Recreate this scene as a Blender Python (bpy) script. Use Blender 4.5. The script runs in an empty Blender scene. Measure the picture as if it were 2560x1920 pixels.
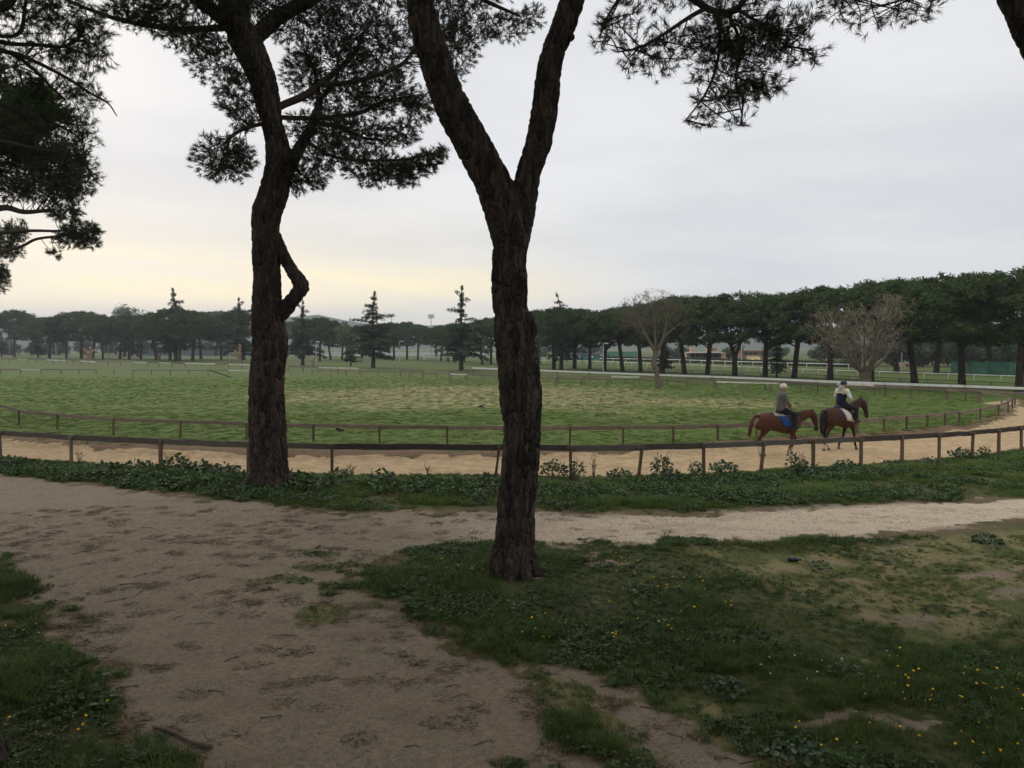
import bpy, bmesh, math, random
import numpy as np
from mathutils import Vector, Matrix, noise as mnoise

random.seed(7)
RNG = np.random.default_rng(11)
R = math.radians
scene = bpy.context.scene
COL = scene.collection

# ------------------------------------------------------------------ camera
CAM_H = 3.7
FPX, CX, CY, HOR = 2009.0, 1280.0, 960.0, 868.0      # focal length and centre in photograph pixels
PITCH = math.atan((CY - HOR) / FPX)
cam_d = bpy.data.cameras.new("camera")
cam_d.sensor_width = 36.0
cam_d.lens = 36.0 * FPX / 2560.0
cam_d.clip_start = 0.1
cam_d.clip_end = 6000.0
cam = bpy.data.objects.new("camera", cam_d)
cam.location = (0, 0, CAM_H)
cam.rotation_euler = (R(90) - PITCH, 0, 0)
COL.objects.link(cam)
scene.camera = cam

# ------------------------------------------------------------------ sky
SUN_AZ, SUN_EL = R(-32), R(24)          # azimuth from +Y (negative = to the west side), elevation
world = bpy.data.worlds.new("World")
scene.world = world
world.use_nodes = True
wn, wl = world.node_tree.nodes, world.node_tree.links
wn.clear()
def wnode(t, **k):
    n = wn.new(t)
    for a, b in k.items():
        setattr(n, a, b)
    return n
def wmath(op, a, b=None, c=None, clamp=False):
    n = wnode("ShaderNodeMath", operation=op, use_clamp=clamp)
    for i, v in enumerate((a, b, c)):
        if v is None:
            continue
        if isinstance(v, (int, float)):
            n.inputs[i].default_value = v
        else:
            wl.new(v, n.inputs[i])
    return n.outputs[0]
def wrange(v, a, b, c=0.0, d=1.0):
    n = wnode("ShaderNodeMapRange", interpolation_type='SMOOTHSTEP')
    wl.new(v, n.inputs[0])
    for i, q in enumerate((a, b, c, d)):
        n.inputs[i + 1].default_value = q
    return n.outputs[0]
def wmix(f, a, b):
    n = wnode("ShaderNodeMix", data_type='RGBA')
    if isinstance(f, (int, float)):
        n.inputs[0].default_value = f
    else:
        wl.new(f, n.inputs[0])
    for i, v in ((6, a), (7, b)):
        if isinstance(v, tuple):
            n.inputs[i].default_value = (*v, 1)
        else:
            wl.new(v, n.inputs[i])
    return n.outputs[2]
tc = wnode("ShaderNodeTexCoord")
sep = wnode("ShaderNodeSeparateXYZ")
wl.new(tc.outputs["Generated"], sep.inputs[0])
X, Y, Z = sep.outputs
sky = wnode("ShaderNodeTexSky", sky_type='NISHITA')
sky.sun_disc = False
sky.sun_elevation = SUN_EL
sky.sun_rotation = SUN_AZ
sky.dust_density = 3.0
# cloud sheet: direction projected on a plane overhead
zz = wmath('ADD', wmath('MAXIMUM', Z, 0.0), 0.12)
comb = wnode("ShaderNodeCombineXYZ")
wl.new(wmath('DIVIDE', X, zz), comb.inputs[0])
wl.new(wmath('DIVIDE', Y, zz), comb.inputs[1])
nz = wnode("ShaderNodeTexNoise")
wl.new(comb.outputs[0], nz.inputs["Vector"])
nz.inputs["Scale"].default_value = 0.55
nz.inputs["Detail"].default_value = 5.0
nz.inputs["Roughness"].default_value = 0.5
cf = wrange(nz.outputs[0], 0.36, 0.64)
grey = wmix(cf, (0.725, 0.740, 0.775), (0.875, 0.880, 0.895))
# thin streaks low over the horizon (stretched sideways)
comb2 = wnode("ShaderNodeCombineXYZ")
wl.new(wmath('MULTIPLY', X, 1.6), comb2.inputs[0])
wl.new(wmath('MULTIPLY', Y, 1.6), comb2.inputs[1])
wl.new(wmath('ADD', wmath('MULTIPLY', Z, 16.0), wmath('MULTIPLY', X, 0.9)), comb2.inputs[2])
nz2 = wnode("ShaderNodeTexNoise")
wl.new(comb2.outputs[0], nz2.inputs["Vector"])
nz2.inputs["Scale"].default_value = 1.5
nz2.inputs["Detail"].default_value = 4.0
streak = wrange(nz2.outputs[0], 0.38, 0.62)
# side of the low sun: brighter, cream coloured gap under the cloud sheet
side = wrange(wmath('ADD', wmath('MULTIPLY', X, math.sin(SUN_AZ)), wmath('MULTIPLY', Y, math.cos(SUN_AZ))), 0.70, 1.0)
low = wmath('MULTIPLY', wrange(Z, 0.22, 0.05), side)
grey = wmix(wmath('MULTIPLY', wmath('MULTIPLY', wrange(Z, 0.34, 0.16), streak), 0.50), grey, (0.690, 0.708, 0.752))
c1 = wmix(wmath('MULTIPLY', low, 0.72), grey, (1.02, 0.925, 0.715))
band = wmath('MULTIPLY', wmath('MULTIPLY', wrange(Z, 0.125, 0.08), wrange(Z, 0.03, 0.075)), side)
c2 = wmix(wmath('MULTIPLY', wmath('MULTIPLY', band, streak), 0.85), c1, (1.20, 1.03, 0.66))
lowgrey = wmath('MULTIPLY', wrange(Z, 0.062, 0.030), wrange(streak, 0.2, 1.0, 0.55, 1.0))
c3 = wmix(wmath('MULTIPLY', lowgrey, 0.75), c2, (0.64, 0.655, 0.69))
# overcast: the sheet is brighter overhead than low down
up = wrange(Z, 0.35, 1.0, 1.0, 1.9)
vm = wnode("ShaderNodeVectorMath", operation='SCALE')
wl.new(c3, vm.inputs[0]); wl.new(up, vm.inputs["Scale"])
bg1 = wnode("ShaderNodeBackground"); bg1.inputs[1].default_value = 0.10
wl.new(sky.outputs[0], bg1.inputs[0])
bg2 = wnode("ShaderNodeBackground"); bg2.inputs[1].default_value = 1.0
wl.new(vm.outputs[0], bg2.inputs[0])
mixs = wnode("ShaderNodeMixShader"); mixs.inputs[0].default_value = 0.96
wl.new(bg1.outputs[0], mixs.inputs[1]); wl.new(bg2.outputs[0], mixs.inputs[2])
wo = wnode("ShaderNodeOutputWorld")
wl.new(mixs.outputs[0], wo.inputs[0])

# ------------------------------------------------------------------ sun behind the clouds
sd = bpy.data.lights.new("sun", 'SUN')
sd.energy = 1.0
sd.angle = R(25)
sd.color = (1.0, 0.90, 0.76)
sun = bpy.data.objects.new("sun", sd)
sv = Vector((math.sin(SUN_AZ) * math.cos(SUN_EL), math.cos(SUN_AZ) * math.cos(SUN_EL), math.sin(SUN_EL)))
sun.rotation_euler = sv.to_track_quat('Z', 'Y').to_euler()
COL.objects.link(sun)

scene.view_settings.view_transform = 'Standard'
scene.view_settings.look = 'None'
scene.view_settings.exposure = 0.0
scene.view_settings.gamma = 1.0
scene.view_settings.use_curve_mapping = False
scene.render.film_transparent = False
scene.cycles.max_bounces = 5
scene.cycles.diffuse_bounces = 2
scene.cycles.glossy_bounces = 2
scene.cycles.transparent_max_bounces = 6
scene.cycles.volume_bounces = 0
scene.cycles.use_denoising = True
scene.cycles.use_adaptive_sampling = True
scene.cycles.adaptive_threshold = 0.02

# ------------------------------------------------------------------ helpers
CP, SP = math.cos(PITCH), math.sin(PITCH)
def ray(u, v):
    x, y = (u - CX) / FPX, (v - CY) / FPX           # y downwards
    return np.array([x, CP - y * SP, -SP - y * CP])
def G(u, v, z=0.0):
    """the point at height z that a line of sight through (u, v) meets"""
    d = ray(u, v)
    t = (z - CAM_H) / d[2]
    return np.array([d[0] * t, d[1] * t, z])
def V(u, v, D):
    """the point at depth D metres"""
    d = ray(u, v)
    t = D / d[1]
    return np.array([d[0] * t, D, CAM_H + d[2] * t])

def props(o, label=None, cat=None, group=None, kind=None):
    if label: o["label"] = label
    if cat: o["category"] = cat
    if group: o["group"] = group
    if kind: o["kind"] = kind
    return o
def empty(name, loc=(0, 0, 0), rz=0.0, label=None, cat=None, group=None, kind=None):
    o = bpy.data.objects.new(name, None)
    o.empty_display_size = 0.2
    o.location = loc
    o.rotation_euler = (0, 0, rz)
    COL.objects.link(o)
    return props(o, label, cat, group, kind)
def mesh(name, verts, faces, smooth=False):
    me = bpy.data.meshes.new(name)
    verts = np.asarray(verts, dtype=np.float32).reshape(-1, 3)
    if isinstance(faces, np.ndarray):
        k = faces.shape[1]
        n = len(faces)
        me.vertices.add(len(verts)); me.vertices.foreach_set("co", verts.ravel())
        me.loops.add(n * k); me.loops.foreach_set("vertex_index", faces.astype(np.int32).ravel())
        me.polygons.add(n); me.polygons.foreach_set("loop_start", np.arange(0, n * k, k, dtype=np.int32))
        me.update(calc_edges=True)
    else:
        me.from_pydata([tuple(map(float, v)) for v in verts], [], [tuple(int(i) for i in f) for f in faces])
        me.update()
    if smooth:
        me.polygons.foreach_set("use_smooth", np.ones(len(me.polygons), dtype=bool))
    return me
def add(name, me, mat, parent=None, label=None, cat=None, group=None, kind=None, loc=None):
    o = bpy.data.objects.new(name, me)
    if mat is not None and len(me.materials) == 0:
        me.materials.append(mat)
    if parent is not None:
        o.parent = parent
    if loc is not None:
        o.location = loc
    COL.objects.link(o)
    return props(o, label, cat, group, kind)
def copy_tree(o, parent=None):
    c = o.copy()
    COL.objects.link(c)
    c.parent = parent
    for ch in o.children:
        copy_tree(ch, c)
    return c
class MB:
    """collects faces for ONE mesh"""
    def __init__(s):
        s.v, s.f, s.n = [], [], 0
    def put(s, verts, faces):
        verts = np.asarray(verts, dtype=float).reshape(-1, 3)
        s.v.append(verts)
        for f in faces:
            s.f.append(tuple(int(i) + s.n for i in f))
        s.n += len(verts)
    def box(s, c, half, rot=None):
        h = np.asarray(half, float)
        p = np.array([[x, y, z] for x in (-1, 1) for y in (-1, 1) for z in (-1, 1)]) * h
        if rot is not None:
            p = p @ np.array(rot).T
        s.put(p + np.asarray(c, float), [(0, 1, 3, 2), (4, 6, 7, 5), (0, 4, 5, 1), (2, 3, 7, 6), (0, 2, 6, 4), (1, 5, 7, 3)])
    def tube(s, pts, rad, n=8, cap=True):
        v, f = tube(pts, rad, n, cap)
        s.put(v, f)
    def mesh(s, name, smooth=False):
        return mesh(name, np.concatenate(s.v), s.f, smooth)
def frames(pts):
    pts = np.asarray(pts, float)
    T = np.gradient(pts, axis=0)
    T /= np.linalg.norm(T, axis=1)[:, None] + 1e-9
    ref = np.array([0, 0, 1.0]) if abs(T[0][2]) < 0.9 else np.array([1.0, 0, 0])
    N = np.zeros_like(pts)
    a = ref - T[0] * (ref @ T[0]); N[0] = a / np.linalg.norm(a)
    for i in range(1, len(pts)):
        a = N[i - 1] - T[i] * (N[i - 1] @ T[i])
        N[i] = a / (np.linalg.norm(a) + 1e-9)
    return T, N, np.cross(T, N)
def tube(pts, rad, n=8, cap=True):
    pts = np.asarray(pts, float)
    m = len(pts)
    rad = np.broadcast_to(np.asarray(rad, float), (m,))
    T, N, B = frames(pts)
    a = np.linspace(0, 2 * np.pi, n, endpoint=False)
    ring = np.cos(a)[None, :, None] * N[:, None, :] + np.sin(a)[None, :, None] * B[:, None, :]
    v = (pts[:, None, :] + ring * rad[:, None, None]).reshape(-1, 3)
    f = []
    for i in range(m - 1):
        for j in range(n):
            k = (j + 1) % n
            f.append((i * n + j, i * n + k, (i + 1) * n + k, (i + 1) * n + j))
    if cap:
        f.append(tuple(range(n - 1, -1, -1)))
        f.append(tuple((m - 1) * n + j for j in range(n)))
    return v, f
def spline(pts, k=6):
    """Catmull-Rom through rows of numbers (any number of columns)"""
    P = np.asarray(pts, float)
    P = np.vstack([2 * P[0] - P[1], P, 2 * P[-1] - P[-2]])
    out = []
    for i in range(1, len(P) - 2):
        for t in np.linspace(0, 1, k, endpoint=False):
            a, b, c, d = P[i - 1], P[i], P[i + 1], P[i + 2]
            out.append(0.5 * ((2 * b) + (-a + c) * t + (2 * a - 5 * b + 4 * c - d) * t * t + (-a + 3 * b - 3 * c + d) * t ** 3))
    out.append(P[-2])
    return np.array(out)
def loft(sections, n=20, lateral=(0, 1, 0)):
    """sections: (x, y, z, half width across `lateral`, half height) along a path"""
    S = np.asarray(sections, float)
    P = S[:, :3]
    T = np.gradient(P, axis=0); T /= np.linalg.norm(T, axis=1)[:, None]
    L = np.asarray(lateral, float)
    A = L[None, :] - T * (T @ L)[:, None]; A /= np.linalg.norm(A, axis=1)[:, None]
    Bn = np.cross(T, A)
    a = np.linspace(0, 2 * np.pi, n, endpoint=False)
    v = P[:, None, :] + np.cos(a)[None, :, None] * A[:, None, :] * S[:, 3][:, None, None] + np.sin(a)[None, :, None] * Bn[:, None, :] * S[:, 4][:, None, None]
    m = len(S)
    f = [(i * n + j, i * n + (j + 1) % n, (i + 1) * n + (j + 1) % n, (i + 1) * n + j) for i in range(m - 1) for j in range(n)]
    f.append(tuple(range(n - 1, -1, -1))); f.append(tuple((m - 1) * n + j for j in range(n)))
    return v.reshape(-1, 3), f
def fuse(name, pieces, voxel, smooth=4, factor=0.5):
    """one closed continuous surface grown round overlapping closed pieces"""
    b = MB()
    for v, f in pieces:
        b.put(v, f)
    me = b.mesh(name + "_raw")
    o = bpy.data.objects.new(name + "_raw", me)
    COL.objects.link(o)
    bm = bmesh.new(); bm.from_mesh(me); bmesh.ops.recalc_face_normals(bm, faces=bm.faces); bm.to_mesh(me); bm.free()
    m = o.modifiers.new("r", 'REMESH'); m.mode = 'VOXEL'; m.voxel_size = voxel; m.use_smooth_shade = True
    if smooth:
        s = o.modifiers.new("s", 'SMOOTH'); s.iterations = smooth; s.factor = factor
    dg = bpy.context.evaluated_depsgraph_get()
    out = bpy.data.meshes.new_from_object(o.evaluated_get(dg))
    out.name = name
    bpy.data.objects.remove(o); bpy.data.meshes.remove(me)
    out.polygons.foreach_set("use_smooth", np.ones(len(out.polygons), dtype=bool))
    return out
def get_co(me):
    a = np.empty(len(me.vertices) * 3, dtype=np.float32); me.vertices.foreach_get("co", a)
    return a.reshape(-1, 3).astype(float)
def set_co(me, co):
    me.vertices.foreach_set("co", np.asarray(co, dtype=np.float32).ravel()); me.update()
def set_col(me, rgb, name="col"):
    a = me.color_attributes.new(name, 'FLOAT_COLOR', 'POINT')
    c = np.ones((len(me.vertices), 4), dtype=np.float32); c[:, :3] = rgb
    a.data.foreach_set("color", c.ravel())
def set_float(me, vals, name):
    a = me.attributes.new(name, 'FLOAT', 'POINT')
    a.data.foreach_set("value", np.asarray(vals, dtype=np.float32))
def sstep(a, b, x):
    t = np.clip((np.asarray(x, float) - a) / (b - a), 0, 1)
    return t * t * (3 - 2 * t)
def _hash(ix, iy, seed):
    h = (ix.astype(np.int64) * 374761393 + iy.astype(np.int64) * 668265263 + seed * 1442695041) & 0x7fffffff
    h = ((h ^ (h >> 13)) * 1274126177) & 0x7fffffff
    return ((h ^ (h >> 16)) & 0xffff) / 65535.0
def vnoise(x, y, seed=0):
    x = np.asarray(x, float); y = np.asarray(y, float)
    ix, iy = np.floor(x), np.floor(y)
    fx, fy = x - ix, y - iy
    fx = fx * fx * (3 - 2 * fx); fy = fy * fy * (3 - 2 * fy)
    a, b = _hash(ix, iy, seed), _hash(ix + 1, iy, seed)
    c, d = _hash(ix, iy + 1, seed), _hash(ix + 1, iy + 1, seed)
    return (a * (1 - fx) + b * fx) * (1 - fy) + (c * (1 - fx) + d * fx) * fy
def fbm(x, y, seed=0, octv=4):
    s, a, t = 0, 0.5, 0
    for i in range(octv):
        s = s + a * vnoise(np.asarray(x) * 2 ** i + 17.3 * i, np.asarray(y) * 2 ** i - 9.1 * i, seed + i); t += a; a *= 0.5
    return s / t
def seg_dist(px, py, poly, closed=True):
    P = np.asarray(poly, float)[:, :2]
    Q = np.roll(P, -1, axis=0) if closed else P[1:]
    P = P if closed else P[:-1]
    best = np.full(np.shape(px), 1e9)
    for (ax, ay), (bx, by) in zip(P, Q):
        dx, dy = bx - ax, by - ay
        t = np.clip(((px - ax) * dx + (py - ay) * dy) / (dx * dx + dy * dy + 1e-12), 0, 1)
        best = np.minimum(best, (px - ax - t * dx) ** 2 + (py - ay - t * dy) ** 2)
    return np.sqrt(best)
def sd_poly(px, py, poly):
    """distance to a closed outline, positive inside"""
    P = np.asarray(poly, float)[:, :2]
    Q = np.roll(P, -1, axis=0)
    ins = np.zeros(np.shape(px), bool)
    for (ax, ay), (bx, by) in zip(P, Q):
        if ay == by:
            continue
        c = ((ay > py) != (by > py)) & (px < (bx - ax) * (py - ay) / (by - ay) + ax)
        ins ^= c
    d = seg_dist(px, py, poly)
    return np.where(ins, d, -d)

# ------------------------------------------------------------------ materials
MATS = {}
class NT:
    def __init__(s, name, rough=0.9, spec=0.2):
        s.m = bpy.data.materials.new(name); s.m.use_nodes = True
        s.n, s.l = s.m.node_tree.nodes, s.m.node_tree.links
        s.b = s.n["Principled BSDF"]
        s.b.inputs["Roughness"].default_value = rough
        s.b.inputs["Specular IOR Level"].default_value = spec
        MATS[name] = s.m
    def node(s, t, **k):
        n = s.n.new(t)
        for a, b in k.items():
            setattr(n, a, b)
        return n
    def put(s, sock, v):
        if isinstance(v, (int, float)):
            sock.default_value = v
        elif isinstance(v, tuple):
            sock.default_value = (*v, 1) if len(v) == 3 and sock.type == 'RGBA' else v
        else:
            s.l.new(v, sock)
    def math(s, op, a, b=0.0, clamp=False):
        n = s.node("ShaderNodeMath", operation=op, use_clamp=clamp)
        s.put(n.inputs[0], a); s.put(n.inputs[1], b)
        return n.outputs[0]
    def rng(s, v, a, b, c=0.0, d=1.0):
        n = s.node("ShaderNodeMapRange", interpolation_type='SMOOTHSTEP')
        s.put(n.inputs[0], v)
        for i, q in enumerate((a, b, c, d)):
            n.inputs[i + 1].default_value = q
        return n.outputs[0]
    def mix(s, f, a, b, mode='MIX'):
        n = s.node("ShaderNodeMix", data_type='RGBA', blend_type=mode)
        s.put(n.inputs[0], f); s.put(n.inputs[6], a); s.put(n.inputs[7], b)
        return n.outputs[2]
    def coord(s, kind="Object", scale=(1, 1, 1)):
        if kind == "World":
            o = s.node("ShaderNodeNewGeometry").outputs["Position"]
        else:
            o = s.node("ShaderNodeTexCoord").outputs[kind]
        if scale == (1, 1, 1):
            return o
        mp = s.node("ShaderNodeMapping"); mp.inputs["Scale"].default_value = scale
        s.l.new(o, mp.inputs[0])
        return mp.outputs[0]
    def noise(s, vec, scale, detail=4.0, rough=0.55, dist=0.0):
        n = s.node("ShaderNodeTexNoise")
        s.l.new(vec, n.inputs["Vector"]); n.inputs["Scale"].default_value = scale
        n.inputs["Detail"].default_value = detail; n.inputs["Roughness"].default_value = rough
        n.inputs["Distortion"].default_value = dist
        return n.outputs[0]
    def voro(s, vec, scale, feature='F1', out="Distance", rand=1.0):
        n = s.node("ShaderNodeTexVoronoi", feature=feature)
        s.l.new(vec, n.inputs["Vector"]); n.inputs["Scale"].default_value = scale
        n.inputs["Randomness"].default_value = rand
        return n.outputs[out]
    def attr(s, name, out="Fac"):
        return s.node("ShaderNodeAttribute", attribute_name=name).outputs[out]
    def rand(s):
        return s.node("ShaderNodeObjectInfo").outputs["Random"]
    def bump(s, h, strength=0.5, dist=0.02):
        n = s.node("ShaderNodeBump"); n.inputs["Strength"].default_value = strength; n.inputs["Distance"].default_value = dist
        s.l.new(h, n.inputs["Height"]); s.l.new(n.outputs[0], s.b.inputs["Normal"])
    def color(s, c):
        s.put(s.b.inputs["Base Color"], c)
        return s.m
def plain(name, c1, c2=None, scale=4.0, rough=0.85, spec=0.2, bump=0.0, bdist=0.01, coord="Object", rnd=0.0, cscale=(1, 1, 1), metal=0.0):
    """paint, wood, cloth and the like: two tones broken up by noise, optional per-object tint and fine relief"""
    t = NT(name, rough, spec)
    t.b.inputs["Metallic"].default_value = metal
    c2 = c2 or tuple(x * 0.7 for x in c1)
    vec = t.coord(coord, cscale)
    n = t.noise(vec, scale, 5.0, 0.6)
    c = t.mix(t.rng(n, 0.3, 0.7), c1, c2)
    if rnd:
        c = t.mix(t.math('MULTIPLY', t.rand(), rnd), c, (0.0, 0.0, 0.0))
    if bump:
        t.bump(n, bump, bdist)
    return t.color(c)

# ------------------------------------------------------------------ the lines of the place (traced, then laid on the ground)
H_NEAR, H_IN = 0.95, 0.72
NEAR_PX = [(-160, 1060), (-70, 1069), (4, 1076), (181, 1087), (404, 1097), (622, 1105), (831, 1108), (1247, 1112), (1427, 1113), (1602, 1112),
           (1758, 1107), (1906, 1102), (2029, 1096), (2150, 1092), (2252, 1086), (2345, 1081), (2427, 1076), (2494, 1071), (2550, 1064)]
NEAR = [G(u, v, H_NEAR) for u, v in NEAR_PX]
NEAR += [np.array([20.6, 30.3, H_NEAR]), np.array([23.2, 32.1, H_NEAR])]
IN_PX = [(0, 1010), (50, 1024), (146, 1034), (286, 1044), (453, 1049), (618, 1055), (785, 1059), (950, 1062), (1119, 1064), (1270, 1065), (1424, 1065),
         (1557, 1064), (1682, 1063), (1793, 1060), (1890, 1058), (1975, 1056), (2062, 1053), (2140, 1049), (2208, 1043), (2264, 1039), (2316, 1036), (2360, 1032), (2396, 1028),
         (2448, 1020), (2494, 1011), (2518, 1003), (2529, 995)]
INB_PX = [(2527, 991), (2515, 987), (2490, 983), (2440, 978), (2404, 976), (2335, 972), (2258, 968), (2176, 965), (2060, 961), (1940, 957), (1860, 955), (1734, 952),
          (1640, 949), (1500, 946), (1355, 943), (1240, 938), (1127, 934), (1000, 929), (811, 925), (614, 925), (522, 925), (338, 924), (307, 924), (160, 923), (0, 923), (-150, 923)]
INNER_F = [G(u, v, H_IN) for u, v in IN_PX]
INNER_B = [G(u, v, H_IN) for u, v in INB_PX]
OUT_PX = [(2640, 986), (2560, 981), (2486, 977), (2412, 972), (2335, 967), (2176, 960.5), (1986, 955), (1860, 950), (1734, 946), (1600, 941), (1400, 938), (1240, 933),
          (1127, 929), (1000, 923.5), (898, 920), (811, 918), (720, 915), (630, 911), (520, 908), (450, 907), (360, 905), (240, 903), (120, 899), (0, 897)]
OUTER_B = [G(u, v, 0.85) for u, v in OUT_PX]
SAND_IN = [G(u, v, -0.1) for u, v in [(-250, 1085), (0, 1108), (150, 1120), (300, 1132), (600, 1143), (870, 1149), (1100, 1148), (1430, 1142), (1600, 1138), (1750, 1130), (1900, 1119),
           (2164, 1102), (2338, 1088), (2468, 1070), (2511, 1055), (2537, 1036), (2546, 1016), (2538, 1004)]]
SAND = [p + np.array([0, 0.35, 0]) for p in NEAR] + [np.array([29.0, 37.5, 0]), np.array([31.6, 43, 0]), np.array([31.4, 49, 0]), np.array([30.6, 54, 0])] + SAND_IN[::-1]
BACK = [p + np.array([0, -0.5, 0]) for p in OUTER_B[1:]] + [p + np.array([0, 0.7, 0]) for p in INNER_B[::-1]]
P0 = lambda L: [G(u, v, 0) for u, v in L]
PATH = P0([(2900, 1228), (2560, 1243), (2200, 1262), (1950, 1275), (1700, 1284), (1500, 1287), (1340, 1272), (1100, 1277), (850, 1275), (650, 1262), (450, 1243), (250, 1218), (0, 1192), (-500, 1150),
           (-900, 1200), (-700, 1330), (-60, 1385), (70, 1440), (150, 1540), (205, 1612), (265, 1690), (335, 1790), (400, 1855), (470, 1940), (520, 2100),
           (1500, 2100), (1470, 1940), (1395, 1850), (1330, 1780), (1230, 1690), (1165, 1640), (1085, 1580), (1010, 1530), (940, 1480), (900, 1440), (960, 1395), (1080, 1362), (1250, 1352), (1450, 1360), (1700, 1356), (2000, 1350),
           (2300, 1328), (2560, 1298), (2900, 1262)])
TONGUE = P0([(1370, 1675), (1480, 1660), (1590, 1715), (1700, 1775), (1810, 1845), (1950, 1960), (1690, 1960), (1620, 1890), (1540, 1815), (1440, 1750)])
THIN = P0([(600, 1385), (800, 1365), (1010, 1380), (960, 1440), (930, 1500), (850, 1560), (700, 1560), (620, 1480)])
THINR = P0([(1700, 1372), (2200, 1350), (2700, 1310), (2700, 1600), (2350, 1600), (2100, 1560), (1950, 1480)])
DRY = P0([(560, 985), (1000, 962), (1300, 965), (1600, 985), (1850, 1003), (1850, 1020), (1500, 1030), (1250, 1030), (900, 1022), (700, 1012)])

def path_bare(x, y):
    """1 where trodden bare, 0 where grass stands, ragged in between"""
    n = fbm(x * 1.3, y * 1.3, 3, 5) - 0.5
    n2 = fbm(x * 4.5, y * 4.5, 9, 3) - 0.5
    a = sd_poly(x, y, PATH) / 0.55 + n * 3.0 + n2 * 1.6
    b = sd_poly(x, y, TONGUE) / 0.35 + n * 2.6 + n2 * 1.8
    bare = np.maximum(sstep(-0.8, 0.9, a), 0.9 * sstep(-0.7, 0.8, b))
    # worn grass creeping over the path, and bald spots in the thin turf
    t = sstep(-0.3, 0.4, sd_poly(x, y, THIN)) * sstep(0.40, 0.60, fbm(x * 1.5 + 3, y * 2.6, 21, 4))
    bare = bare * (1 - 0.85 * t)
    t = sstep(-0.5, 0.8, sd_poly(x, y, THINR)) * sstep(0.50, 0.72, fbm(x * 1.1, y * 2.3, 31, 5) + 0.3 * (fbm(x * 6, y * 9, 33, 3) - 0.5))
    bare = np.maximum(bare, 0.58 * t)
    spots = sstep(0.66, 0.82, fbm(x * 0.8 + 5, y * 1.4, 41, 5) + 0.25 * (fbm(x * 6, y * 8, 43, 3) - 0.5)) * (y < 15) * 0.85
    bare = np.maximum(bare, spots)
    # the bank at the lower left is thick with grass
    lg = sstep(-0.12, -0.40, sd_poly(x, y, PATH) + (fbm(x * 2.2, y * 2.2, 45, 4) - 0.5) * 0.5) * (x < 0) * (y < 13)
    return bare * (1 - lg)
def sand_sd(x, y):
    return sd_poly(x, y, SAND) + (fbm(x * 0.8, y * 0.8, 51, 3) - 0.5) * 0.7
_c, _s = 0, 0
def ground_z(x, y):
    x = np.asarray(x, float); y = np.asarray(y, float)
    z = (fbm(x * 0.35, y * 0.35, 61, 3) - 0.5) * 0.12 * sstep(70, 40, np.hypot(x, y))
    s = sd_poly(x, y, SAND)
    inner = seg_dist(x, y, SAND_IN, closed=False)
    z = z - 0.13 * sstep(-0.1, 0.7, s)
    # the track's inner edge has thrown up a low crumbling bank
    bank = np.exp(-((inner - 0.55) / 0.55) ** 2) * (s < 0.15) * 0.16
    z = z + bank * (0.6 + 0.8 * fbm(x * 1.7, y * 1.7, 71, 3))
    z = z + (s > 0.2) * (fbm(x * 3.0, y * 3.0, 73, 3) - 0.5) * 0.11
    b = sd_poly(x, y, PATH)
    z = z - 0.035 * sstep(0, 1.0, b)
    z = z + (fbm(x * 2.6, y * 2.6, 77, 3) - 0.5) * 0.045 * sstep(0.0, 0.5, b)
    return z
def gz(x, y):
    return float(ground_z(np.array([x]), np.array([y]))[0])

def graded(lo, hi, fine, far_lo, far_hi, grow=1.09):
    a = list(np.arange(lo, hi + 1e-6, fine))
    st, q = fine, hi
    while q < far_hi:
        st *= grow; q += st; a.append(q)
    st, q = fine, lo
    b = []
    while q > far_lo:
        st *= grow; q -= st; b.append(q)
    return np.array(b[::-1] + a)
xs = graded(-11, 13, 0.10, -2600, 2600, 1.05)
ys = np.concatenate([graded(5.5, 17, 0.09, -60, 17, 1.25), graded(17.1, 33, 0.14, 17.05, 2600, 1.045)])
ys = np.unique(np.round(ys, 4))
GX, GY = np.meshgrid(xs, ys)
gx, gy = GX.ravel(), GY.ravel()
gzv = ground_z(gx, gy)
a_path = path_bare(gx, gy)
near_m = np.hypot(gx, gy) < 160
a_sand = sstep(-0.10, 0.25, sand_sd(gx, gy))
sdB = sd_poly(gx, gy, BACK) + (fbm(gx * 0.3, gy * 0.3, 57, 3) - 0.5) * 2.0
a_back = sstep(-0.8, 1.5, sdB)
d_in = seg_dist(gx, gy, SAND_IN, closed=False)
a_soil = sstep(1.25, 0.3, d_in + (fbm(gx * 1.2, gy * 1.2, 81, 4) - 0.5) * 1.6) * (1 - a_sand)
a_soil = np.maximum(a_soil, 0.55 * sstep(0.9, 0.1, np.abs(sd_poly(gx, gy, PATH) + 0.1) + (fbm(gx, gy, 83, 4) - 0.5) * 1.2))
a_dry = sstep(-6, 5, sd_poly(gx, gy, DRY) + (fbm(gx * 0.13, gy * 0.2, 91, 4) - 0.5) * 22)
a_dry = np.maximum(a_dry, 0.75 * sstep(-0.6, 0.8, sd_poly(gx, gy, THINR)))
a_dry = np.maximum(a_dry, sstep(-1, 0.5, sd_poly(gx, gy, THIN)) * 0.5)
a_dry = np.maximum(a_dry, 0.8 * sstep(0.7, 0.1, np.abs(sd_poly(gx, gy, TONGUE) + 0.2)))
a_field = sstep(25.0, 31.0, gy)
a_back = a_back * (0.35 + 0.65 * sstep(-25, 0, gx))
pale = sstep(-3.0, 4.0, gx + (fbm(gx * 0.5, gy * 0.5, 95, 3) - 0.5) * 4) * sstep(11.5, 13.2, gy) * sstep(-0.2, 0.3, sd_poly(gx, gy, PATH))
a_far = sstep(80, 125, gy + 0.15 * gx)
nx, ny = len(xs), len(ys)
I = (np.arange(ny - 1)[:, None] * nx + np.arange(nx - 1)[None, :]).ravel()
quads = np.stack([I, I + 1, I + nx + 1, I + nx], axis=1)
fx, fy = gx[quads].mean(1), gy[quads].mean(1)
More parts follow.
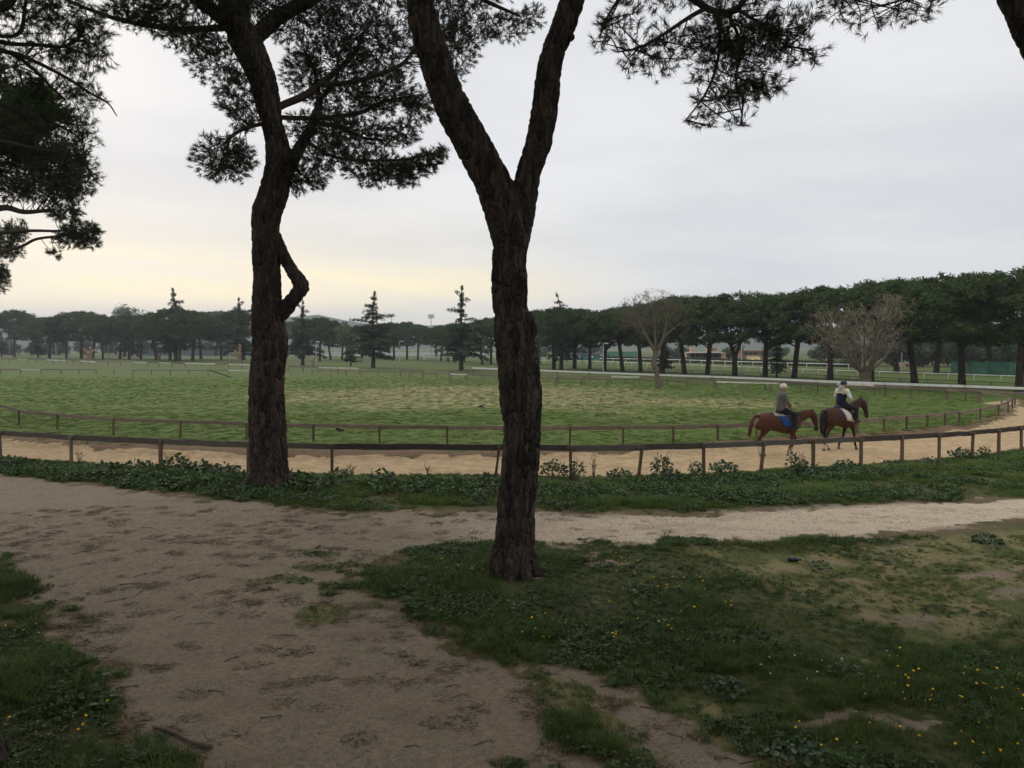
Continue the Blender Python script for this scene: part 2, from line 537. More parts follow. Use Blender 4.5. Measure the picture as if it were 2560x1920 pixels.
f_sand = sd_poly(fx, fy, SAND) > 0
f_path = (sd_poly(fx, fy, PATH) > 0) & ~f_sand
f_back = (sd_poly(fx, fy, BACK) > 0) & ~f_sand & ~f_path

# ---- ground material: turf, trodden earth, sand and soil, each its own colour
t = NT("earth_and_turf", 0.95, 0.1)
w = t.coord("World")
n_big, n_mid, n_fine, n_dust = t.noise(w, 0.35, 4), t.noise(w, 2.2, 5, 0.6), t.noise(w, 14, 5, 0.7), t.noise(w, 70, 3, 0.7)
turf = t.mix(t.rng(n_fine, 0.35, 0.65), (0.050, 0.058, 0.022), (0.098, 0.090, 0.042))
turf = t.mix(t.rng(n_mid, 0.42, 0.66, 0.0, 0.8), turf, (0.060, 0.085, 0.022))
grass = t.mix(t.rng(n_mid, 0.3, 0.7), (0.060, 0.090, 0.020), (0.098, 0.126, 0.032))
grass = t.mix(t.rng(n_big, 0.35, 0.7, 0.0, 0.6), grass, (0.090, 0.148, 0.028))
grass = t.mix(t.rng(t.noise(t.coord('World', (1, 0.4, 1)), 5.0, 4, 0.65), 0.45, 0.7, 0.0, 0.55), grass, (0.060, 0.090, 0.022))
grass = t.mix(t.math('MULTIPLY', t.attr('far'), 0.8), grass, t.mix(t.rng(t.noise(t.coord('World', (0.4, 1.0, 1)), 0.22, 4, 0.6), 0.4, 0.6), (0.056, 0.088, 0.022), (0.080, 0.082, 0.034)))
grass = t.mix(t.attr('field'), turf, grass)
wd = t.coord("World", (1.0, 0.55, 1.0))
n_tuft = t.noise(wd, 1.6, 6, 0.65)
drycol = t.mix(t.rng(n_tuft, 0.44, 0.56), (0.255, 0.215, 0.105), (0.095, 0.112, 0.034))
grass = t.mix(t.math('MULTIPLY', t.attr("dry"), t.rng(n_mid, 0.25, 0.55, 0.55, 1.0)), grass, drycol)
dirt = t.mix(t.rng(n_fine, 0.30, 0.72), (0.272, 0.219, 0.158), (0.194, 0.151, 0.106))
dirt = t.mix(t.rng(n_mid, 0.50, 0.74, 0.0, 0.5), dirt, (0.150, 0.112, 0.080))
gravel = t.mix(t.rng(n_fine, 0.3, 0.7), (0.56, 0.465, 0.345), (0.43, 0.345, 0.25))
n_pat = t.noise(t.coord('World', (0.7, 1.3, 1)), 0.9, 5, 0.65)
dirt = t.mix(t.rng(n_pat, 0.50, 0.72, 0.0, 0.5), dirt, (0.165, 0.125, 0.090))
gravel = t.mix(t.rng(n_pat, 0.50, 0.68, 0.0, 0.5), gravel, (0.30, 0.23, 0.165))
dirt = t.mix(t.attr("pale"), dirt, gravel)
peb = t.voro(w, 34.0)
dirt = t.mix(t.math('MULTIPLY', t.rng(peb, 0.22, 0.12), t.rng(n_dust, 0.50, 0.62)), dirt, (0.50, 0.45, 0.38))
litter = t.voro(t.coord("World", (1.0, 2.3, 1.0)), 16.0)
dirt = t.mix(t.math('MULTIPLY', t.rng(litter, 0.26, 0.14), t.rng(n_fine, 0.42, 0.56)), dirt, (0.070, 0.045, 0.028))
sand = t.mix(t.rng(n_mid, 0.3, 0.7), (0.47, 0.345, 0.200), (0.36, 0.260, 0.148))
ws = t.coord("World", (1.0, 1.8, 1.0))
hoof = t.voro(ws, 2.6, 'SMOOTH_F1')
n_hoof = t.noise(ws, 3.6, 4, 0.7)
sand = t.mix(t.rng(n_hoof, 0.50, 0.62, 0.0, 0.85), sand, (0.31, 0.215, 0.122))
sand = t.mix(t.rng(n_fine, 0.60, 0.72, 0.0, 0.6), sand, (0.30, 0.20, 0.115))
soil = t.mix(t.rng(n_fine, 0.3, 0.7), (0.20, 0.135, 0.085), (0.105, 0.068, 0.042))
def edge(a, k=0.55):
    return t.rng(t.math('ADD', a, t.math('MULTIPLY', t.math('SUBTRACT', n_fine, 0.5), k)), 0.38, 0.62)
c = t.mix(edge(t.attr("soil"), 0.9), grass, soil)
c = t.mix(edge(t.attr("bare"), 0.8), c, dirt)
c = t.mix(edge(t.attr("sand")), c, sand)
c = t.mix(t.math('MULTIPLY', edge(t.attr("back"), 0.8), t.rng(n_mid, 0.3, 0.6, 0.35, 1.0)), c, (0.27, 0.20, 0.125))
hgt = t.math('ADD', t.math('MULTIPLY', n_fine, 0.6), t.math('ADD', t.math('MULTIPLY', n_dust, 0.25), t.math('MULTIPLY', t.math('MULTIPLY', hoof, t.attr("sand")), 1.1)))
t.bump(hgt, 0.9, 0.08)
M_GROUND = t.color(c)

def ground_piece(name, sel):
    q = quads[sel]
    used, inv = np.unique(q, return_inverse=True)
    me = mesh(name, np.stack([gx[used], gy[used], gzv[used]], 1), inv.reshape(-1, 4), True)
    for nm, arr in (("bare", a_path), ("sand", a_sand), ("soil", a_soil), ("dry", a_dry), ("pale", pale), ("back", a_back), ("field", a_field), ("far", a_far)):
        set_float(me, arr[used], nm)
    return add(name, me, M_GROUND, kind="structure")
ground_piece("ground", ~(f_sand | f_path | f_back))
ground_piece("sand_track", f_sand)
ground_piece("dirt_path", f_path)
ground_piece("back_track", f_back)

# far hills
hb = MB()
def ridge(name, u0, u1, tops, D, col):
    us = np.linspace(u0, u1, 70)
    tv = np.interp(us, [a for a, b in tops], [b for a, b in tops]) + (fbm(us * 0.02, us * 0 + D, 5, 4) - 0.5) * 10
    rows = []
    for k, (dd, hh) in enumerate(((0, 0.0), (60, 0.45), (140, 0.8), (260, 1.0), (420, 0.5), (560, 0.0))):
        for u, v in zip(us, tv):
            top = V(u, v, D)
            rows.append([top[0] * (D + dd) / D, D + dd, -1 + (top[2] + 1) * hh * (D + dd) / D if hh else -1])
    n = len(us)
    f = [(i * n + j, i * n + j + 1, (i + 1) * n + j + 1, (i + 1) * n + j) for i in range(5) for j in range(n - 1)]
    return add(name, mesh(name, rows, f, True), col, kind="structure")
M_HILL = plain("wooded_hillside", (0.045, 0.07, 0.045), (0.07, 0.09, 0.06), 0.01, 1.0, 0.0, coord="World")
ridge("hills", -900, 3600, [(-900, 818), (40, 808), (300, 800), (700, 792), (800, 788), (860, 802), (960, 818), (1150, 812), (1300, 826), (2000, 838), (3600, 842)], 1250, M_HILL)

# ------------------------------------------------------------------ bark, needles, leaves
t = NT("pine_bark", 0.95, 0.08)
w = t.coord("World", (10.5, 10.5, 3.0))
warp = t.noise(t.coord("World"), 6.0, 3)
wv = t.node("ShaderNodeVectorMath", operation='ADD'); t.l.new(w, wv.inputs[0])
cw = t.node("ShaderNodeCombineXYZ"); t.l.new(warp, cw.inputs[0]); t.l.new(warp, cw.inputs[1]); t.l.new(cw.outputs[0], wv.inputs[1])
edge_d = t.voro(wv.outputs[0], 1.0, 'DISTANCE_TO_EDGE')
cell = t.voro(wv.outputs[0], 1.0, 'F1', "Color")
sepc = t.node("ShaderNodeSeparateColor"); t.l.new(cell, sepc.inputs[0])
n = t.noise(t.coord("World"), 30, 4, 0.7)
n2 = t.noise(t.coord("World"), 1.3, 3)
c = t.mix(sepc.outputs[0], (0.110, 0.085, 0.068), (0.028, 0.024, 0.021))
c = t.mix(t.math('MULTIPLY', t.rng(sepc.outputs[1], 0.80, 0.95), t.rng(n2, 0.5, 0.68)), c, (0.135, 0.070, 0.042))
c = t.mix(t.rng(n, 0.35, 0.7, 0.0, 0.5), c, (0.050, 0.040, 0.034))
t.bump(t.math('ADD', t.rng(edge_d, 0.0, 0.22), t.math('MULTIPLY', n, 0.35)), 1.0, 0.06)
M_BARK = t.color(c)
M_LIMB = plain("pine_limb_bark", (0.075, 0.058, 0.046), (0.042, 0.034, 0.028), 7.0, 0.95, 0.05, 0.6, 0.01, "World", cscale=(1, 1, 0.5))
def leafmat(name, c1, c2, trans=0.25, rough=0.6, wscale=0.6, rnd=0.35, spec=0.25):
    t = NT(name, rough, spec)
    w = t.coord("World")
    n = t.noise(w, wscale, 3)
    m = t.noise(w, wscale * 9, 2)
    c = t.mix(t.rng(n, 0.35, 0.65), c1, c2)
    c = t.mix(t.rng(m, 0.35, 0.7, 0.0, 0.45), c, tuple(x * 1.7 for x in c2))
    if rnd:
        c = t.mix(t.math('MULTIPLY', t.rand(), rnd), c, tuple(x * 0.45 for x in c1))
    t.color(c)
    tr = t.node("ShaderNodeBsdfTranslucent"); t.put(tr.inputs[0], c)
    mx = t.node("ShaderNodeMixShader"); mx.inputs[0].default_value = trans
    t.l.new(t.b.outputs[0], mx.inputs[1]); t.l.new(tr.outputs[0], mx.inputs[2])
    t.l.new(mx.outputs[0], t.n["Material Output"].inputs[0])
    return t.m
M_NEEDLE = leafmat("pine_needles", (0.030, 0.048, 0.020), (0.045, 0.066, 0.026), 0.2, 0.55, 0.8, 0.0)
M_PINE = leafmat("stone_pine_foliage", (0.028, 0.050, 0.017), (0.058, 0.090, 0.027), 0.18, 0.7, 0.35, 0.30, 0.1)
M_CEDAR = leafmat("cedar_foliage", (0.032, 0.048, 0.028), (0.050, 0.068, 0.038), 0.15, 0.7, 0.5, 0.25, 0.1)
M_BROAD = leafmat("pale_broadleaf_foliage", (0.075, 0.10, 0.05), (0.11, 0.135, 0.07), 0.25, 0.7, 0.4, 0.2, 0.1)

def rand_dirs(n, rng=None):
    d = (rng or RNG).normal(size=(n, 3))
    return d / np.linalg.norm(d, axis=1)[:, None]
def unit(a):
    return a / (np.linalg.norm(a, axis=-1, keepdims=True) + 1e-9)
def tufts(centres, dirs, k=18, L=0.125, wd=0.0045, spread=0.82, rng=RNG):
    """bunches of needles: k thin blades fanned round each direction"""
    n = len(centres)
    d = unit(dirs[:, None, :] + rng.normal(size=(n, k, 3)) * 0.55 * spread)
    ln = L * rng.uniform(0.65, 1.15, (n, k, 1))
    side = unit(np.cross(d, rng.normal(size=(n, k, 3)))) * wd
    c = centres[:, None, :] - dirs[:, None, :] * rng.uniform(0, 0.09, (n, k, 1))
    v = np.stack([c - side, c + side, c + d * ln], axis=2).reshape(-1, 3)
    f = np.arange(len(v)).reshape(-1, 3)
    return v, f
def strands(starts, ends, r0=0.006, r1=0.0025, sag=0.25, seg=4, rng=RNG):
    """many thin three-sided twigs at once, sagging between their ends"""
    n = len(starts)
    tt = np.linspace(0, 1, seg + 1)[None, :, None]
    span = ends - starts
    L = np.linalg.norm(span, axis=1)[:, None, None]
    P = starts[:, None, :] + span[:, None, :] * tt
    P[:, :, 2] -= (4 * tt * (1 - tt))[:, :, 0] * L[:, :, 0] * (sag * rng.uniform(-0.6, 1.0, (n, 1)))
    side0 = unit(np.cross(span, rng.normal(size=(n, 3))))
    P += side0[:, None, :] * (np.sin(tt * np.pi) * L * rng.uniform(-0.12, 0.12, (n, 1, 1)))
    A = side0[:, None, :]
    B = unit(np.cross(span, side0))[:, None, :]
    r = (r0 + (r1 - r0) * tt)
    rings = [P + (A * math.cos(a) + B * math.sin(a)) * r for a in (0, 2.094, 4.189)]
    v = np.stack(rings, axis=2).reshape(-1, 3)
    per = (seg + 1) * 3
    base = (np.arange(n) * per)[:, None, None, None]
    i = np.arange(seg)[None, :, None, None] * 3
    j = np.arange(3)[None, None, :, None]
    k = (j + 1) % 3
    f = np.concatenate([base + i + j, base + i + k, base + i + 3 + k, base + i + 3 + j], axis=3).reshape(-1, 4)
    return v, f
def merge(parts):
    vs, fs, n = [], [], 0
    for v, f in parts:
        vs.append(v); fs.append(f + n); n += len(v)
    return np.concatenate(vs), np.concatenate(fs)

def px_path(L, D, k=5):
    """(u, v, half width in px, depth offset) along a limb -> points and radii"""
    A = spline([(*V(u, v, D + dd), r * (D + dd) / FPX) for u, v, r, dd in L], k)
    return A[:, :3], A[:, 3]
def roots(path, k, seed):
    """root flare round the foot of a trunk"""
    p, r = path
    i = int(np.argmin(np.abs(p[:, 2] - 0.25)))
    c, rr = np.array([p[i, 0], p[i, 1], 0.0]), r[i]
    out = []
    for j in range(k):
        a = seed + j * 6.283 / k + 0.35 * math.sin(j * 2.1 + seed)
        d = np.array([math.cos(a), math.sin(a), 0])
        q = spline([(*(c + d * rr * 0.45 + np.array([0, 0, 0.75])), rr * 0.34), (*(c + d * rr * 0.85 + np.array([0, 0, 0.25])), rr * 0.34), (*(c + d * rr * 1.25 + np.array([0, 0, 0.02])), rr * 0.28), (*(c + d * rr * 1.9 + np.array([0, 0, -0.14])), rr * 0.16)], 5)
        out.append((q[:, :3], q[:, 3]))
    return out
def bark_mesh(name, limbs, voxel, depth=0.035):
    me = fuse(name, [tube(p, r, 20) for p, r in limbs], voxel, 3, 0.5)
    co = get_co(me)
    nr = np.empty(len(me.vertices) * 3, dtype=np.float32); me.vertices.foreach_get("normal", nr); nr = nr.reshape(-1, 3)
    out = np.empty(len(co))
    for i, p in enumerate(co):
        wv = mnoise.noise_vector(Vector(p) * 3.0) * 0.8
        dd, _ = mnoise.voronoi(Vector((p[0] * 10.5 + wv[0], p[1] * 10.5 + wv[1], p[2] * 3.0 + wv[2])))
        e = min(1.0, (dd[1] - dd[0]) / 0.30)
        out[i] = depth * (0.6 + 0.8 * abs(mnoise.noise(Vector(p) * 2.0))) * (e - 0.75) + 0.02 * mnoise.noise(Vector(p) * 1.1) + 0.012 * mnoise.noise(Vector(p) * 11.0)
    set_co(me, co + nr * out[:, None])
    return me

def crown_from_blobs(tree, blobs, D, skel, k=18, L=0.125, wd=0.0045, twig=0.0035, dens=1.0, seed=1):
    """needle bunches on sagging twigs, gathered in the pads that the limbs carry.
    blobs: (u, v, ru, rv, depth offset, bunches); skel: points along the limbs that twigs may leave from"""
    rng = np.random.default_rng(seed)
    T, Dr, S, E, BS, BE = [], [], [], [], [], []
    for (u, v, ru, rv, dd, nb) in blobs:
        De = D + dd
        C = V(u, v, De)
        rx, rz = ru * De / FPX, rv * De / FPX
        ry = max(0.5 * (rx + rz), 0.5)
        nb = int(nb * dens)
        p = rand_dirs(nb, rng) * (rng.uniform(0.05, 1.0, (nb, 1)) ** 0.45)
        pos = C + p * np.array([rx, ry, rz])
        dirs = unit(p * np.array([1, 1, 0.7]) + np.array([0, 0, 0.15]) + rng.normal(size=(nb, 3)) * 0.35)
        # boughs of this pad leave the nearest limb
        nbough = max(3, nb // 32)
        sd_ = np.linalg.norm(skel - C, axis=1)
        near = skel[np.argsort(sd_)[:12]]
        st = near[rng.integers(0, len(near), nbough)]
        en = C + rand_dirs(nbough, rng) * np.array([rx, ry, rz]) * 0.75
        BS.append(st); BE.append(en)
        mids = []
        for q in (0.35, 0.5, 0.65, 0.8, 0.92, 1.0):
            mids.append(st + (en - st) * q)
        mids = np.concatenate(mids)
        inside = mids[np.argsort(np.linalg.norm((mids - C) / np.array([rx, ry, rz]), axis=1))[:max(6, nbough * 4)]]
        dist = np.linalg.norm(pos[:, None, :] - inside[None, :, :], axis=2) + rng.uniform(0, 0.35, (nb, len(inside)))
        S.append(inside[np.argmin(dist, axis=1)]); E.append(pos); T.append(pos); Dr.append(dirs)
    T, Dr, S, E, BS, BE = map(np.concatenate, (T, Dr, S, E, BS, BE))
    tv, tf = tufts(T, Dr, k, L, wd, rng=rng)
    add("needles", mesh("needles", tv, tf), M_NEEDLE, tree, kind="stuff")
    a = strands(S, E, twig * 1.3, twig * 0.8, 0.3, 3, rng)
    near_ok = np.linalg.norm(BE - BS, axis=1) < 2.2
    b = strands(BS[near_ok], BE[near_ok], 0.016, 0.006, -0.08, 6, rng)
    v, f = merge([a, b])
    add("twigs", mesh("twigs", v, f, True), M_LIMB, tree, kind="stuff")

def high_crown(tree, centre, rx, ry, rz, lobes, per, seed, size=0.30, mat=None, name="crown"):
    v, f = umbrella(rx, ry, rz, lobes, per, seed, size)
    return add(name, mesh(name, v + np.array(centre), f), mat or M_PINE, tree, kind="stuff")
def umbrella(rx, ry, rz, lobes, per, seed, size=0.30, flat=0.25):
    """a stone pine's parasol: small leafy faces on many bulging lobes, closed on top, open below"""
    rng = np.random.default_rng(seed)
    C, Rr = [], []
    for i in range(lobes):
        a = rng.uniform(0, 2 * np.pi); q = math.sqrt(rng.uniform(0, 1))
        h = math.sqrt(max(0, 1 - q * q))
        lo = -flat * (1 - q * 0.35)
        z = rng.choice([h * rng.uniform(0.75, 1.0), rng.uniform(lo, h * 0.8)], p=[0.62, 0.38])
        C.append((rx * q * math.cos(a), ry * q * math.sin(a), rz * z)); Rr.append(rng.uniform(0.55, 1.15) * (rx / 6.0))
    C, Rr = np.array(C), np.array(Rr)
    d = rand_dirs(lobes * per, rng).reshape(lobes, per, 3)
    d[:, :, 2] = np.where(d[:, :, 2] < -0.3, -d[:, :, 2] * 0.6, d[:, :, 2])
    p = (C[:, None, :] + d * Rr[:, None, None] * rng.uniform(0.55, 1.08, (lobes, per, 1)) * np.array([1, 1, 0.8])).reshape(-1, 3)
    nrm = unit(d.reshape(-1, 3) + rng.normal(size=(len(p), 3)) * 0.6)
    return cards(p, nrm, size, rng)
def cards(p, nrm, size, rng, aspect=0.55):
    size = np.broadcast_to(np.asarray(size, float), (len(p),))[:, None]
    """one ragged three-bladed spray of leaves at each point"""
    n = len(p)
    a = unit(np.cross(nrm, rng.normal(size=(n, 3)))); b = np.cross(nrm, a)
    s = size * rng.uniform(0.55, 1.25, (n, 1))
    vs = []
    for k in range(3):
        th = k * 2.094 + rng.uniform(-0.5, 0.5, (n, 1))
        d = a * np.cos(th) + b * np.sin(th) + nrm * rng.uniform(0.1, 0.8, (n, 1))
        e = np.cross(nrm, d)
        vs += [p - e * s * 0.22, p + e * s * 0.22, p + d * s]
    v = np.stack(vs, axis=1).reshape(-1, 3)
    return v, np.arange(len(v)).reshape(-1, 3)

# ------------------------------------------------------------------ near pine with the twisted trunk and the kinked branch
DA = G(676, 1224)[1]
tA = empty("pine_tree", G(676, 1220), label="tall pine with a twisted trunk and a kinked side branch beside the sand track", cat="tree", group="near pines")
def relocate(tree):
    """parts are laid out in place; hand them to the tree standing at its base"""
    for ch in tree.children:
        ch.matrix_parent_inverse = Matrix.Translation(tree.location).inverted()
trunkA = px_path([(676, 1262, 58, 0), (676, 1222, 50, 0), (670, 1100, 46, 0), (667, 960, 43, 0), (676, 862, 43, 0), (668, 790, 39, 0), (668, 700, 34, 0), (664, 610, 33, 0), (666, 540, 36, 0), (682, 490, 35, 0),
                  (696, 434, 34, 0), (698, 398, 32, 0), (690, 350, 28, 0), (680, 308, 26, 0), (668, 253, 31, 0), (656, 200, 33, 0), (634, 145, 36, 0), (612, 100, 37, 0), (590, 55, 30, 0), (572, 0, 26, 0), (560, -90, 22, -0.5), (556, -220, 15, -1)], DA, 8)
kinkA = px_path([(690, 806, 13, 0), (706, 782, 18, 0), (724, 760, 18.5, 0), (742, 736, 18.5, 0), (752, 722, 19, 0), (753, 712, 19, 0), (745, 698, 18, 0), (730, 676, 16, 0), (714, 648, 14.5, 0), (702, 616, 13, 0), (692, 585, 11, 0)], DA, 6)
lowrA = px_path([(706, 450, 16, 0), (726, 412, 17, 0), (752, 365, 14, 0.2), (780, 315, 13, 0.4), (795, 275, 11, 0.5), (801, 240, 8, 0.6)], DA, 6)
rlimbA = px_path([(628, 105, 20, 0), (655, 78, 20, 0.2), (700, 40, 19, 0.5), (760, 8, 17, 0.8), (830, -30, 14, 1.2), (930, -80, 10, 2)], DA, 6)
llimbA = px_path([(590, 80, 18, 0), (545, 35, 18, -0.2), (495, 0, 16, -0.4), (440, -60, 12, -1)], DA, 6)
midA = px_path([(606, 70, 16, 0), (610, 20, 13, 0.2), (606, -40, 11, 0.4), (620, -140, 8, 0.6)], DA, 6)
meA = bark_mesh("trunk", [trunkA, kinkA, lowrA, rlimbA, llimbA, midA] + roots(trunkA, 6, 0.4), 0.030, 0.045)
add("trunk", meA, M_BARK, tA)
limbsA = [px_path(L, DA, 5) for L in (
    [(690, 275, 8, 0), (708, 262, 9, 0.1), (760, 240, 9, 0.3), (798, 211, 8, 0.5), (850, 170, 6.5, 0.8), (892, 123, 5.5, 1.0), (907, 83, 4, 1.2)],
    [(798, 211, 6, 0.5), (870, 206, 6, 0.6), (940, 188, 6, 0.7), (1001, 163, 5, 0.9), (1030, 130, 4, 1.0), (1040, 95, 3, 1.1)],
    [(690, 293, 6, 0), (740, 295, 6, 0.3), (802, 295, 6, 0.6), (892, 284, 5, 0.8), (964, 253, 4, 1.0), (1037, 240, 3, 1.2)],
    [(660, 309, 5, 0), (620, 318, 5, -0.4), (585, 336, 4.5, -0.8), (559, 362, 3, -1.1)],
    [(560, 69, 9, 0), (490, 73, 8, -0.5), (428, 72, 7, -1), (312, 52, 6, -1.6), (246, 32, 5, -2.0), (174, 3, 4, -2.5), (90, -40, 3, -3)],
    [(786, 305, 6, 0.4), (850, 318, 5, 0.3), (910, 345, 4, 0.0), (965, 350, 3, -0.3)],
    [(760, 350, 5, 0.2), (830, 390, 4, -0.2), (900, 400, 3.5, -0.5), (985, 400, 3, -0.8), (1060, 390, 2.5, -1.0), (1110, 376, 1.5, -1.2)],
    [(798, 250, 6, 0.6), (790, 190, 5, 0.9), (765, 140, 4, 1.2), (735, 130, 3, 1.4)],
    [(800, 250, 6, 0.6), (840, 200, 4, 1.0), (845, 140, 3, 1.4)])]
for p, r in limbsA:
    v, f = tube(p, r, 8)
    add("limb", mesh("limb", v, f, True), M_LIMB, tA)
skA = np.concatenate([p for p, r in limbsA] + [lowrA[0], rlimbA[0], llimbA[0]])
blobsA = [(555, 395, 85, 62, -1.0, 190), (600, 405, 45, 55, -0.8, 60), (480, 85, 90, 60, -0.8, 130), (545, 150, 85, 70, -0.5, 150), (590, 225, 55, 60, -0.3, 110), (610, 290, 40, 40, -0.4, 60), (565, 265, 30, 18, -0.6, 22), (400, 40, 100, 55, -1.4, 170), (330, 30, 80, 40, -1.8, 100),
          (760, 60, 120, 70, 0.8, 230), (880, 60, 130, 90, 1.2, 300), (830, 160, 120, 70, 1.0, 260), (950, 130, 110, 90, 1.3, 290), (960, 230, 90, 60, 1.0, 190), (870, 250, 110, 60, 0.9, 230), (760, 190, 60, 70, 0.9, 120), (800, 320, 100, 50, 0.3, 170),
          (900, 340, 110, 45, 0.0, 200), (820, 390, 100, 40, -0.2, 160), (770, 440, 60, 40, 0.0, 90), (940, 420, 90, 50, -0.6, 190), (1010, 430, 60, 40, -0.8, 110), (1060, 405, 45, 30, -1.0, 70), (1100, 382, 24, 16, -1.2, 26), (1010, 330, 50, 40, 0.4, 80), (1050, 265, 55, 50, 1.0, 110), (740, 450, 30, 40, 0.2, 40),
          (1080, 60, 100, 90, 2.0, 240), (1130, 120, 75, 70, 2.0, 170), (1180, 60, 80, 60, 2.2, 150), (1120, 190, 45, 35, 1.8, 60), (1270, 70, 70, 38, 2.2, 90), (1330, 40, 40, 30, 2.2, 40), (650, 20, 90, 40, 0.5, 140), (870, -40, 260, 70, 1.5, 420), (500, -30, 200, 60, -1, 320), (1150, -30, 160, 50, 2.2, 240)]
crown_from_blobs(tA, blobsA, DA, skA, k=24, L=0.15, wd=0.0057, twig=0.005, dens=1.6, seed=3)
high_crown(tA, (-6.0, 18.5, 17.3), 7.0, 6.5, 2.6, 110, 90, 5, 0.32, M_PINE, "upper_crown")
relocate(tA)

# ------------------------------------------------------------------ near pine with the forked trunk
DB = G(1284, 1436)[1]
tB = empty("pine_tree", G(1284, 1432), label="dark pine trunk forking into a wide Y, rooted in the grass with yellow flowers", cat="tree", group="near pines")
trunkB = px_path([(1281, 1490, 62, 0), (1282, 1440, 53, 0), (1284, 1400, 51, 0), (1287, 1340, 50, 0), (1290, 1270, 48, 0), (1297, 1200, 47, 0), (1303, 1140, 47, 0), (1305, 1060, 48, 0), (1302, 990, 53, 0), (1296, 920, 52, 0), (1286, 850, 51, 0),
                  (1283, 800, 47, 0), (1277, 770, 43, 0), (1275, 720, 46, 0), (1273, 670, 44, 0), (1276, 630, 43, 0), (1276, 590, 49, 0), (1266, 540, 52, 0), (1246, 490, 49, 0), (1221, 434, 46, 0), (1183, 362, 46, 0), (1143, 289, 44, -0.1), (1110, 217, 41, -0.2), (1086, 145, 39, -0.3),
                  (1064, 72, 37, -0.4), (1050, 0, 34, -0.5), (1040, -120, 28, -0.8), (1020, -300, 18, -1.2)], DB, 7)
rightB = px_path([(1290, 640, 26, 0), (1300, 570, 32, 0), (1312, 500, 33, 0), (1322, 434, 32, 0.05), (1345, 362, 33, 0.1), (1360, 289, 33, 0.15), (1369, 217, 32, 0.2), (1379, 145, 30, 0.25), (1406, 72, 30, 0.3), (1431, 0, 28, 0.4), (1470, -110, 24, 0.5), (1520, -260, 17, 0.6)], DB, 7)
stubB = px_path([(1410, 80, 14, 0.2), (1424, 92, 11, 0.15), (1430, 97, 8, 0.1)], DB, 3)
knotB = px_path([(1318, 780, 14, -0.1), (1324, 820, 20, -0.12), (1322, 870, 14, -0.1)], DB, 4)
meB = bark_mesh("trunk", [trunkB, rightB, stubB, knotB] + roots(trunkB, 6, 1.1), 0.022, 0.034)
add("trunk", meB, M_BARK, tB)
limbsB = [px_path(L, DB, 5) for L in (
    [(1470, -110, 12, 0.5), (1600, -70, 11, 0.2), (1720, -10, 9, 0.0), (1770, 22, 8.5, -0.1), (1815, 32, 8, -0.2), (1850, 15, 7, -0.3), (1880, -30, 5, -0.4)],
    [(1765, 20, 6, -0.1), (1720, 45, 5, -0.3), (1660, 85, 4, -0.5), (1600, 118, 3, -0.7), (1545, 130, 2, -0.9)],
    [(1790, 28, 6, -0.1), (1800, 90, 4.5, -0.2), (1790, 170, 3.5, -0.3), (1760, 240, 2.5, -0.5), (1715, 300, 1.6, -0.7)],
    [(1840, 20, 5, -0.3), (1900, 60, 4, -0.4), (1960, 110, 3, -0.5), (2030, 125, 2, -0.6)],
    [(1820, 30, 5, -0.2), (1850, 110, 3.5, -0.2), (1840, 200, 2.5, -0.2), (1855, 290, 1.6, -0.3)],
    [(1600, -70, 6, 0.2), (1560, -20, 5, 0), (1520, 40, 3, -0.2), (1500, 90, 2, -0.3)],
    [(1850, -60, 9, 0), (2000, -30, 7, 0), (2120, -15, 5, 0), (2260, -10, 4, 0), (2340, 0, 2, 0)],
    [(1060, -50, 9, -0.4), (1150, -30, 7, 0.5), (1230, 10, 5, 1.0), (1300, 40, 3, 1.3)])]
for p, r in limbsB:
    v, f = tube(p, r, 8)
    add("limb", mesh("limb", v, f, True), M_LIMB, tB)
skB = np.concatenate([p for p, r in limbsB])
blobsB = [(1850, 70, 110, 70, -0.3, 190), (1780, 110, 90, 70, -0.3, 110), (1900, 110, 80, 60, -0.4, 120), (1820, 180, 110, 70, -0.3, 120), (1870, 230, 80, 35, -0.3, 60), (1920, 215, 60, 30, -0.4, 45), (1790, 255, 70, 30, -0.5, 30), (1780, 300, 80, 16, -0.6, 20), (1855, 305, 40, 14, -0.3, 9),
          (1560, 60, 70, 55, -0.4, 36), (1510, 70, 35, 45, -0.3, 16), (1600, 120, 70, 45, -0.7, 34), (1640, 170, 60, 25, -0.6, 24), (1680, 100, 80, 60, -0.4, 50), (1570, 170, 30, 18, -0.8, 8), (1500, 100, 30, 20, -0.4, 8), (1990, 130, 50, 35, -0.5, 34), (2020, 60, 45, 40, -0.5, 30), (2040, 145, 25, 18, -0.6, 10), (1960, 60, 60, 50, -0.4, 60),
          (2090, 20, 50, 30, 0, 30), (2150, 35, 40, 25, 0, 13), (2180, 60, 50, 25, 0, 6), (2240, 25, 50, 30, 0, 20), (2290, 40, 40, 25, 0, 16), (2330, 20, 30, 25, 0, 12), (1650, -20, 150, 40, 0, 130), (1850, -40, 160, 50, 0, 200), (2150, -40, 160, 35, 0, 110)]
crown_from_blobs(tB, blobsB, DB, skB, k=26, L=0.135, wd=0.0034, twig=0.0032, dens=1.35, seed=9)
high_crown(tB, (0.3, 9.0, 13.6), 6.2, 6.0, 2.2, 100, 85, 6, 0.32, M_PINE, "upper_crown")
relocate(tB)

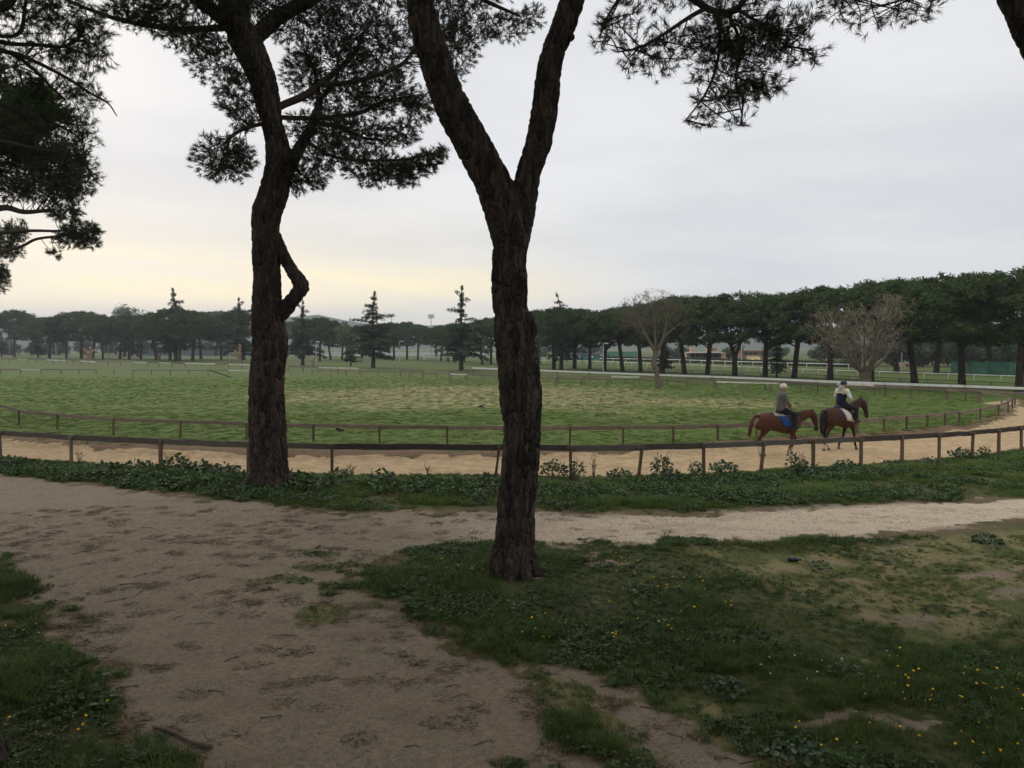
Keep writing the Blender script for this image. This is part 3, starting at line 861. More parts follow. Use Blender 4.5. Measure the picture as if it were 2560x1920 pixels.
# ------------------------------------------------------------------ leaning pine cut by the right edge
tC = empty("pine_tree", (13.4, 12.2, 0), label="leaning pine trunk cut off by the top right corner", cat="tree", group="near pines")
DC = 11.0
ptsC = [(3560, 1600, 62, 1.2), (3250, 1150, 56, 0.9), (3000, 760, 52, 0.6), (2790, 430, 48, 0.3), (2665, 215, 46, 0.1), (2592, 90, 44, 0), (2540, -20, 42, -0.1), (2460, -220, 34, -0.2), (2400, -420, 22, -0.4)]
pC, rC = px_path(ptsC, DC, 6)
tC.location = (pC[0][0], pC[0][1], 0)
k0 = int(np.argmin(np.abs(pC[:, 2])))
me = bark_mesh("trunk", [(pC, rC)], 0.03, 0.036)
add("trunk", me, M_BARK, tC)
high_crown(tC, (6.5, 8.6, 13.2), 5.5, 5.5, 2.0, 90, 80, 8, 0.30, M_PINE, "upper_crown")
relocate(tC)

# ------------------------------------------------------------------ pine whose flared foot just shows in the bottom left corner
tD = empty("pine_tree", (-5.2, 6.6, 0), label="pine standing off the left edge, its boughs filling the top left corner", cat="tree", group="near pines")
DD = 15.0
footD = spline([(-4.93, 6.9, -0.35, 0.62), (-4.98, 6.9, 0.1, 0.44), (-5.10, 6.9, 0.7, 0.36), (-5.6, 7.4, 2.6, 0.33), (-6.6, 8.6, 5.2, 0.30), (-7.9, 10.6, 7.6, 0.26), (-9.2, 13.0, 9.6, 0.20), (-9.6, 14.5, 11.4, 0.12)], 7)
tD.location = (-4.75, 6.9, 0)
me = bark_mesh("trunk", [(footD[:, :3], footD[:, 3])], 0.028, 0.036)
add("trunk", me, M_BARK, tD)
limbsD = [px_path(L, DD, 5) for L in (
    [(-160, -60, 16, -1), (-60, 10, 14, -0.6), (10, 15, 13, -0.4), (40, -20, 9, -0.2)],
    [(-150, 60, 10, -0.5), (0, 105, 6, 0), (90, 112, 5, 0.1), (160, 116, 4, 0.2), (200, 92, 3, 0.3), (215, 60, 2, 0.4)],
    [(-150, 90, 10, -0.5), (0, 126, 6, 0), (60, 142, 5, 0), (150, 185, 4, 0.1), (230, 235, 3, 0.2), (270, 258, 2, 0.2), (292, 290, 1.2, 0.2)],
    [(-120, 95, 8, -0.5), (20, 130, 5, 0), (90, 178, 4, 0.1), (125, 215, 3, 0.2), (165, 250, 2, 0.3)],
    [(-80, 60, 8, 0), (0, 90, 5, 0.1), (50, 80, 5, 0.2), (62, 20, 4, 0.3), (70, -40, 3, 0.3)],
    [(-100, 240, 7, 0), (0, 262, 5, 0), (70, 285, 4, 0), (140, 310, 3, 0), (185, 335, 2, 0.1), (212, 360, 1.2, 0.2)],
    [(-100, 330, 7, 0), (0, 352, 5, 0), (90, 372, 4, 0.1), (160, 384, 3, 0.2), (205, 400, 2, 0.3), (228, 440, 1.2, 0.3)])]
for p, r in limbsD:
    v, f = tube(p, r, 8)
    add("limb", mesh("limb", v, f, True), M_LIMB, tD)
skD = np.concatenate([p for p, r in limbsD])
blobsD = [(60, 40, 110, 60, 0, 190), (170, 40, 90, 55, 0.3, 150), (240, 70, 50, 45, 0.4, 70), (100, 130, 120, 60, 0.2, 170), (200, 140, 70, 60, 0.4, 120), (250, 140, 30, 40, 0.5, 30), (30, 210, 90, 60, 0, 130), (140, 230, 90, 55, 0.3, 130), (220, 235, 40, 50, 0.3, 50), (100, 300, 110, 45, 0.2, 130), (200, 310, 50, 40, 0.2, 60),
          (215, 345, 35, 20, 0.2, 22), (215, 400, 30, 30, 0.3, 28), (225, 440, 22, 25, 0.3, 20), (180, 390, 25, 20, 0.3, 14), (-60, 120, 90, 120, 0, 120), (100, -40, 200, 50, 0, 200)]
crown_from_blobs(tD, blobsD, DD, skD, k=21, L=0.13, wd=0.0036, twig=0.0035, dens=1.3, seed=13)
high_crown(tD, (-9.5, 11.5, 14.0), 6.5, 6.5, 2.2, 100, 85, 18, 0.32, M_PINE, "upper_crown")
relocate(tD)

# ------------------------------------------------------------------ two pines further back on the left edge
def edge_pine(label, base, crown_px, D, trunk_px, blobs, seed, dens, limbs):
    tr = empty("pine_tree", base, label=label, cat="tree", group="pines along the left edge")
    p, r = px_path(trunk_px, D, 6)
    v, f = tube(p, r, 12)
    add("trunk", mesh("trunk", v, f, True), M_BARK, tr)
    sk = [p]
    for L in limbs:
        q, rr = px_path(L, D, 5); sk.append(q)
        v, f = tube(q, rr, 7)
        add("limb", mesh("limb", v, f, True), M_LIMB, tr)
    crown_from_blobs(tr, blobs, D, np.concatenate(sk), k=18, L=0.18, wd=0.0085, twig=0.006, dens=dens, seed=seed)
    high_crown(tr, V(*crown_px, D), 5.0, 5.0, 2.4, 70, 90, seed + 1, 0.32, M_PINE, "upper_crown")
    relocate(tr)
DE = 28.0
edge_pine("dark dense pine crown under the lighter boughs at the left edge", (V(-330, 868, DE)[0], DE, 0), (-260, 300), DE,
          [(-330, 1145, 30, 0), (-325, 900, 26, 0), (-300, 650, 24, 0), (-270, 480, 20, 0), (-240, 330, 14, 0)],
          [(40, 320, 90, 60, 0, 260), (90, 370, 80, 60, 0.3, 260), (40, 400, 90, 60, 0.5, 260), (140, 420, 75, 55, 0.2, 230), (190, 460, 48, 55, 0.1, 150), (170, 380, 55, 50, 0.2, 150), (110, 470, 90, 40, 0, 230), (20, 470, 60, 40, 0, 110), (160, 530, 50, 25, -0.3, 70), (200, 575, 50, 28, -0.4, 90), (215, 605, 38, 20, -0.4, 50), (165, 600, 30, 22, -0.3, 30), (140, 635, 22, 12, -0.3, 12), (235, 575, 18, 14, -0.4, 14),
           (-60, 380, 100, 110, 0.2, 330), (60, 300, 80, 40, 0.2, 160)], 23, 2.0,
          [[(-270, 480, 12, 0), (-100, 560, 9, 0), (0, 520, 8, 0), (60, 530, 6, 0), (130, 525, 4, 0)], [(-270, 520, 10, 0), (-100, 590, 7, 0), (0, 583, 5, 0), (70, 577, 4, 0), (150, 578, 3, -0.2)], [(-270, 560, 9, 0), (-80, 640, 6, 0), (40, 620, 4, 0), (90, 598, 3.5, 0), (150, 590, 3, -0.2), (200, 580, 2, -0.3)], [(-250, 430, 9, 0), (-50, 420, 6, 0), (60, 400, 5, 0), (130, 400, 3, 0)]])
DFp = 40.0
edge_pine("lowest dark pine foliage peeping in at the left edge", (V(-420, 868, DFp)[0], DFp, 0), (-330, 560), DFp,
          [(-420, 1060, 22, 0), (-415, 900, 20, 0), (-390, 760, 17, 0), (-350, 640, 12, 0)],
          [(10, 590, 50, 40, 0, 190), (45, 575, 30, 30, 0, 90), (30, 630, 32, 22, 0, 70), (-30, 620, 60, 60, 0, 200), (-10, 700, 32, 40, 0, 170), (4, 680, 18, 22, 0, 60)], 33, 1.7,
          [[(-350, 660, 8, 0), (-150, 660, 6, 0), (0, 620, 4, 0)], [(-370, 720, 7, 0), (-150, 740, 5, 0), (0, 700, 3, 0)]])

# ------------------------------------------------------------------ pines behind and beside the viewpoint (they shade the foreground)
for i, (x, y, s, lab) in enumerate(((-8.5, -0.5, 1.0, "pine beside the viewpoint, out of view"), (8.5, -3.0, 1.0, "another pine beside the viewpoint, out of view"), (-1.0, -6.5, 1.0, "pine behind the viewpoint, out of view"))):
    tr = empty("pine_tree", (x, y, 0), label=lab, cat="tree", group="near pines")
    p = spline([(x, y, -0.3, 0.42), (x + 0.2, y, 0.4, 0.34), (x + 0.3, y + 0.2, 4, 0.3), (x + 0.1, y + 0.5, 8, 0.26), (x, y + 0.8, 11, 0.16)], 6)
    v, f = tube(p[:, :3], p[:, 3], 14)
    add("trunk", mesh("trunk", v, f, True), M_BARK, tr)
    high_crown(tr, (x, y + 0.8, 10.6), 7.4, 7.4, 2.6, 150, 85, 40 + i, 0.36, M_PINE, "upper_crown")
    relocate(tr)

# ------------------------------------------------------------------ stone pines far off
def pine_variant(seed, fork=False, h=10.5, rx=5.6, sparse=1.0):
    """trunk, limbs and crown meshes of one stone pine, base at the origin"""
    rng = np.random.default_rng(seed)
    bend = rng.uniform(-0.5, 0.5, 2)
    hc = h * 0.56
    tr = MB()
    p = spline([(0, 0, -0.3, 0.42), (0.05, 0, 0.5, 0.31), (bend[0] * 0.5, bend[1] * 0.5, hc * 0.45, 0.27), (bend[0], bend[1], hc * 0.8, 0.25), (bend[0] * 0.9, bend[1], hc * 1.15, 0.14)], 5)
    if fork:
        p = spline([(0, 0, -0.3, 0.42), (0.05, 0, 0.5, 0.33), (0, 0, hc * 0.35, 0.29), (-0.1, 0, hc * 0.5, 0.24), (-0.7, 0, hc * 0.8, 0.18), (-1.2, 0.2, hc * 1.15, 0.1)], 5)
        q = spline([(0, 0, hc * 0.38, 0.22), (0.35, 0, hc * 0.58, 0.18), (0.9, 0, hc * 0.85, 0.15), (1.4, -0.2, hc * 1.15, 0.08)], 5)
        tr.tube(q[:, :3], q[:, 3], 9)
    tr.tube(p[:, :3], p[:, 3], 10)
    top = p[-6, :3]
    lb = MB()
    for i in range(11):
        a = i * 2.4 + rng.uniform(-0.3, 0.3)
        L = rx * rng.uniform(0.5, 0.88)
        s = p[rng.integers(len(p) - 9, len(p) - 2), :3]
        e = np.array([math.cos(a) * L, math.sin(a) * L, hc + (h - hc) * rng.uniform(0.15, 0.5)])
        m = (s + e) / 2 + np.array([0, 0, -0.2])
        z = spline([(*s, 0.11), (*m, 0.08), (*e, 0.03)], 4)
        lb.tube(z[:, :3], z[:, 3], 5, False)
    v, f = umbrella(rx, rx * rng.uniform(0.9, 1.1), h - hc - 0.6, int(120 * sparse), 75, seed + 5, 0.30, 0.72)
    return tr.mesh("trunk", True), lb.mesh("limbs", True), mesh("crown", v + np.array([0, 0, hc + 0.5]), f)
PV = [pine_variant(100), pine_variant(117, h=10.2, rx=5.2), pine_variant(135, True, 10.8, 5.8), pine_variant(151, h=10.6, rx=6.0), pine_variant(171, h=10.0, rx=4.8)]
ORD = "first second third fourth fifth sixth seventh eighth ninth tenth eleventh twelfth thirteenth fourteenth fifteenth sixteenth seventeenth eighteenth nineteenth twentieth".split()
def put_pine(u, vb, vtop, var, label, group, wide=1.0, name="stone_pine"):
    b = G(u, vb)
    h = (vb - vtop) / FPX * b[1]
    H0 = (10.5, 10.2, 10.8, 10.6, 10.0)[var]
    s = h / (H0 + 0.4)
    o = empty(name, (b[0], b[1], 0), RNG.uniform(0, 6.28) if var != 2 else RNG.uniform(-0.3, 0.3), label, "tree", group)
    o.scale = (s * wide, s * wide, s)
    for nm, me, mt in zip(("trunk", "limbs", "crown"), PV[var], (M_BARK, M_LIMB, M_PINE)):
        add(nm, me, mt, o, kind="stuff" if nm != "trunk" else None)
    return o
row = [(2547, 979, 668, 3), (2406, 972, 676, 0), (2286, 960, 690, 1), (2176, 958, 700, 3), (2075, 952, 709, 0), (1985, 947, 728, 1), (1912, 945, 733, 3), (1836, 941, 728, 2), (1768, 937, 736, 0), (1711, 936, 735, 1), (1654, 933, 748, 3), (1602, 930, 756, 0),
       (1556, 928, 766, 1), (1512, 926, 772, 3), (1474, 922, 776, 0), (1436, 922, 768, 4), (1385, 925, 764, 0)]
for i, (u, vb, vt, k) in enumerate(row):
    put_pine(u, vb, vt, k, f"stone pine in the dark row behind the white rail, {ORD[i]} trunk from the right edge", "stone pines in the row behind the white rail", 1.12)
mid = [(1348, 912, 782, 0, "behind the forked trunk"), (1290, 911, 788, 1, "hidden mostly by the forked trunk"), (1228, 910, 792, 3, "first left of the forked trunk"), (1205, 912, 799, 4, "second left of the forked trunk"), (1160, 906, 806, 1, "behind the foot of the tall cedar"), (1121, 904, 810, 0, "just left of the tall cedar's trunk"), (1103, 902, 813, 4, "second left of the tall cedar's trunk"), (1045, 900, 812, 1, "under the right floodlight"), (1018, 899, 803, 3, "between the two floodlights"), (985, 899, 803, 0, "under the left floodlight"), (905, 897, 812, 1, "behind the dark cedar with outstretched arms"),
       (855, 899, 812, 0, "left of the dark cedar with outstretched arms"), (826, 900, 812, 4, "second left of the dark cedar with outstretched arms"), (800, 903, 792, 3, "right of the twisted trunk by the lamp")]
for i, (u, vb, vt, k, lab) in enumerate(mid):
    put_pine(u, vb, vt, k, f"distant stone pine {lab}", "distant stone pines in the middle", 1.05)
left = [(36, 893, 773, 3), (123, 896, 790, 0), (166, 896, 798, 4), (204, 896, 776, 3), (232, 897, 788, 1), (258, 898, 800, 0), (300, 897, 786, 1), (352, 898, 783, 0), (390, 899, 791, 4), (425, 901, 772, 3), (449, 904, 766, 0), (482, 901, 782, 1), (503, 898, 776, 0), (553, 899, 788, 3), (610, 900, 771, 1)]
for i, (u, vb, vt, k) in enumerate(left):
    put_pine(u, vb, vt, k, f"hazy stone pine left of the twisted trunk, {ORD[i]} from the left edge", "hazy stone pines on the left", 0.9 + 0.35 * ((i * 0.618) % 1))
# a few more pines in a second rank that close the gaps above the rails
for i, (u, vb, vt, k) in enumerate([(80, 888, 792, 1), (330, 889, 788, 0), (540, 889, 776, 1), (700, 890, 800, 3), (760, 890, 797, 4), (950, 890, 806, 0), (1090, 892, 818, 3), (2240, 930, 745, 4), (2340, 932, 735, 0), (2480, 934, 725, 1)]):
    put_pine(u, vb, vt, k, f"stone pine in the rank behind the others, {ORD[i]} from the left", "stone pines in the second rank", 1.25)

# ------------------------------------------------------------------ cedars
def cedar_variant(seed, tiers, L0, leader, arms, dens=1.0, h=10.0, first=0.16):
    rng = np.random.default_rng(seed)
    tr, lb, P, N, SZ = MB(), MB(), [], [], []
    tip = leader
    ax = spline([(0, 0, -0.3, 0.36), (0, 0, 0.5, 0.27), (0.05, 0, h * 0.35, 0.2), (0.0, 0, h * 0.7, 0.10), (tip[0] * 0.4, 0, h * 0.88, 0.05), (tip[0], tip[1], h, 0.015)], 6)
    tr.tube(ax[:, :3], ax[:, 3], 9)
    def bough(z, a, L, droop, n):
        i = np.argmin(np.abs(ax[:, 2] - z)); s = ax[i, :3]
        d = np.array([math.cos(a), math.sin(a), 0])
        tt = np.linspace(0, 1, 7)
        pts = s + d * L * tt[:, None] + np.array([0, 0, 1]) * (L * (0.22 * tt - droop * tt ** 2))[:, None]
        lb.tube(pts, np.linspace(0.055, 0.012, 7) * (0.5 + L / 5), 4, False)
        q = rng.uniform(0.12, 1.0, n) ** 0.8
        c = np.stack([np.interp(q, tt, pts[:, j]) for j in range(3)], 1)
        sd_ = np.array([-d[1], d[0], 0])
        wdt = (L * 0.32 * (1.05 - q) + 0.05) * (1.0 if z < 0.5 * h else 0.7)
        c += sd_ * (rng.uniform(-1, 1, n) * wdt)[:, None] + np.array([0, 0, 1]) * rng.normal(-0.10, 0.12, n)[:, None]
        P.append(c); N.append(unit(np.tile([0, 0, 1.0], (n, 1)) + d * 0.3 + rng.normal(size=(n, 3)) * 0.35)); SZ.append(np.full(n, 0.30 if z < 0.5 * h else 0.22) * (1.15 - 0.45 * q))
    for k in range(tiers):
        q = k / (tiers - 1)
        z = h * (first + (0.96 - first) * q)
        L = L0(q) * rng.uniform(0.78, 1.15)
        nb = rng.integers(6, 9) if q < 0.75 else rng.integers(5, 7)
        a0 = rng.uniform(0, 6.28)
        for b in range(nb):
            Lb = L * rng.uniform(0.35, 1.2)
            bough(z + rng.uniform(-0.2, 0.2) * h / tiers, a0 + b * 6.283 / nb + rng.uniform(-0.3, 0.3), Lb, rng.uniform(0.15, 0.40), int((14 + 50 * Lb) * dens))
    for z, a, L, dr in arms:
        bough(z * h, a, L, dr, int(75 * L * dens))
    n = int(34 * dens)
    zz_ = rng.uniform(0.72, 1.0, n) * h
    P.append(np.stack([np.interp(zz_, ax[:, 2], ax[:, j]) for j in range(3)], 1) + rng.normal(size=(n, 3)) * 0.05); N.append(rand_dirs(n, rng)); SZ.append(np.full(n, 0.16))
    v, f = cards(np.concatenate(P), np.concatenate(N), np.concatenate(SZ), rng)
    return tr.mesh("trunk", True), lb.mesh("boughs", True), mesh("foliage", v, f)
CV = [cedar_variant(201, 13, lambda q: 3.9 * (1 - q) ** 0.9 + 0.14, (0.3, 0), [(0.66, 0.1, 2.6, 0.08), (0.60, 3.3, 3.0, 0.10), (0.80, 2.9, 1.2, 0.15)], 0.8),
      cedar_variant(214, 13, lambda q: 3.9 * (1 - q) ** 0.9 + 0.15 if q < 0.45 else 1.8 * (1 - q) + 0.12, (0.15, 0.1), [(0.72, 3.0, 1.7, 0.12), (0.62, 0.2, 1.9, 0.18), (0.84, 0.1, 1.0, 0.2), (0.90, 3.3, 0.8, 0.0)], 0.8),
      cedar_variant(233, 12, lambda q: 3.6 * (1 - q) ** 0.8 + 0.12, (-0.7, 0), [], 0.55),
      cedar_variant(251, 12, lambda q: 3.2 * (1 - q) ** 0.85 + 0.1, (0.05, 0), [], 0.9)]
def put_cedar(u, vb, vtop, k, label, wide=1.0, flip=1):
    b = G(u, vb)
    s = (vb - vtop) / FPX * b[1] / 10.0
    o = empty("cedar_tree", (b[0], b[1], 0), 0, label, "tree", "cedars among the pines")
    o.scale = (s * wide * flip, s * wide, s)
    for nm, me, mt in zip(("trunk", "boughs", "foliage"), CV[k], (M_LIMB, M_LIMB, M_CEDAR)):
        add(nm, me, mt, o, kind="stuff" if nm != "trunk" else None)
for a in [(933, 920, 727, 0, "dark cedar with two outstretched arms left of the forked trunk"), (1153, 926, 713, 1, "tall cedar with a ragged spire just left of the forked trunk"), (1403, 925, 732, 2, "pale sparse cedar with a bent tip right of the forked trunk"),
          (601, 907, 743, 1, "cedar with a drooping tip close left of the twisted trunk"), (323, 899, 779, 3, "cedar with a narrow dark tip among the hazy pines"), (440, 903, 719, 0, "cedar whose double spire rises over a round pine on the left"), (757, 914, 751, 1, "broad cedar close right of the twisted trunk"),
          (95, 895, 827, 3, "small cedar between the two leftmost hazy pines"), (4, 893, 830, 3, "small cedar cut by the left edge"), (1942, 945, 845, 2, "thin young cedar in front of the pine row"), (877, 915, 838, 3, "small cedar left of the dark cedar's trunk"), (1660, 932, 842, 3, "low cedar behind the first bare tree")]:
    put_cedar(a[0], a[1], a[2], a[3], a[4], 1.0, -1 if a[0] in (601, 440) else 1)

# pale tall broadleaf tree in the left distance, and bushes beyond the rails
def leafy(name, label, u, vb, vt, wpx, seed, mat, lob=26, per=70, group=None, cat="tree", zlo=0.3, sz=0.4):
    b = G(u, vb)
    h = (vb - vt) / FPX * b[1]; wd = wpx / FPX * b[1] / 2
    rng = np.random.default_rng(seed)
    o = empty(name, (b[0], b[1], 0), 0, label, cat, group)
    tr = MB()
    p = spline([(0, 0, -0.2, 0.03 * h), (0.1, 0, h * 0.3, 0.022 * h), (-0.1, 0, h * 0.6, 0.014 * h), (0.1, 0, h * 0.85, 0.006 * h)], 4)
    tr.tube(p[:, :3], p[:, 3], 7)
    add("trunk", tr.mesh("trunk", True), M_LIMB, o)
    C = rand_dirs(lob, rng) * rng.uniform(0.35, 0.85, (lob, 1)) * np.array([wd, wd, h * (1 - zlo) / 2]) + np.array([0, 0, h * (1 + zlo) / 2])
    rr = rng.uniform(0.16, 0.30, lob) * (wd + h * 0.2)
    d = rand_dirs(lob * per, rng).reshape(lob, per, 3)
    pp = (C[:, None] + d * rr[:, None, None] * rng.uniform(0.4, 1.05, (lob, per, 1))).reshape(-1, 3)
    pp[:, 2] = np.maximum(pp[:, 2], 0.05)
    v, f = cards(pp, unit(d.reshape(-1, 3) + rng.normal(size=(len(pp), 3)) * 0.5), sz, rng)
    add("crown", mesh("crown", v, f), mat, o, kind="stuff")
M_HAZEL = leafmat('grey_green_foliage', (0.055, 0.075, 0.042), (0.080, 0.100, 0.055), 0.15, 0.8, 0.3, 0.25, 0.1)
leafy("broadleaf_tree", "tall pale broadleaf tree rising behind the hazy pines on the left", 312, 892, 757, 80, 301, M_BROAD, 30, 90, sz=0.55)
leafy("broadleaf_tree", "lower pale broadleaf tree beside the tall one on the left", 345, 892, 770, 60, 302, M_BROAD, 22, 80, sz=0.5)
leafy("broadleaf_tree", "thin leafed tree standing left of the dark cedar with outstretched arms", 866, 905, 796, 60, 303, M_BROAD, 16, 40, sz=0.45)
for i, (u, vb, vt, wp) in enumerate([(1690, 896, 868, 60), (1835, 898, 866, 50), (1940, 899, 868, 60), (2050, 906, 862, 50), (2100, 913, 848, 90), (2150, 915, 850, 70), (2230, 915, 842, 90), (2280, 916, 840, 110), (2330, 917, 838, 100), (2370, 917, 842, 110), (2420, 917, 846, 90), (2470, 918, 838, 110), (2520, 918, 836, 110), (2550, 918, 834, 100)]):
    leafy("background_tree", f"low hazy tree beyond the racecourse rails, {ORD[i]} from the left", u, vb, vt, wp * 1.35, 320 + i, M_HAZEL, 20, 60, "low trees beyond the racecourse", zlo=0.1, sz=0.6)

for i, (u, vt, wp) in enumerate([(20, 850, 90), (95, 856, 80), (150, 852, 90), (215, 850, 90), (290, 854, 90), (365, 852, 80), (440, 850, 90), (520, 852, 90), (600, 852, 90), (680, 856, 80), (750, 858, 70), (1340, 862, 80), (1420, 864, 80), (1480, 862, 80)]):
    leafy("background_tree", f"low hazy thicket tree far behind the pine trunks, {ORD[i]} from the left", u, 887.5, vt, wp, 350 + i, M_HAZEL, 18, 50, "low thicket trees far behind the pines", zlo=0.05, sz=0.9)

# ------------------------------------------------------------------ bare trees
M_BARE = plain("bare_branch_bark", (0.150, 0.128, 0.094), (0.100, 0.084, 0.062), 3.0, 0.95, 0.05, 0.4, 0.01, "World")
M_BARE2 = plain("bare_reddish_twigs", (0.275, 0.228, 0.170), (0.200, 0.162, 0.120), 3.0, 0.95, 0.05, 0.0, 0.01, "World")
def bare_tree(label, u, vb, limbs, trunk, seed, spread, keep, twmat, depth=5, thin=1.0):
    b = G(u, vb)
    rng = np.random.default_rng(seed)
    o = empty("bare_tree", (b[0], b[1], 0), 0, label, "tree", "leafless trees")
    tb = [ (lambda A: (A[:, :3], A[:, 3]))(spline(trunk, 6)) ]
    ends = []
    lv, lr = [], []
    for L in limbs:
        A = spline(L, 5); tb.append((A[:, :3], A[:, 3]))
        for i in range(4, len(A), 3):
            ends.append((A[i, :3], unit(A[i, :3] - A[i - 2, :3]), A[i, 3], 0))
        ends.append((A[-1, :3], unit(A[-1, :3] - A[-3, :3]), A[-1, 3], 0))
    me = fuse("trunk", [tube(p, r, 12) for p, r in tb], 0.05, 2)
    add("trunk", me, M_BARE, o)
    S, E, R0 = [], [], []
    cur = ends
    for lvl in range(depth):
        nxt = []
        for p, d, r, _ in cur:
            kk = (3 if lvl < 1 else 2) + (rng.random() < 0.5)
            for c in range(kk):
                dd = unit(d + rng.normal(size=3) * spread + np.array([0, 0, 0.14]))
                L = max(0.22, (1.25 * 0.72 ** lvl)) * rng.uniform(0.6, 1.2)
                e = p + dd * L
                if not keep(e):
                    continue
                S.append(p); E.append(e); R0.append(max(0.007, min(r, 0.05) * 0.6))
                nxt.append((e, dd, max(0.007, r * 0.62), 0))
        cur = nxt
        if len(cur) > 3600:
            idx = rng.choice(len(cur), 3600, replace=False); cur = [cur[i] for i in idx]
    S, E, R0 = np.array(S), np.array(E), np.array(R0)
    if thin < 1:
        m_ = rng.random(len(S)) < thin
        S, E, R0 = S[m_], E[m_], R0[m_]
    v, f = strands(S, E, R0[:, None, None] if False else 0.014, 0.008, 0.05, 2, rng)
    add("twigs", mesh("twigs", v, f, True), twmat, o, kind="stuff")
def ell(c, r):
    c, r = np.array(c), np.array(r)
    return lambda e: (((e - c) / r) ** 2).sum() < 1.0
# first: rounded crown on a knobbly leaning stem
bare_tree("bare grey tree with a knobbly stem and rounded twiggy crown behind the infield", 1642, 971,
          [[(-0.1, 0, 3.2, 0.19), (-0.9, 0.2, 4.6, 0.13), (-1.6, 0.5, 6.2, 0.09), (-1.7, 0.4, 7.4, 0.05)], [(-0.1, 0, 3.0, 0.18), (0.5, -0.3, 4.6, 0.13), (0.8, -0.5, 6.4, 0.08), (1.0, -0.4, 8.0, 0.04)], [(-0.9, 0.2, 4.6, 0.1), (-2.0, -0.5, 5.4, 0.07), (-2.9, -0.9, 6.0, 0.04)],
           [(0.5, -0.3, 4.6, 0.1), (1.6, 0.5, 5.4, 0.07), (2.5, 0.9, 6.0, 0.04)], [(-0.1, 0, 3.4, 0.1), (0, 1.2, 5.0, 0.07), (0.2, 1.9, 6.3, 0.04)], [(-0.1, 0, 3.4, 0.1), (-0.2, -1.3, 4.8, 0.07), (-0.3, -2.0, 6.0, 0.04)], [(0.8, -0.5, 6.2, 0.07), (1.7, -0.8, 7.4, 0.04), (2.0, -0.9, 8.2, 0.03)]],
          [(0.05, 0, -0.2, 0.30), (0.05, 0, 0.4, 0.23), (0.0, 0, 1.3, 0.22), (-0.25, 0, 2.1, 0.27), (-0.24, 0, 2.7, 0.23), (-0.1, 0, 3.4, 0.17)], 401, 0.55, ell((-0.5, 0, 5.9), (3.7, 3.5, 3.1)), M_BARE)
# second: squat bole, many arms spreading like a fan
arms = []
for i in range(13):
    a = i * 2.4; q = 0.30 + 0.70 * ((i * 0.618) % 1)
    r1, r2 = 2.9 * q, 6.4 * q
    arms.append([(0.25 * math.cos(a), 0.25 * math.sin(a), 1.5, 0.17), (r1 * 0.75 * math.cos(a), r1 * 0.75 * math.sin(a), 2.7, 0.11), (r1 * 1.1 * math.cos(a), r1 * 1.1 * math.sin(a), 3.7 + 1.6 * (1 - q), 0.08), (r2 * 0.85 * math.cos(a), r2 * 0.85 * math.sin(a), 4.7 + 2.3 * (1 - q), 0.045)])
bare_tree("bare reddish tree with a squat bole and fanned arms behind the two riders", 2162, 975, arms,
          [(0.1, 0, -0.2, 0.70), (0.1, 0, 0.4, 0.56), (0.0, 0, 1.0, 0.50), (0.0, 0, 1.5, 0.50), (0, 0, 1.8, 0.3)], 433, 0.55, ell((0.7, 0, 4.6), (6.5, 5.6, 3.9)), M_BARE2, 4, 0.55)

# cut stumps on the left, behind the infield
M_STUMP = plain("weathered_stump_wood", (0.24, 0.18, 0.12), (0.14, 0.10, 0.07), 6.0, 0.95, 0.05, 0.5, 0.02, "Object")
M_CUT = plain("fresh_cut_wood", (0.55, 0.42, 0.24), (0.45, 0.33, 0.19), 8.0)
def stump(label, u, vb, h, arms_, r):
    b = G(u, vb)
    o = empty("cut_tree_stump", (b[0], b[1], 0), 0, label, "stump", "sawn tree stumps")
    pcs = [tube(*(lambda A: (A[:, :3], A[:, 3]))(spline([(0, 0, -0.2, r * 1.2), (0, 0, h * 0.4, r), (0.05, 0, h * 0.7, r * 1.05)], 5)), 10)]
    for ax_, az, rr in arms_:
        pcs.append(tube(*(lambda A: (A[:, :3], A[:, 3]))(spline([(0, 0, h * 0.5, rr), (ax_ * 0.5, 0.1, (h * 0.5 + az) / 2, rr), (ax_, 0.1, az, rr * 0.9)], 5)), 9))
    add("bole", fuse("bole", pcs, 0.09, 1), M_STUMP, o)
    for ax_, az, rr in arms_:
        v, f = tube([(ax_, 0.1, az - 0.02), (ax_ + 0.02, 0.1, az + 0.05)], [rr * 0.8, rr * 0.78], 9)
        add("sawn_end", mesh("sawn_end", v, f), M_CUT, o)
stump("branched brown stump left of the cedar with a narrow tip", 225, 902, 3.2, [(-1.6, 3.2, 0.45), (0.2, 3.6, 0.4), (1.2, 2.9, 0.4)], 0.75)
stump("small brown stump between two lamp posts left of the twisted trunk", 398, 901, 1.9, [(-0.3, 2.0, 0.22), (0.5, 1.9, 0.2)], 0.38)
stump("tall sawn stump with pale cut ends close left of the twisted trunk", 598, 910, 3.4, [(0.2, 4.2, 0.34), (-1.0, 3.0, 0.3), (-1.9, 2.4, 0.28)], 0.5)
stump("small leaning stump at the foot of the lamp right of the twisted trunk", 783, 918, 1.6, [(0.3, 1.9, 0.16), (-0.35, 1.4, 0.14)], 0.22)

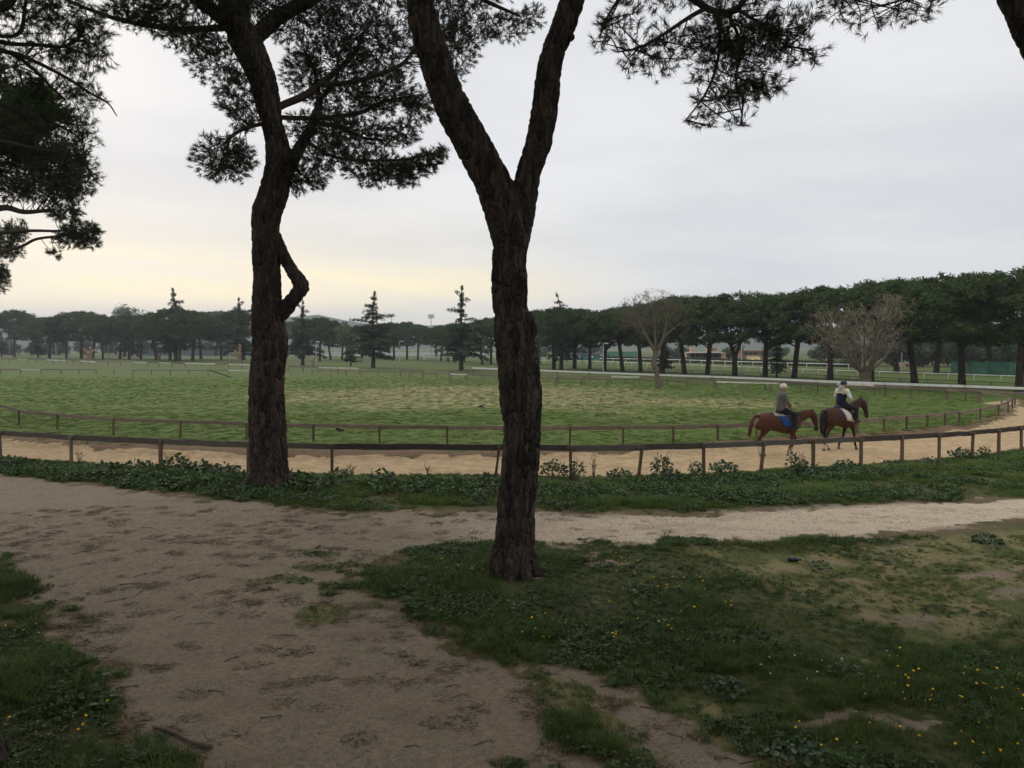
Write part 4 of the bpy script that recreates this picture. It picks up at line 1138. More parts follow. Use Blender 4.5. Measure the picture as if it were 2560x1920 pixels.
# ------------------------------------------------------------------ timber fences
def wood(name, c1, c2, rnd=0.35, bump=0.5):
    t = NT(name, 0.9, 0.12)
    w = t.coord("Object", (1.2, 14.0, 14.0))
    n = t.noise(w, 3.0, 5, 0.65); m = t.noise(t.coord("World"), 2.5, 4, 0.6)
    c = t.mix(t.rng(n, 0.35, 0.68), c1, c2)
    c = t.mix(t.rng(m, 0.48, 0.68, 0.0, 0.7), c, tuple(0.5 * x + 0.03 for x in c1))
    c = t.mix(t.math('MULTIPLY', t.rand(), rnd), c, tuple(x * 0.35 for x in c2))
    t.bump(n, bump, 0.006)
    return t.color(c)
M_PLANK_DK = wood("dark_weathered_plank", (0.085, 0.070, 0.056), (0.050, 0.042, 0.036))
M_PLANK_LT = wood("brown_weathered_plank", (0.27, 0.205, 0.15), (0.16, 0.12, 0.09))
M_POST = wood("orange_brown_post", (0.185, 0.120, 0.072), (0.110, 0.075, 0.050), 0.5)
M_POST_GR = wood("grey_post", (0.22, 0.18, 0.13), (0.13, 0.105, 0.08), 0.4)
M_BACKWOOD = wood("pale_weathered_timber", (0.25, 0.20, 0.150), (0.16, 0.125, 0.095), 0.45)
M_WHITE = plain("white_rail_paint", (0.68, 0.68, 0.64), (0.55, 0.55, 0.50), 3.0, 0.45, 0.4, coord="World")
M_WHITEOLD = plain("flaking_white_paint", (0.72, 0.70, 0.62), (0.52, 0.48, 0.40), 2.0, 0.7, 0.2, coord="World", rnd=0.3)
M_DARKRAIL = plain("dark_green_metal_rail", (0.045, 0.06, 0.045), (0.07, 0.075, 0.06), 3.0, 0.6, 0.3, coord="World")

def plank_mesh(L, h, th, rng, seg=6):
    """a sawn board lying along +X, slightly warped, its edges chipped"""
    xs_ = np.linspace(0, L, seg + 1)
    zoff = rng.normal(0, 0.006, seg + 1); yoff = rng.normal(0, 0.005, seg + 1)
    ring = [(-th / 2, -h / 2), (th / 2, -h / 2), (th / 2, h / 2 - 0.008), (th / 2 - 0.008, h / 2), (-th / 2 + 0.008, h / 2), (-th / 2, h / 2 - 0.008)]
    v = [(x, a + yo, b + zo + rng.normal(0, 0.0025)) for x, yo, zo in zip(xs_, yoff, zoff) for a, b in ring]
    n = 6
    f = [(i * n + j, i * n + (j + 1) % n, (i + 1) * n + (j + 1) % n, (i + 1) * n + j) for i in range(seg) for j in range(n)]
    f += [tuple(range(n - 1, -1, -1)), tuple(seg * n + j for j in range(n))]
    return mesh("plank", v, f)
def post_mesh(h, r, rng, square=True):
    n = 4 if square else 9
    a0 = math.pi / 4
    zs = [-0.3, 0.0, h * 0.5, h - 0.015, h]
    rr = [r, r * 1.03, r * rng.uniform(0.95, 1.02), r * 0.98, r * 0.86]
    v = [(rr[i] * math.cos(a0 + k * 6.2832 / n) + (0 if i < 2 else rng.normal(0, 0.004)), rr[i] * math.sin(a0 + k * 6.2832 / n), z) for i, z in enumerate(zs) for k in range(n)]
    f = [(i * n + j, i * n + (j + 1) % n, (i + 1) * n + (j + 1) % n, (i + 1) * n + j) for i in range(4) for j in range(n)] + [tuple(4 * n + j for j in range(n))]
    return mesh("post", v, f)
def lay(o, a, b, roll=0.0):
    """turn an object modelled along +X from its origin so that it runs from a to b"""
    a, b = Vector(a), Vector(b)
    d = (b - a)
    o.location = a
    o.rotation_mode = 'QUATERNION'
    q = d.to_track_quat('X', 'Z')
    from mathutils import Quaternion
    o.rotation_quaternion = q @ Quaternion((1, 0, 0), roll)
def timber_fence(name, label, pts, hgt, pm, wm, ph=0.165, th=0.04, pr=0.055, tilts=None, seed=1, skip=(), front=-1, group=None, alt=None, cleat=True):
    rng = np.random.default_rng(seed)
    P = [np.array(p, float) for p in pts]
    root = empty(name, (P[0][0], P[0][1], 0), 0, label, "fence", group)
    inv = Matrix.Translation(root.location).inverted()
    for i, p in enumerate(P):
        z0 = gz(p[0], p[1])
        d = P[min(i + 1, len(P) - 1)] - P[max(i - 1, 0)]
        yaw = math.atan2(d[1], d[0])
        nrm = np.array([math.sin(yaw), -math.cos(yaw), 0]) * front
        o = add("post", post_mesh(p[2] - 0.035 - z0, pr * rng.uniform(0.9, 1.1), rng), alt if (alt and i < 4) else pm, root)
        o.matrix_parent_inverse = inv
        tl = (tilts or {}).get(i, 0.0)
        q = p - nrm * (pr * 0.7 + th * 0.55)
        o.location = (q[0] - math.sin(tl) * (p[2] - z0), q[1], z0)
        o.rotation_euler = (rng.normal(0, 0.012), tl + rng.normal(0, 0.012), yaw)
        if cleat and rng.random() < 0.75:
            m = MB(); m.box((0, 0, 0), (rng.uniform(0.09, 0.15), 0.017, 0.032))
            c = add("cleat", m.mesh("cleat"), pm, root); c.matrix_parent_inverse = inv
            c.location = (q[0], q[1], p[2] - 0.07); c.rotation_euler = (0, 0, yaw + rng.normal(0, 0.1))
    for i in range(len(P) - 1):
        if i in skip:
            continue
        a, b = P[i].copy(), P[i + 1].copy()
        a[2] += -ph / 2 + rng.normal(0, 0.008); b[2] += -ph / 2 + rng.normal(0, 0.008)
        d = unit(b - a)
        L = np.linalg.norm(b - a) - 0.012
        o = add("plank", plank_mesh(L, ph * rng.uniform(0.92, 1.06), th, rng), wm if not callable(wm) else wm(i, rng), root)
        o.matrix_parent_inverse = inv
        lay(o, a + d * 0.006, b, rng.normal(0, 0.05))
    return root
M_PLANK_GY = wood('grey_weathered_plank', (0.150, 0.128, 0.106), (0.090, 0.076, 0.064))
timber_fence("rail_fence", "dark weathered single rail fence on orange posts along the near side of the sand track", NEAR, H_NEAR, M_POST, lambda i, r: M_PLANK_GY if i < 6 or i in (8, 10, 11, 12) else M_PLANK_DK, tilts={7: 0.10, 9: 0.09, 11: 0.08, 6: 0.0, 12: -0.02}, seed=5, group="timber rail fences", alt=M_POST_GR)
def resample(pts, step, z):
    P = np.array(pts)[:, :2]
    s = np.concatenate([[0], np.cumsum(np.linalg.norm(np.diff(P, axis=0), axis=1))])
    q = np.linspace(0, s[-1], max(2, int(round(s[-1] / step)) + 1))
    return np.stack([np.interp(q, s, P[:, 0]), np.interp(q, s, P[:, 1]), np.full(len(q), z)], 1)
pre = [np.array([-38.0, 52, H_IN]), np.array([-31.5, 46.5, H_IN])]
timber_fence("rail_fence", "brown single rail fence along the inner edge of the sand track, round the green infield", pre + INNER_F, H_IN, M_POST, M_PLANK_LT, ph=0.15, pr=0.05, seed=15, group="timber rail fences", cleat=False)
def backwood(i, rng):
    return M_WHITEOLD if rng.random() < 0.12 else M_BACKWOOD
ib = resample(INNER_B, 2.7, H_IN)
nb = len(ib)
timber_fence("rail_fence", "pale weathered rail fence on the far side of the infield", ib, H_IN, M_BACKWOOD, backwood, ph=0.12, pr=0.06, seed=25, group="timber rail fences", cleat=False, skip={int(nb * 0.62), int(nb * 0.63), int(nb * 0.80), int(nb * 0.81)})
ob = resample(OUTER_B[:14], 2.9, 0.85)
timber_fence("rail_fence", "weathered rail fence with whitened boards beyond the back track, right half", ob, 0.85, M_BACKWOOD, backwood, ph=0.14, pr=0.06, seed=35, group="timber rail fences", cleat=False, skip={int(len(ob) * 0.7), int(len(ob) * 0.86)})
ob2 = resample(OUTER_B[14:], 4.5, 0.85)
timber_fence("rail_fence", "weathered rail fence with whitened boards beyond the back track, left half", ob2, 0.85, M_BACKWOOD, lambda i, r: M_WHITEOLD if r.random() < 0.4 else M_BACKWOOD, ph=0.16, pr=0.07, seed=45, group="timber rail fences", cleat=False, skip={int(len(ob2) * 0.5)})
# one rail of the far fence has come down
m = MB(); m.box((0, 0, 0), (2.1, 0.03, 0.07))
o = add("fallen_rail", m.mesh("fallen_rail"), M_PLANK_DK, label="fallen dark fence rail slanting to the grass left of the twisted trunk", cat="rail")
a, b = G(523, 925, 0.8), G(580, 944, 0.02)
lay(o, (a + b) / 2, b); o.scale = (np.linalg.norm(b - a) / 4.2, 1, 1)
o = add("white_bar", MB.mesh((lambda k: (k.box((0, 0, 0), (1.6, 0.06, 0.06)), k)[1])(MB()), "white_bar"), M_WHITE, label="white painted bar leaning on the branched stump", cat="bar")
a, b = G(226, 904, 0.45), G(241, 908, 0.03)
lay(o, (a + b) / 2, b); o.scale = (np.linalg.norm(b - a) / 3.2, 1, 1)

# ------------------------------------------------------------------ racecourse rails
def pipe_rail(name, label, px, h, step, r, pr, mat, pmat=None, hook=0.0, group="racecourse rails", flat=False, ext=None):
    base = [G(u, v, h) for u, v in px] + (ext or [])
    P = resample(base, step, h)
    root = empty(name, (P[0][0], P[0][1], 0), 0, label, "rail", group)
    inv = Matrix.Translation(root.location).inverted()
    pmh = None
    for i in range(len(P) - 1):
        a, b = P[i], P[i + 1]
        d = unit(b - a)
        v, f = tube([a + d * 0.02, (a + b) / 2, b - d * 0.02], r, 8 if not flat else 4)
        if flat:
            m = MB(); L = np.linalg.norm(b - a)
            m.box((L / 2, 0, 0), (L / 2 - 0.02, 0.02, r)); o = add("rail", m.mesh("rail"), mat, root); o.matrix_parent_inverse = inv; lay(o, a, b)
            continue
        o = add("rail", mesh("rail", v, f, True), mat, root); o.matrix_parent_inverse = inv
    for i in range(len(P)):
        p = P[i]
        d = unit(P[min(i + 1, len(P) - 1)] - P[max(i - 1, 0)])
        nn = np.array([-d[1], d[0], 0])
        if hook:
            pts = spline([p + nn * hook + np.array([0, 0, -h - 0.1]), p + nn * hook + np.array([0, 0, -0.35 * h]), p + nn * hook * 0.8 + np.array([0, 0, -0.06]), p + nn * 0.0], 3)
        else:
            pts = np.array([p + np.array([0, 0, -h - 0.1]), p + np.array([0, 0, -0.01])])
        if pmh is None:
            v, f = tube(pts - p, pr, 6); 
            pmh = True
        v, f = tube(pts, pr, 6)
        o = add("post", mesh("post", v, f, True), pmat or mat, root); o.matrix_parent_inverse = inv
pipe_rail("white_rail", "thick white rail running behind the infield in front of the pine row", [(1180, 920), (1348, 926), (1585, 935), (1800, 942.5), (1860, 944.5), (2047, 953), (2322, 963), (2475, 967.5), (2560, 971), (2640, 974)], 1.0, 5.6, 0.085, 0.05, M_WHITE, M_DARKRAIL, 0.25, flat=True)
pipe_rail("low_dark_rail", "low dark rail on hooked posts beyond the thick white rail", [(1620, 921), (1900, 932), (2060, 938), (2211, 944), (2324, 949), (2426, 953), (2560, 959), (2650, 963)], 0.6, 3.2, 0.028, 0.028, M_DARKRAIL, None, 0.3)
pipe_rail("white_post_rail", "thin white rail on white posts beyond the pine trunks", [(1340, 900), (1500, 903.5), (1667, 910), (1854, 917), (2060, 925), (2198, 929), (2410, 936), (2560, 941), (2660, 944)], 0.75, 3.0, 0.045, 0.035, M_WHITE)
pipe_rail("far_white_rail", "farthest white rail in front of the low hedge and stands", [(1500, 896), (1680, 899), (1860, 904.5), (2000, 908), (2122, 911)], 0.9, 4.5, 0.07, 0.05, M_WHITE)
pipe_rail("white_double_rail", "white rail in the gap right of the forked trunk", [(1060, 892.5), (1240, 893), (1344, 893.5), (1400, 893.5)], 1.2, 4.0, 0.09, 0.06, M_WHITE)
pipe_rail("far_white_rail", "long white rail far behind the pine trunks in the middle", [(725, 889), (1060, 890)], 0.9, 6.0, 0.10, 0.07, M_WHITE)

# ------------------------------------------------------------------ hedge, wall, mesh fence
M_HEDGE = leafmat("hedge_foliage", (0.035, 0.05, 0.028), (0.05, 0.07, 0.035), 0.1, 0.8, 0.6, 0.2, 0.1)
def hedge(label, u0, v0, u1, v1, h, seed):
    rng = np.random.default_rng(seed)
    a, b = G(u0, v0), G(u1, v1)
    n = int(np.linalg.norm(b - a) * 34)
    q = rng.uniform(0, 1, (n, 1))
    p = a + (b - a) * q
    p[:, 2] = rng.uniform(0, 1, n) ** 0.7 * h * (0.85 + 0.3 * fbm(q[:, 0] * 30, q[:, 0] * 0, seed, 3)); p[:, 1] += rng.uniform(-0.6, 0.6, n)
    v, f = cards(p, unit(np.array([0, -0.8, 0.6]) + rng.normal(size=(n, 3)) * 0.5), 0.55, rng)
    m = MB(); m.box(((a[0] + b[0]) / 2, (a[1] + b[1]) / 2, h * 0.42), (np.linalg.norm(b - a) / 2, 0.35, h * 0.42), Matrix.Rotation(math.atan2(b[1] - a[1], b[0] - a[0]), 3, 'Z'))
    o = empty("hedge", (a[0], a[1], 0), 0, label, "hedge", "hedges along the racecourse")
    inv = Matrix.Translation(o.location).inverted()
    c = add("core", m.mesh("core"), M_HEDGE, o); c.matrix_parent_inverse = inv
    c = add("foliage", mesh("foliage", v, f), M_HEDGE, o, kind="stuff"); c.matrix_parent_inverse = inv
hedge("long low dark hedge below the far white rail", 1500, 901, 2140, 919, 0.9, 71)
M_WALL = plain("grey_panel_wall_paint", (0.16, 0.18, 0.20), (0.12, 0.14, 0.16), 0.5, 0.9, coord="World")
def panel_wall(label, u0, v0, u1, v1, h, mat, step=4.0):
    a, b = G(u0, v0), G(u1, v1)
    P = resample([a, b], step, 0)
    o = empty("panel_wall", (a[0], a[1], 0), 0, label, "wall", "boundary walls")
    inv = Matrix.Translation(o.location).inverted()
    ang = math.atan2(b[1] - a[1], b[0] - a[0])
    L = np.linalg.norm(P[1] - P[0])
    m = MB(); m.box((L / 2, 0, h / 2), (L / 2 - 0.03, 0.06, h / 2)); pm_ = m.mesh("panel")
    m = MB(); m.box((0, 0, h / 2 + 0.05), (0.09, 0.12, h / 2 + 0.05)); qm = m.mesh("pillar")
    for i in range(len(P)):
        if i < len(P) - 1:
            c = add("panel", pm_, mat, o); c.matrix_parent_inverse = inv; c.location = P[i]; c.rotation_euler = (0, 0, ang)
        c = add("pillar", qm, mat, o); c.matrix_parent_inverse = inv; c.location = P[i]; c.rotation_euler = (0, 0, ang)
panel_wall("grey panelled boundary wall behind the hazy pines on the left", 350, 889, 640, 889, 2.3, M_WALL, 6.0)
M_PALEWALL = plain("pale_wall_paint", (0.55, 0.55, 0.54), (0.45, 0.46, 0.47), 0.5, 0.9, coord="World")
panel_wall("pale low wall far behind the pine trunks in the middle", 715, 887, 1250, 888, 1.2, M_PALEWALL, 8.0)
# green windbreak netting at the right
t = NT("green_netting", 0.8, 0.1)
w = t.coord("World")
c = t.mix(t.rng(t.noise(w, 1.2, 4), 0.3, 0.7), (0.020, 0.085, 0.060), (0.040, 0.115, 0.085))
t.color(c); t.b.inputs["Alpha"].default_value = 0.86
M_NET = t.m
a, b = G(2378, 936), G(2680, 946)
P = resample([a, b], 2.4, 0)
nf = empty("netting_fence", (a[0], a[1], 0), 0, "green netting windbreak fence beyond the rails at the right", "fence")
inv = Matrix.Translation(nf.location).inverted()
for i in range(len(P)):
    v, f = tube([P[i], P[i] + np.array([0, 0, 1.95])], 0.035, 6)
    c = add("post", mesh("post", v, f), M_DARKRAIL, nf); c.matrix_parent_inverse = inv
    if i < len(P) - 1:
        n = 9
        v, f = [], []
        for j in range(n):
            q = P[i] + (P[i + 1] - P[i]) * j / (n - 1)
            for k in range(5):
                v.append((q[0], q[1] + 0.05 + 0.05 * math.sin(j * 1.7 + k), 0.05 + 0.44 * k - 0.03 * math.sin(math.pi * j / (n - 1)) * (k == 4)))
        f = [(j * 5 + k, (j + 1) * 5 + k, (j + 1) * 5 + k + 1, j * 5 + k + 1) for j in range(n - 1) for k in range(4)]
        c = add("netting", mesh("netting", v, f, True), M_NET, nf); c.matrix_parent_inverse = inv

# ------------------------------------------------------------------ lamps and floodlights
M_GALV = plain("galvanised_steel", (0.42, 0.44, 0.45), (0.33, 0.35, 0.36), 4.0, 0.5, 0.4, coord="World")
def lamp(label, u, vb, vt):
    b = G(u, vb); h = (vb - vt) / FPX * b[1]
    o = empty("lamp_post", (b[0], b[1], 0), 0, label, "lamp post", "lamp posts beyond the infield")
    s = h / 5.0
    p = spline([(0, 0, 0, 0.075), (0, 0, 2.5, 0.06), (0, 0, 4.75, 0.05), (0.06, 0, 4.95, 0.045), (0.25, 0, 5.0, 0.04)], 4)
    v, f = tube(p[:, :3] * s, p[:, 3] * max(s, 1.1), 7)
    add("pole", mesh("pole", v, f, True), M_GALV, o)
    m = MB(); m.box((0.5 * s, 0, 5.0 * s), (0.30 * s, 0.12 * s, 0.07 * s)); m.box((0.5 * s, 0, 4.91 * s), (0.24 * s, 0.09 * s, 0.03 * s))
    add("lamp_head", m.mesh("lamp_head"), M_WHITE, o)
for i, (u, vb, vt) in enumerate([(24, 888, 845), (140, 890, 846), (272, 896, 847), (415, 899, 850), (575, 905, 851), (790, 915, 854), (999, 912, 853), (1508, 934, 858)]):
    lamp(f"grey lamp post with a short arm, {ORD[i]} from the left", u, vb, vt)
for i, (u, top) in enumerate(((1853, 862), (2253, 890))):
    b = G(u, 948 if i == 0 else 966)
    v, f = tube([b, b + np.array([0, 0, (948 - 865) / FPX * b[1] if i == 0 else 3.2])], 0.05, 7)
    add("pole", mesh("pole", v, f, True), M_GALV, label=("thin bare pole in front of the pine row left of the riders", "thin bare pole right of the reddish bare tree")[i], cat="pole").name = "steel_pole"
for i, u in enumerate((979, 1078)):
    D = 420.0
    b = V(u, 868, D); top = V(u, 787, D)[2]
    o = empty("floodlight_mast", (b[0], D, 0), 0, ("left floodlight mast over the treetops", "right floodlight mast over the treetops, nearer the tall cedar")[i], "floodlight", "floodlight masts")
    v, f = tube([(0, 0, 0), (0, 0, top)], [0.35, 0.2], 8)
    add("mast", mesh("mast", v, f, True), M_GALV, o)
    for r_ in range(3 if i else 2):
        m = MB(); z = top - r_ * 0.75
        m.box((0, 0.1, z - 0.3), (1.9 if not i else 1.6, 0.08, 0.06)); add("crossbar", m.mesh("crossbar"), M_GALV, o)
        for k in range(6):
            m = MB(); m.box(((k - 2.5) * (0.68 if not i else 0.56), -0.3, z), (0.23, 0.2, 0.24)); add("floodlight_head", m.mesh("floodlight_head"), M_GALV, o)

# ------------------------------------------------------------------ stands and buildings beyond the racecourse
M_ORANGE = plain("orange_render", (0.44, 0.29, 0.20), (0.37, 0.24, 0.165), 0.6, 0.9, coord="World")
M_DARKIN = plain("dark_interior", (0.03, 0.03, 0.035), (0.05, 0.045, 0.05), 1.0, coord="World")
M_SEAT = plain("green_seats", (0.09, 0.22, 0.15), (0.07, 0.17, 0.12), 2.0, 0.6, coord="World")
M_TEAL = plain("teal_sheeting", (0.05, 0.16, 0.15), (0.04, 0.12, 0.12), 1.0, 0.7, coord="World")
M_AWN = plain("yellow_awning_cloth", (0.52, 0.40, 0.20), (0.44, 0.33, 0.16), 1.0, 0.8, coord="World")
M_ROOFB = plain("brown_roof", (0.22, 0.12, 0.08), (0.17, 0.10, 0.07), 1.0, coord="World")
M_BROWNW = plain("brown_render", (0.30, 0.19, 0.13), (0.24, 0.15, 0.10), 1.0, coord="World")
M_CONC = plain("pale_concrete", (0.55, 0.53, 0.50), (0.45, 0.43, 0.41), 1.0, coord="World")
DBG = 235.0
def bpx(u, v):
    return V(u, v, DBG)
def block(parent, nm, u0, v0, u1, v1, dy0, dy1, mat):
    a, b = bpx(u0, v1), bpx(u1, v0)
    m = MB(); z0, z1 = max(a[2], -0.2), b[2]
    m.box(((a[0] + b[0]) / 2, DBG + (dy0 + dy1) / 2, (z0 + z1) / 2), ((b[0] - a[0]) / 2, (dy1 - dy0) / 2, (z1 - z0) / 2))
    c = add(nm, m.mesh(nm), mat, parent); c.matrix_parent_inverse = Matrix.Translation(parent.location).inverted()
    return c
ob_ = empty("grandstand", (bpx(1770, 868)[0], DBG, 0), 0, "orange grandstand with two towers and a white canopy beyond the racecourse", "building")
block(ob_, "wall", 1724, 880, 1803, 902, 4, 9, M_ORANGE)
block(ob_, "wall", 1803, 881, 1814, 902, 0, 9, M_ORANGE)
block(ob_, "tower", 1736, 867, 1742.5, 880, 4.2, 7, M_ORANGE)
block(ob_, "tower", 1781, 866, 1803, 880, 4.2, 8.5, M_ORANGE)
for u in (1784, 1790, 1796):
    block(ob_, "window", u, 871, u + 3.4, 876, 4.05, 4.15, M_DARKIN)
block(ob_, "canopy", 1724, 880, 1804, 882.5, -1.5, 4, M_CONC)
block(ob_, "gallery_opening", 1734, 884, 1801, 893, 3.6, 3.95, M_DARKIN)
for u in (1744, 1754, 1763, 1776, 1788, 1797):
    block(ob_, "column", u, 882.6, u + 1.4, 895, 2.8, 3.4, M_ORANGE)
for k in range(4):
    block(ob_, "seat_row", 1730, 894.5 + k * 1.8, 1800, 896.2 + k * 1.8, 2.2 - k * 0.8, 2.9 - k * 0.8, M_SEAT)
block(ob_, "window", 1806, 885, 1809, 889, -0.1, -0.02, M_DARKIN)
gs = empty("seating_stand", (bpx(1560, 868)[0], DBG, 0), 0, "low stand with green seat rows seen between the pine trunks", "stand")
for k in range(5):
    block(gs, "seat_row", 1528, 881 + k * 2.8, 1600, 883.6 + k * 2.8, 6 - k * 1.2, 7.1 - k * 1.2, M_SEAT)
block(gs, "front_wall", 1526, 895, 1622, 899, -0.6, -0.2, M_CONC)
block(gs, "back_wall", 1526, 879.5, 1602, 895, 7.2, 7.5, M_TEAL)
th_ = empty("teal_shed", (bpx(1455, 868)[0], DBG, 0), 0, "long teal shed with small windows between the pine trunks", "building")
block(th_, "wall", 1412, 886, 1500, 900, 0, 5, M_TEAL)
block(th_, "roof", 1410, 884.5, 1502, 886, -0.3, 5.3, M_WALL)
for u in (1424, 1445, 1478):
    block(th_, "window", u, 889, u + 5, 895, -0.12, -0.02, M_CONC)
kb = empty("white_kiosk", (bpx(1503, 868)[0], DBG - 6, 0), 0, "small white kiosk beside the teal shed", "kiosk")
block(kb, "wall", 1499, 889, 1508, 902, -6, -4, M_WHITE)
block(kb, "roof", 1498, 888, 1509, 889, -6.3, -3.7, M_CONC)
block(kb, "door", 1502, 892, 1505, 901, -6.12, -6.02, M_DARKIN)
yb = empty("pavilion", (bpx(1885, 868)[0], DBG, 0), 0, "brown pavilion with a yellow awning between the pine trunks", "building")
block(yb, "wall", 1860, 880, 1912, 902, 3, 8, M_BROWNW)
block(yb, "roof", 1857, 876, 1915, 880, 2, 9, M_ROOFB)
for u in (1868, 1880, 1892):
    block(yb, "window", u, 883, u + 7, 887, 2.85, 2.95, M_DARKIN)
a, b = bpx(1866, 889), bpx(1905, 902)
v = [(a[0] + 1.0, DBG + 2.9, a[2]), (b[0], DBG + 2.9, a[2]), (b[0], DBG + 0.4, b[2]), (a[0], DBG + 0.4, b[2])]
v += [(x, y, z - 0.08) for x, y, z in v]
c = add("awning", mesh("awning", v, [(0, 1, 2, 3), (7, 6, 5, 4), (0, 3, 7, 4), (1, 5, 6, 2), (3, 2, 6, 7), (0, 4, 5, 1)]), M_AWN, yb); c.matrix_parent_inverse = Matrix.Translation(yb.location).inverted()
hb_ = empty("low_shed", (bpx(2270, 868)[0], 160, 0), 0, "small pinkish shed right of the reddish bare tree", "shed")
DBG = 150.0
hb_.location = (bpx(2270, 868)[0], DBG, 0)
block(hb_, "wall", 2261, 908, 2277, 918, 0, 2.5, M_ORANGE); block(hb_, "roof", 2260, 907, 2278, 908, -0.2, 2.7, M_CONC); block(hb_, "door", 2266, 911, 2270, 918, -0.1, -0.02, M_DARKIN)
bk = empty("brick_wall", (bpx(2350, 868)[0], DBG, 0), 0, "low reddish brick wall beyond the rails left of the green netting", "wall")
block(bk, "wall", 2312, 915, 2382, 921, 0, 0.3, M_BROWNW); block(bk, "coping", 2311, 914.2, 2383, 915, -0.05, 0.35, M_CONC)

# ------------------------------------------------------------------ horses (local axes: x forward, y to the horse's left, z up)
def coatmat(name, rough=0.55):
    t = NT(name, rough, 0.16)
    n = t.noise(t.coord("Object"), 3.0, 4)
    c = t.mix(t.rng(n, 0.35, 0.7, 0.0, 0.35), t.attr("col", "Color"), (0.03, 0.012, 0.006))
    return t.color(c)
M_COAT = coatmat("horse_coat")
M_HAIRDK = plain("black_horse_hair", (0.012, 0.010, 0.010), (0.022, 0.017, 0.015), 20, 0.6, 0.3, 0.5, 0.01, cscale=(1, 1, 0.2))
M_HAIRRED = plain("chestnut_horse_hair", (0.11, 0.036, 0.018), (0.06, 0.021, 0.012), 20, 0.6, 0.3, 0.5, 0.01, cscale=(1, 1, 0.2))
M_HOOF = plain("hoof_horn", (0.10, 0.085, 0.07), (0.16, 0.13, 0.10), 8, 0.6)
M_LEATHER = plain("black_leather", (0.014, 0.012, 0.012), (0.025, 0.020, 0.018), 10, 0.5, 0.4)
M_BLUEPAD = plain("blue_saddle_cloth", (0.018, 0.066, 0.205), (0.012, 0.048, 0.155), 14, 0.9, 0.1, 0.4, 0.004)
M_CREAMPAD = plain("cream_saddle_cloth", (0.62, 0.55, 0.42), (0.52, 0.45, 0.34), 14, 0.9, 0.1, 0.4, 0.004)
M_TRIM = plain("blue_pad_edging", (0.10, 0.14, 0.34), (0.08, 0.11, 0.28), 8, 0.9)
M_GREYPAD = plain("grey_pad_felt", (0.30, 0.29, 0.27), (0.22, 0.21, 0.20), 12, 0.95)

def sec(L, k=4):
    return spline(L, k)
TORSO = [(-0.84, 0, 1.20, 0.06, 0.10), (-0.80, 0, 1.19, 0.16, 0.22), (-0.68, 0, 1.19, 0.245, 0.31), (-0.50, 0, 1.205, 0.275, 0.33), (-0.30, 0, 1.205, 0.28, 0.325), (-0.08, 0, 1.17, 0.275, 0.315), (0.15, 0, 1.135, 0.285, 0.335), (0.33, 0, 1.135, 0.275, 0.36), (0.50, 0, 1.165, 0.25, 0.375), (0.64, 0, 1.15, 0.22, 0.32), (0.74, 0, 1.13, 0.17, 0.23), (0.80, 0, 1.11, 0.09, 0.13)]
def leg_hind(y, stifle, hock, fet, toe):
    (sx, sz), (hx, hz), (fx_, fz), (tx, tz) = stifle, hock, fet, toe
    return sec([(-0.50, y * 0.75, 1.22, 0.13, 0.24), (sx - 0.02, y * 0.95, sz + 0.10, 0.125, 0.21), ((sx + hx) / 2 + 0.05, y, (sz + hz) / 2 + 0.10, 0.085, 0.125), (hx * 0.75 + sx * 0.25, y, hz + 0.12, 0.055, 0.075), (hx, y, hz, 0.048, 0.065), (hx * 0.65 + fx_ * 0.35, y, hz * 0.65 + fz * 0.35, 0.034, 0.043), (hx * 0.25 + fx_ * 0.75, y, hz * 0.25 + fz * 0.75, 0.033, 0.041), (fx_, y, fz, 0.042, 0.050), ((fx_ + tx) / 2, y, (fz + tz) / 2, 0.034, 0.040), (tx, y, tz, 0.042, 0.048)], 4)
def leg_front(y, elbow, knee, fet, toe):
    (ex, ez), (kx, kz), (fx_, fz), (tx, tz) = elbow, knee, fet, toe
    return sec([(0.50, y * 0.8, 1.12, 0.12, 0.20), (ex, y, ez, 0.095, 0.125), ((ex + kx) / 2, y, (ez + kz) / 2, 0.062, 0.078), (kx, y, kz + 0.06, 0.048, 0.056), (kx, y, kz - 0.02, 0.047, 0.053), (kx * 0.65 + fx_ * 0.35, y, kz * 0.65 + fz * 0.35, 0.031, 0.038), (fx_, y, fz, 0.041, 0.046), ((fx_ + tx) / 2, y, (fz + tz) / 2, 0.034, 0.040), (tx, y, tz, 0.044, 0.050)], 4)
def hoof(c, fwd, mat, root):
    """a hoof: wider and sloping at the ground"""
    n = 12
    a = np.linspace(0, 2 * np.pi, n, endpoint=False)
    up = np.array([-fwd[0] * 0.35, 0, 1.0])
    v = []
    for r, z, off in ((0.066, -0.075, 0.022), (0.062, -0.05, 0.015), (0.048, 0.012, -0.004)):
        v += [(c[0] + r * math.cos(q) + off, c[1] + r * 0.88 * math.sin(q), c[2] + z) for q in a]
    f = [(i * n + j, i * n + (j + 1) % n, (i + 1) * n + (j + 1) % n, (i + 1) * n + j) for i in range(2) for j in range(n)] + [tuple(range(n - 1, -1, -1)), tuple(2 * n + j for j in range(n))]
    add("hoof", mesh("hoof", v, f, True), mat, root)
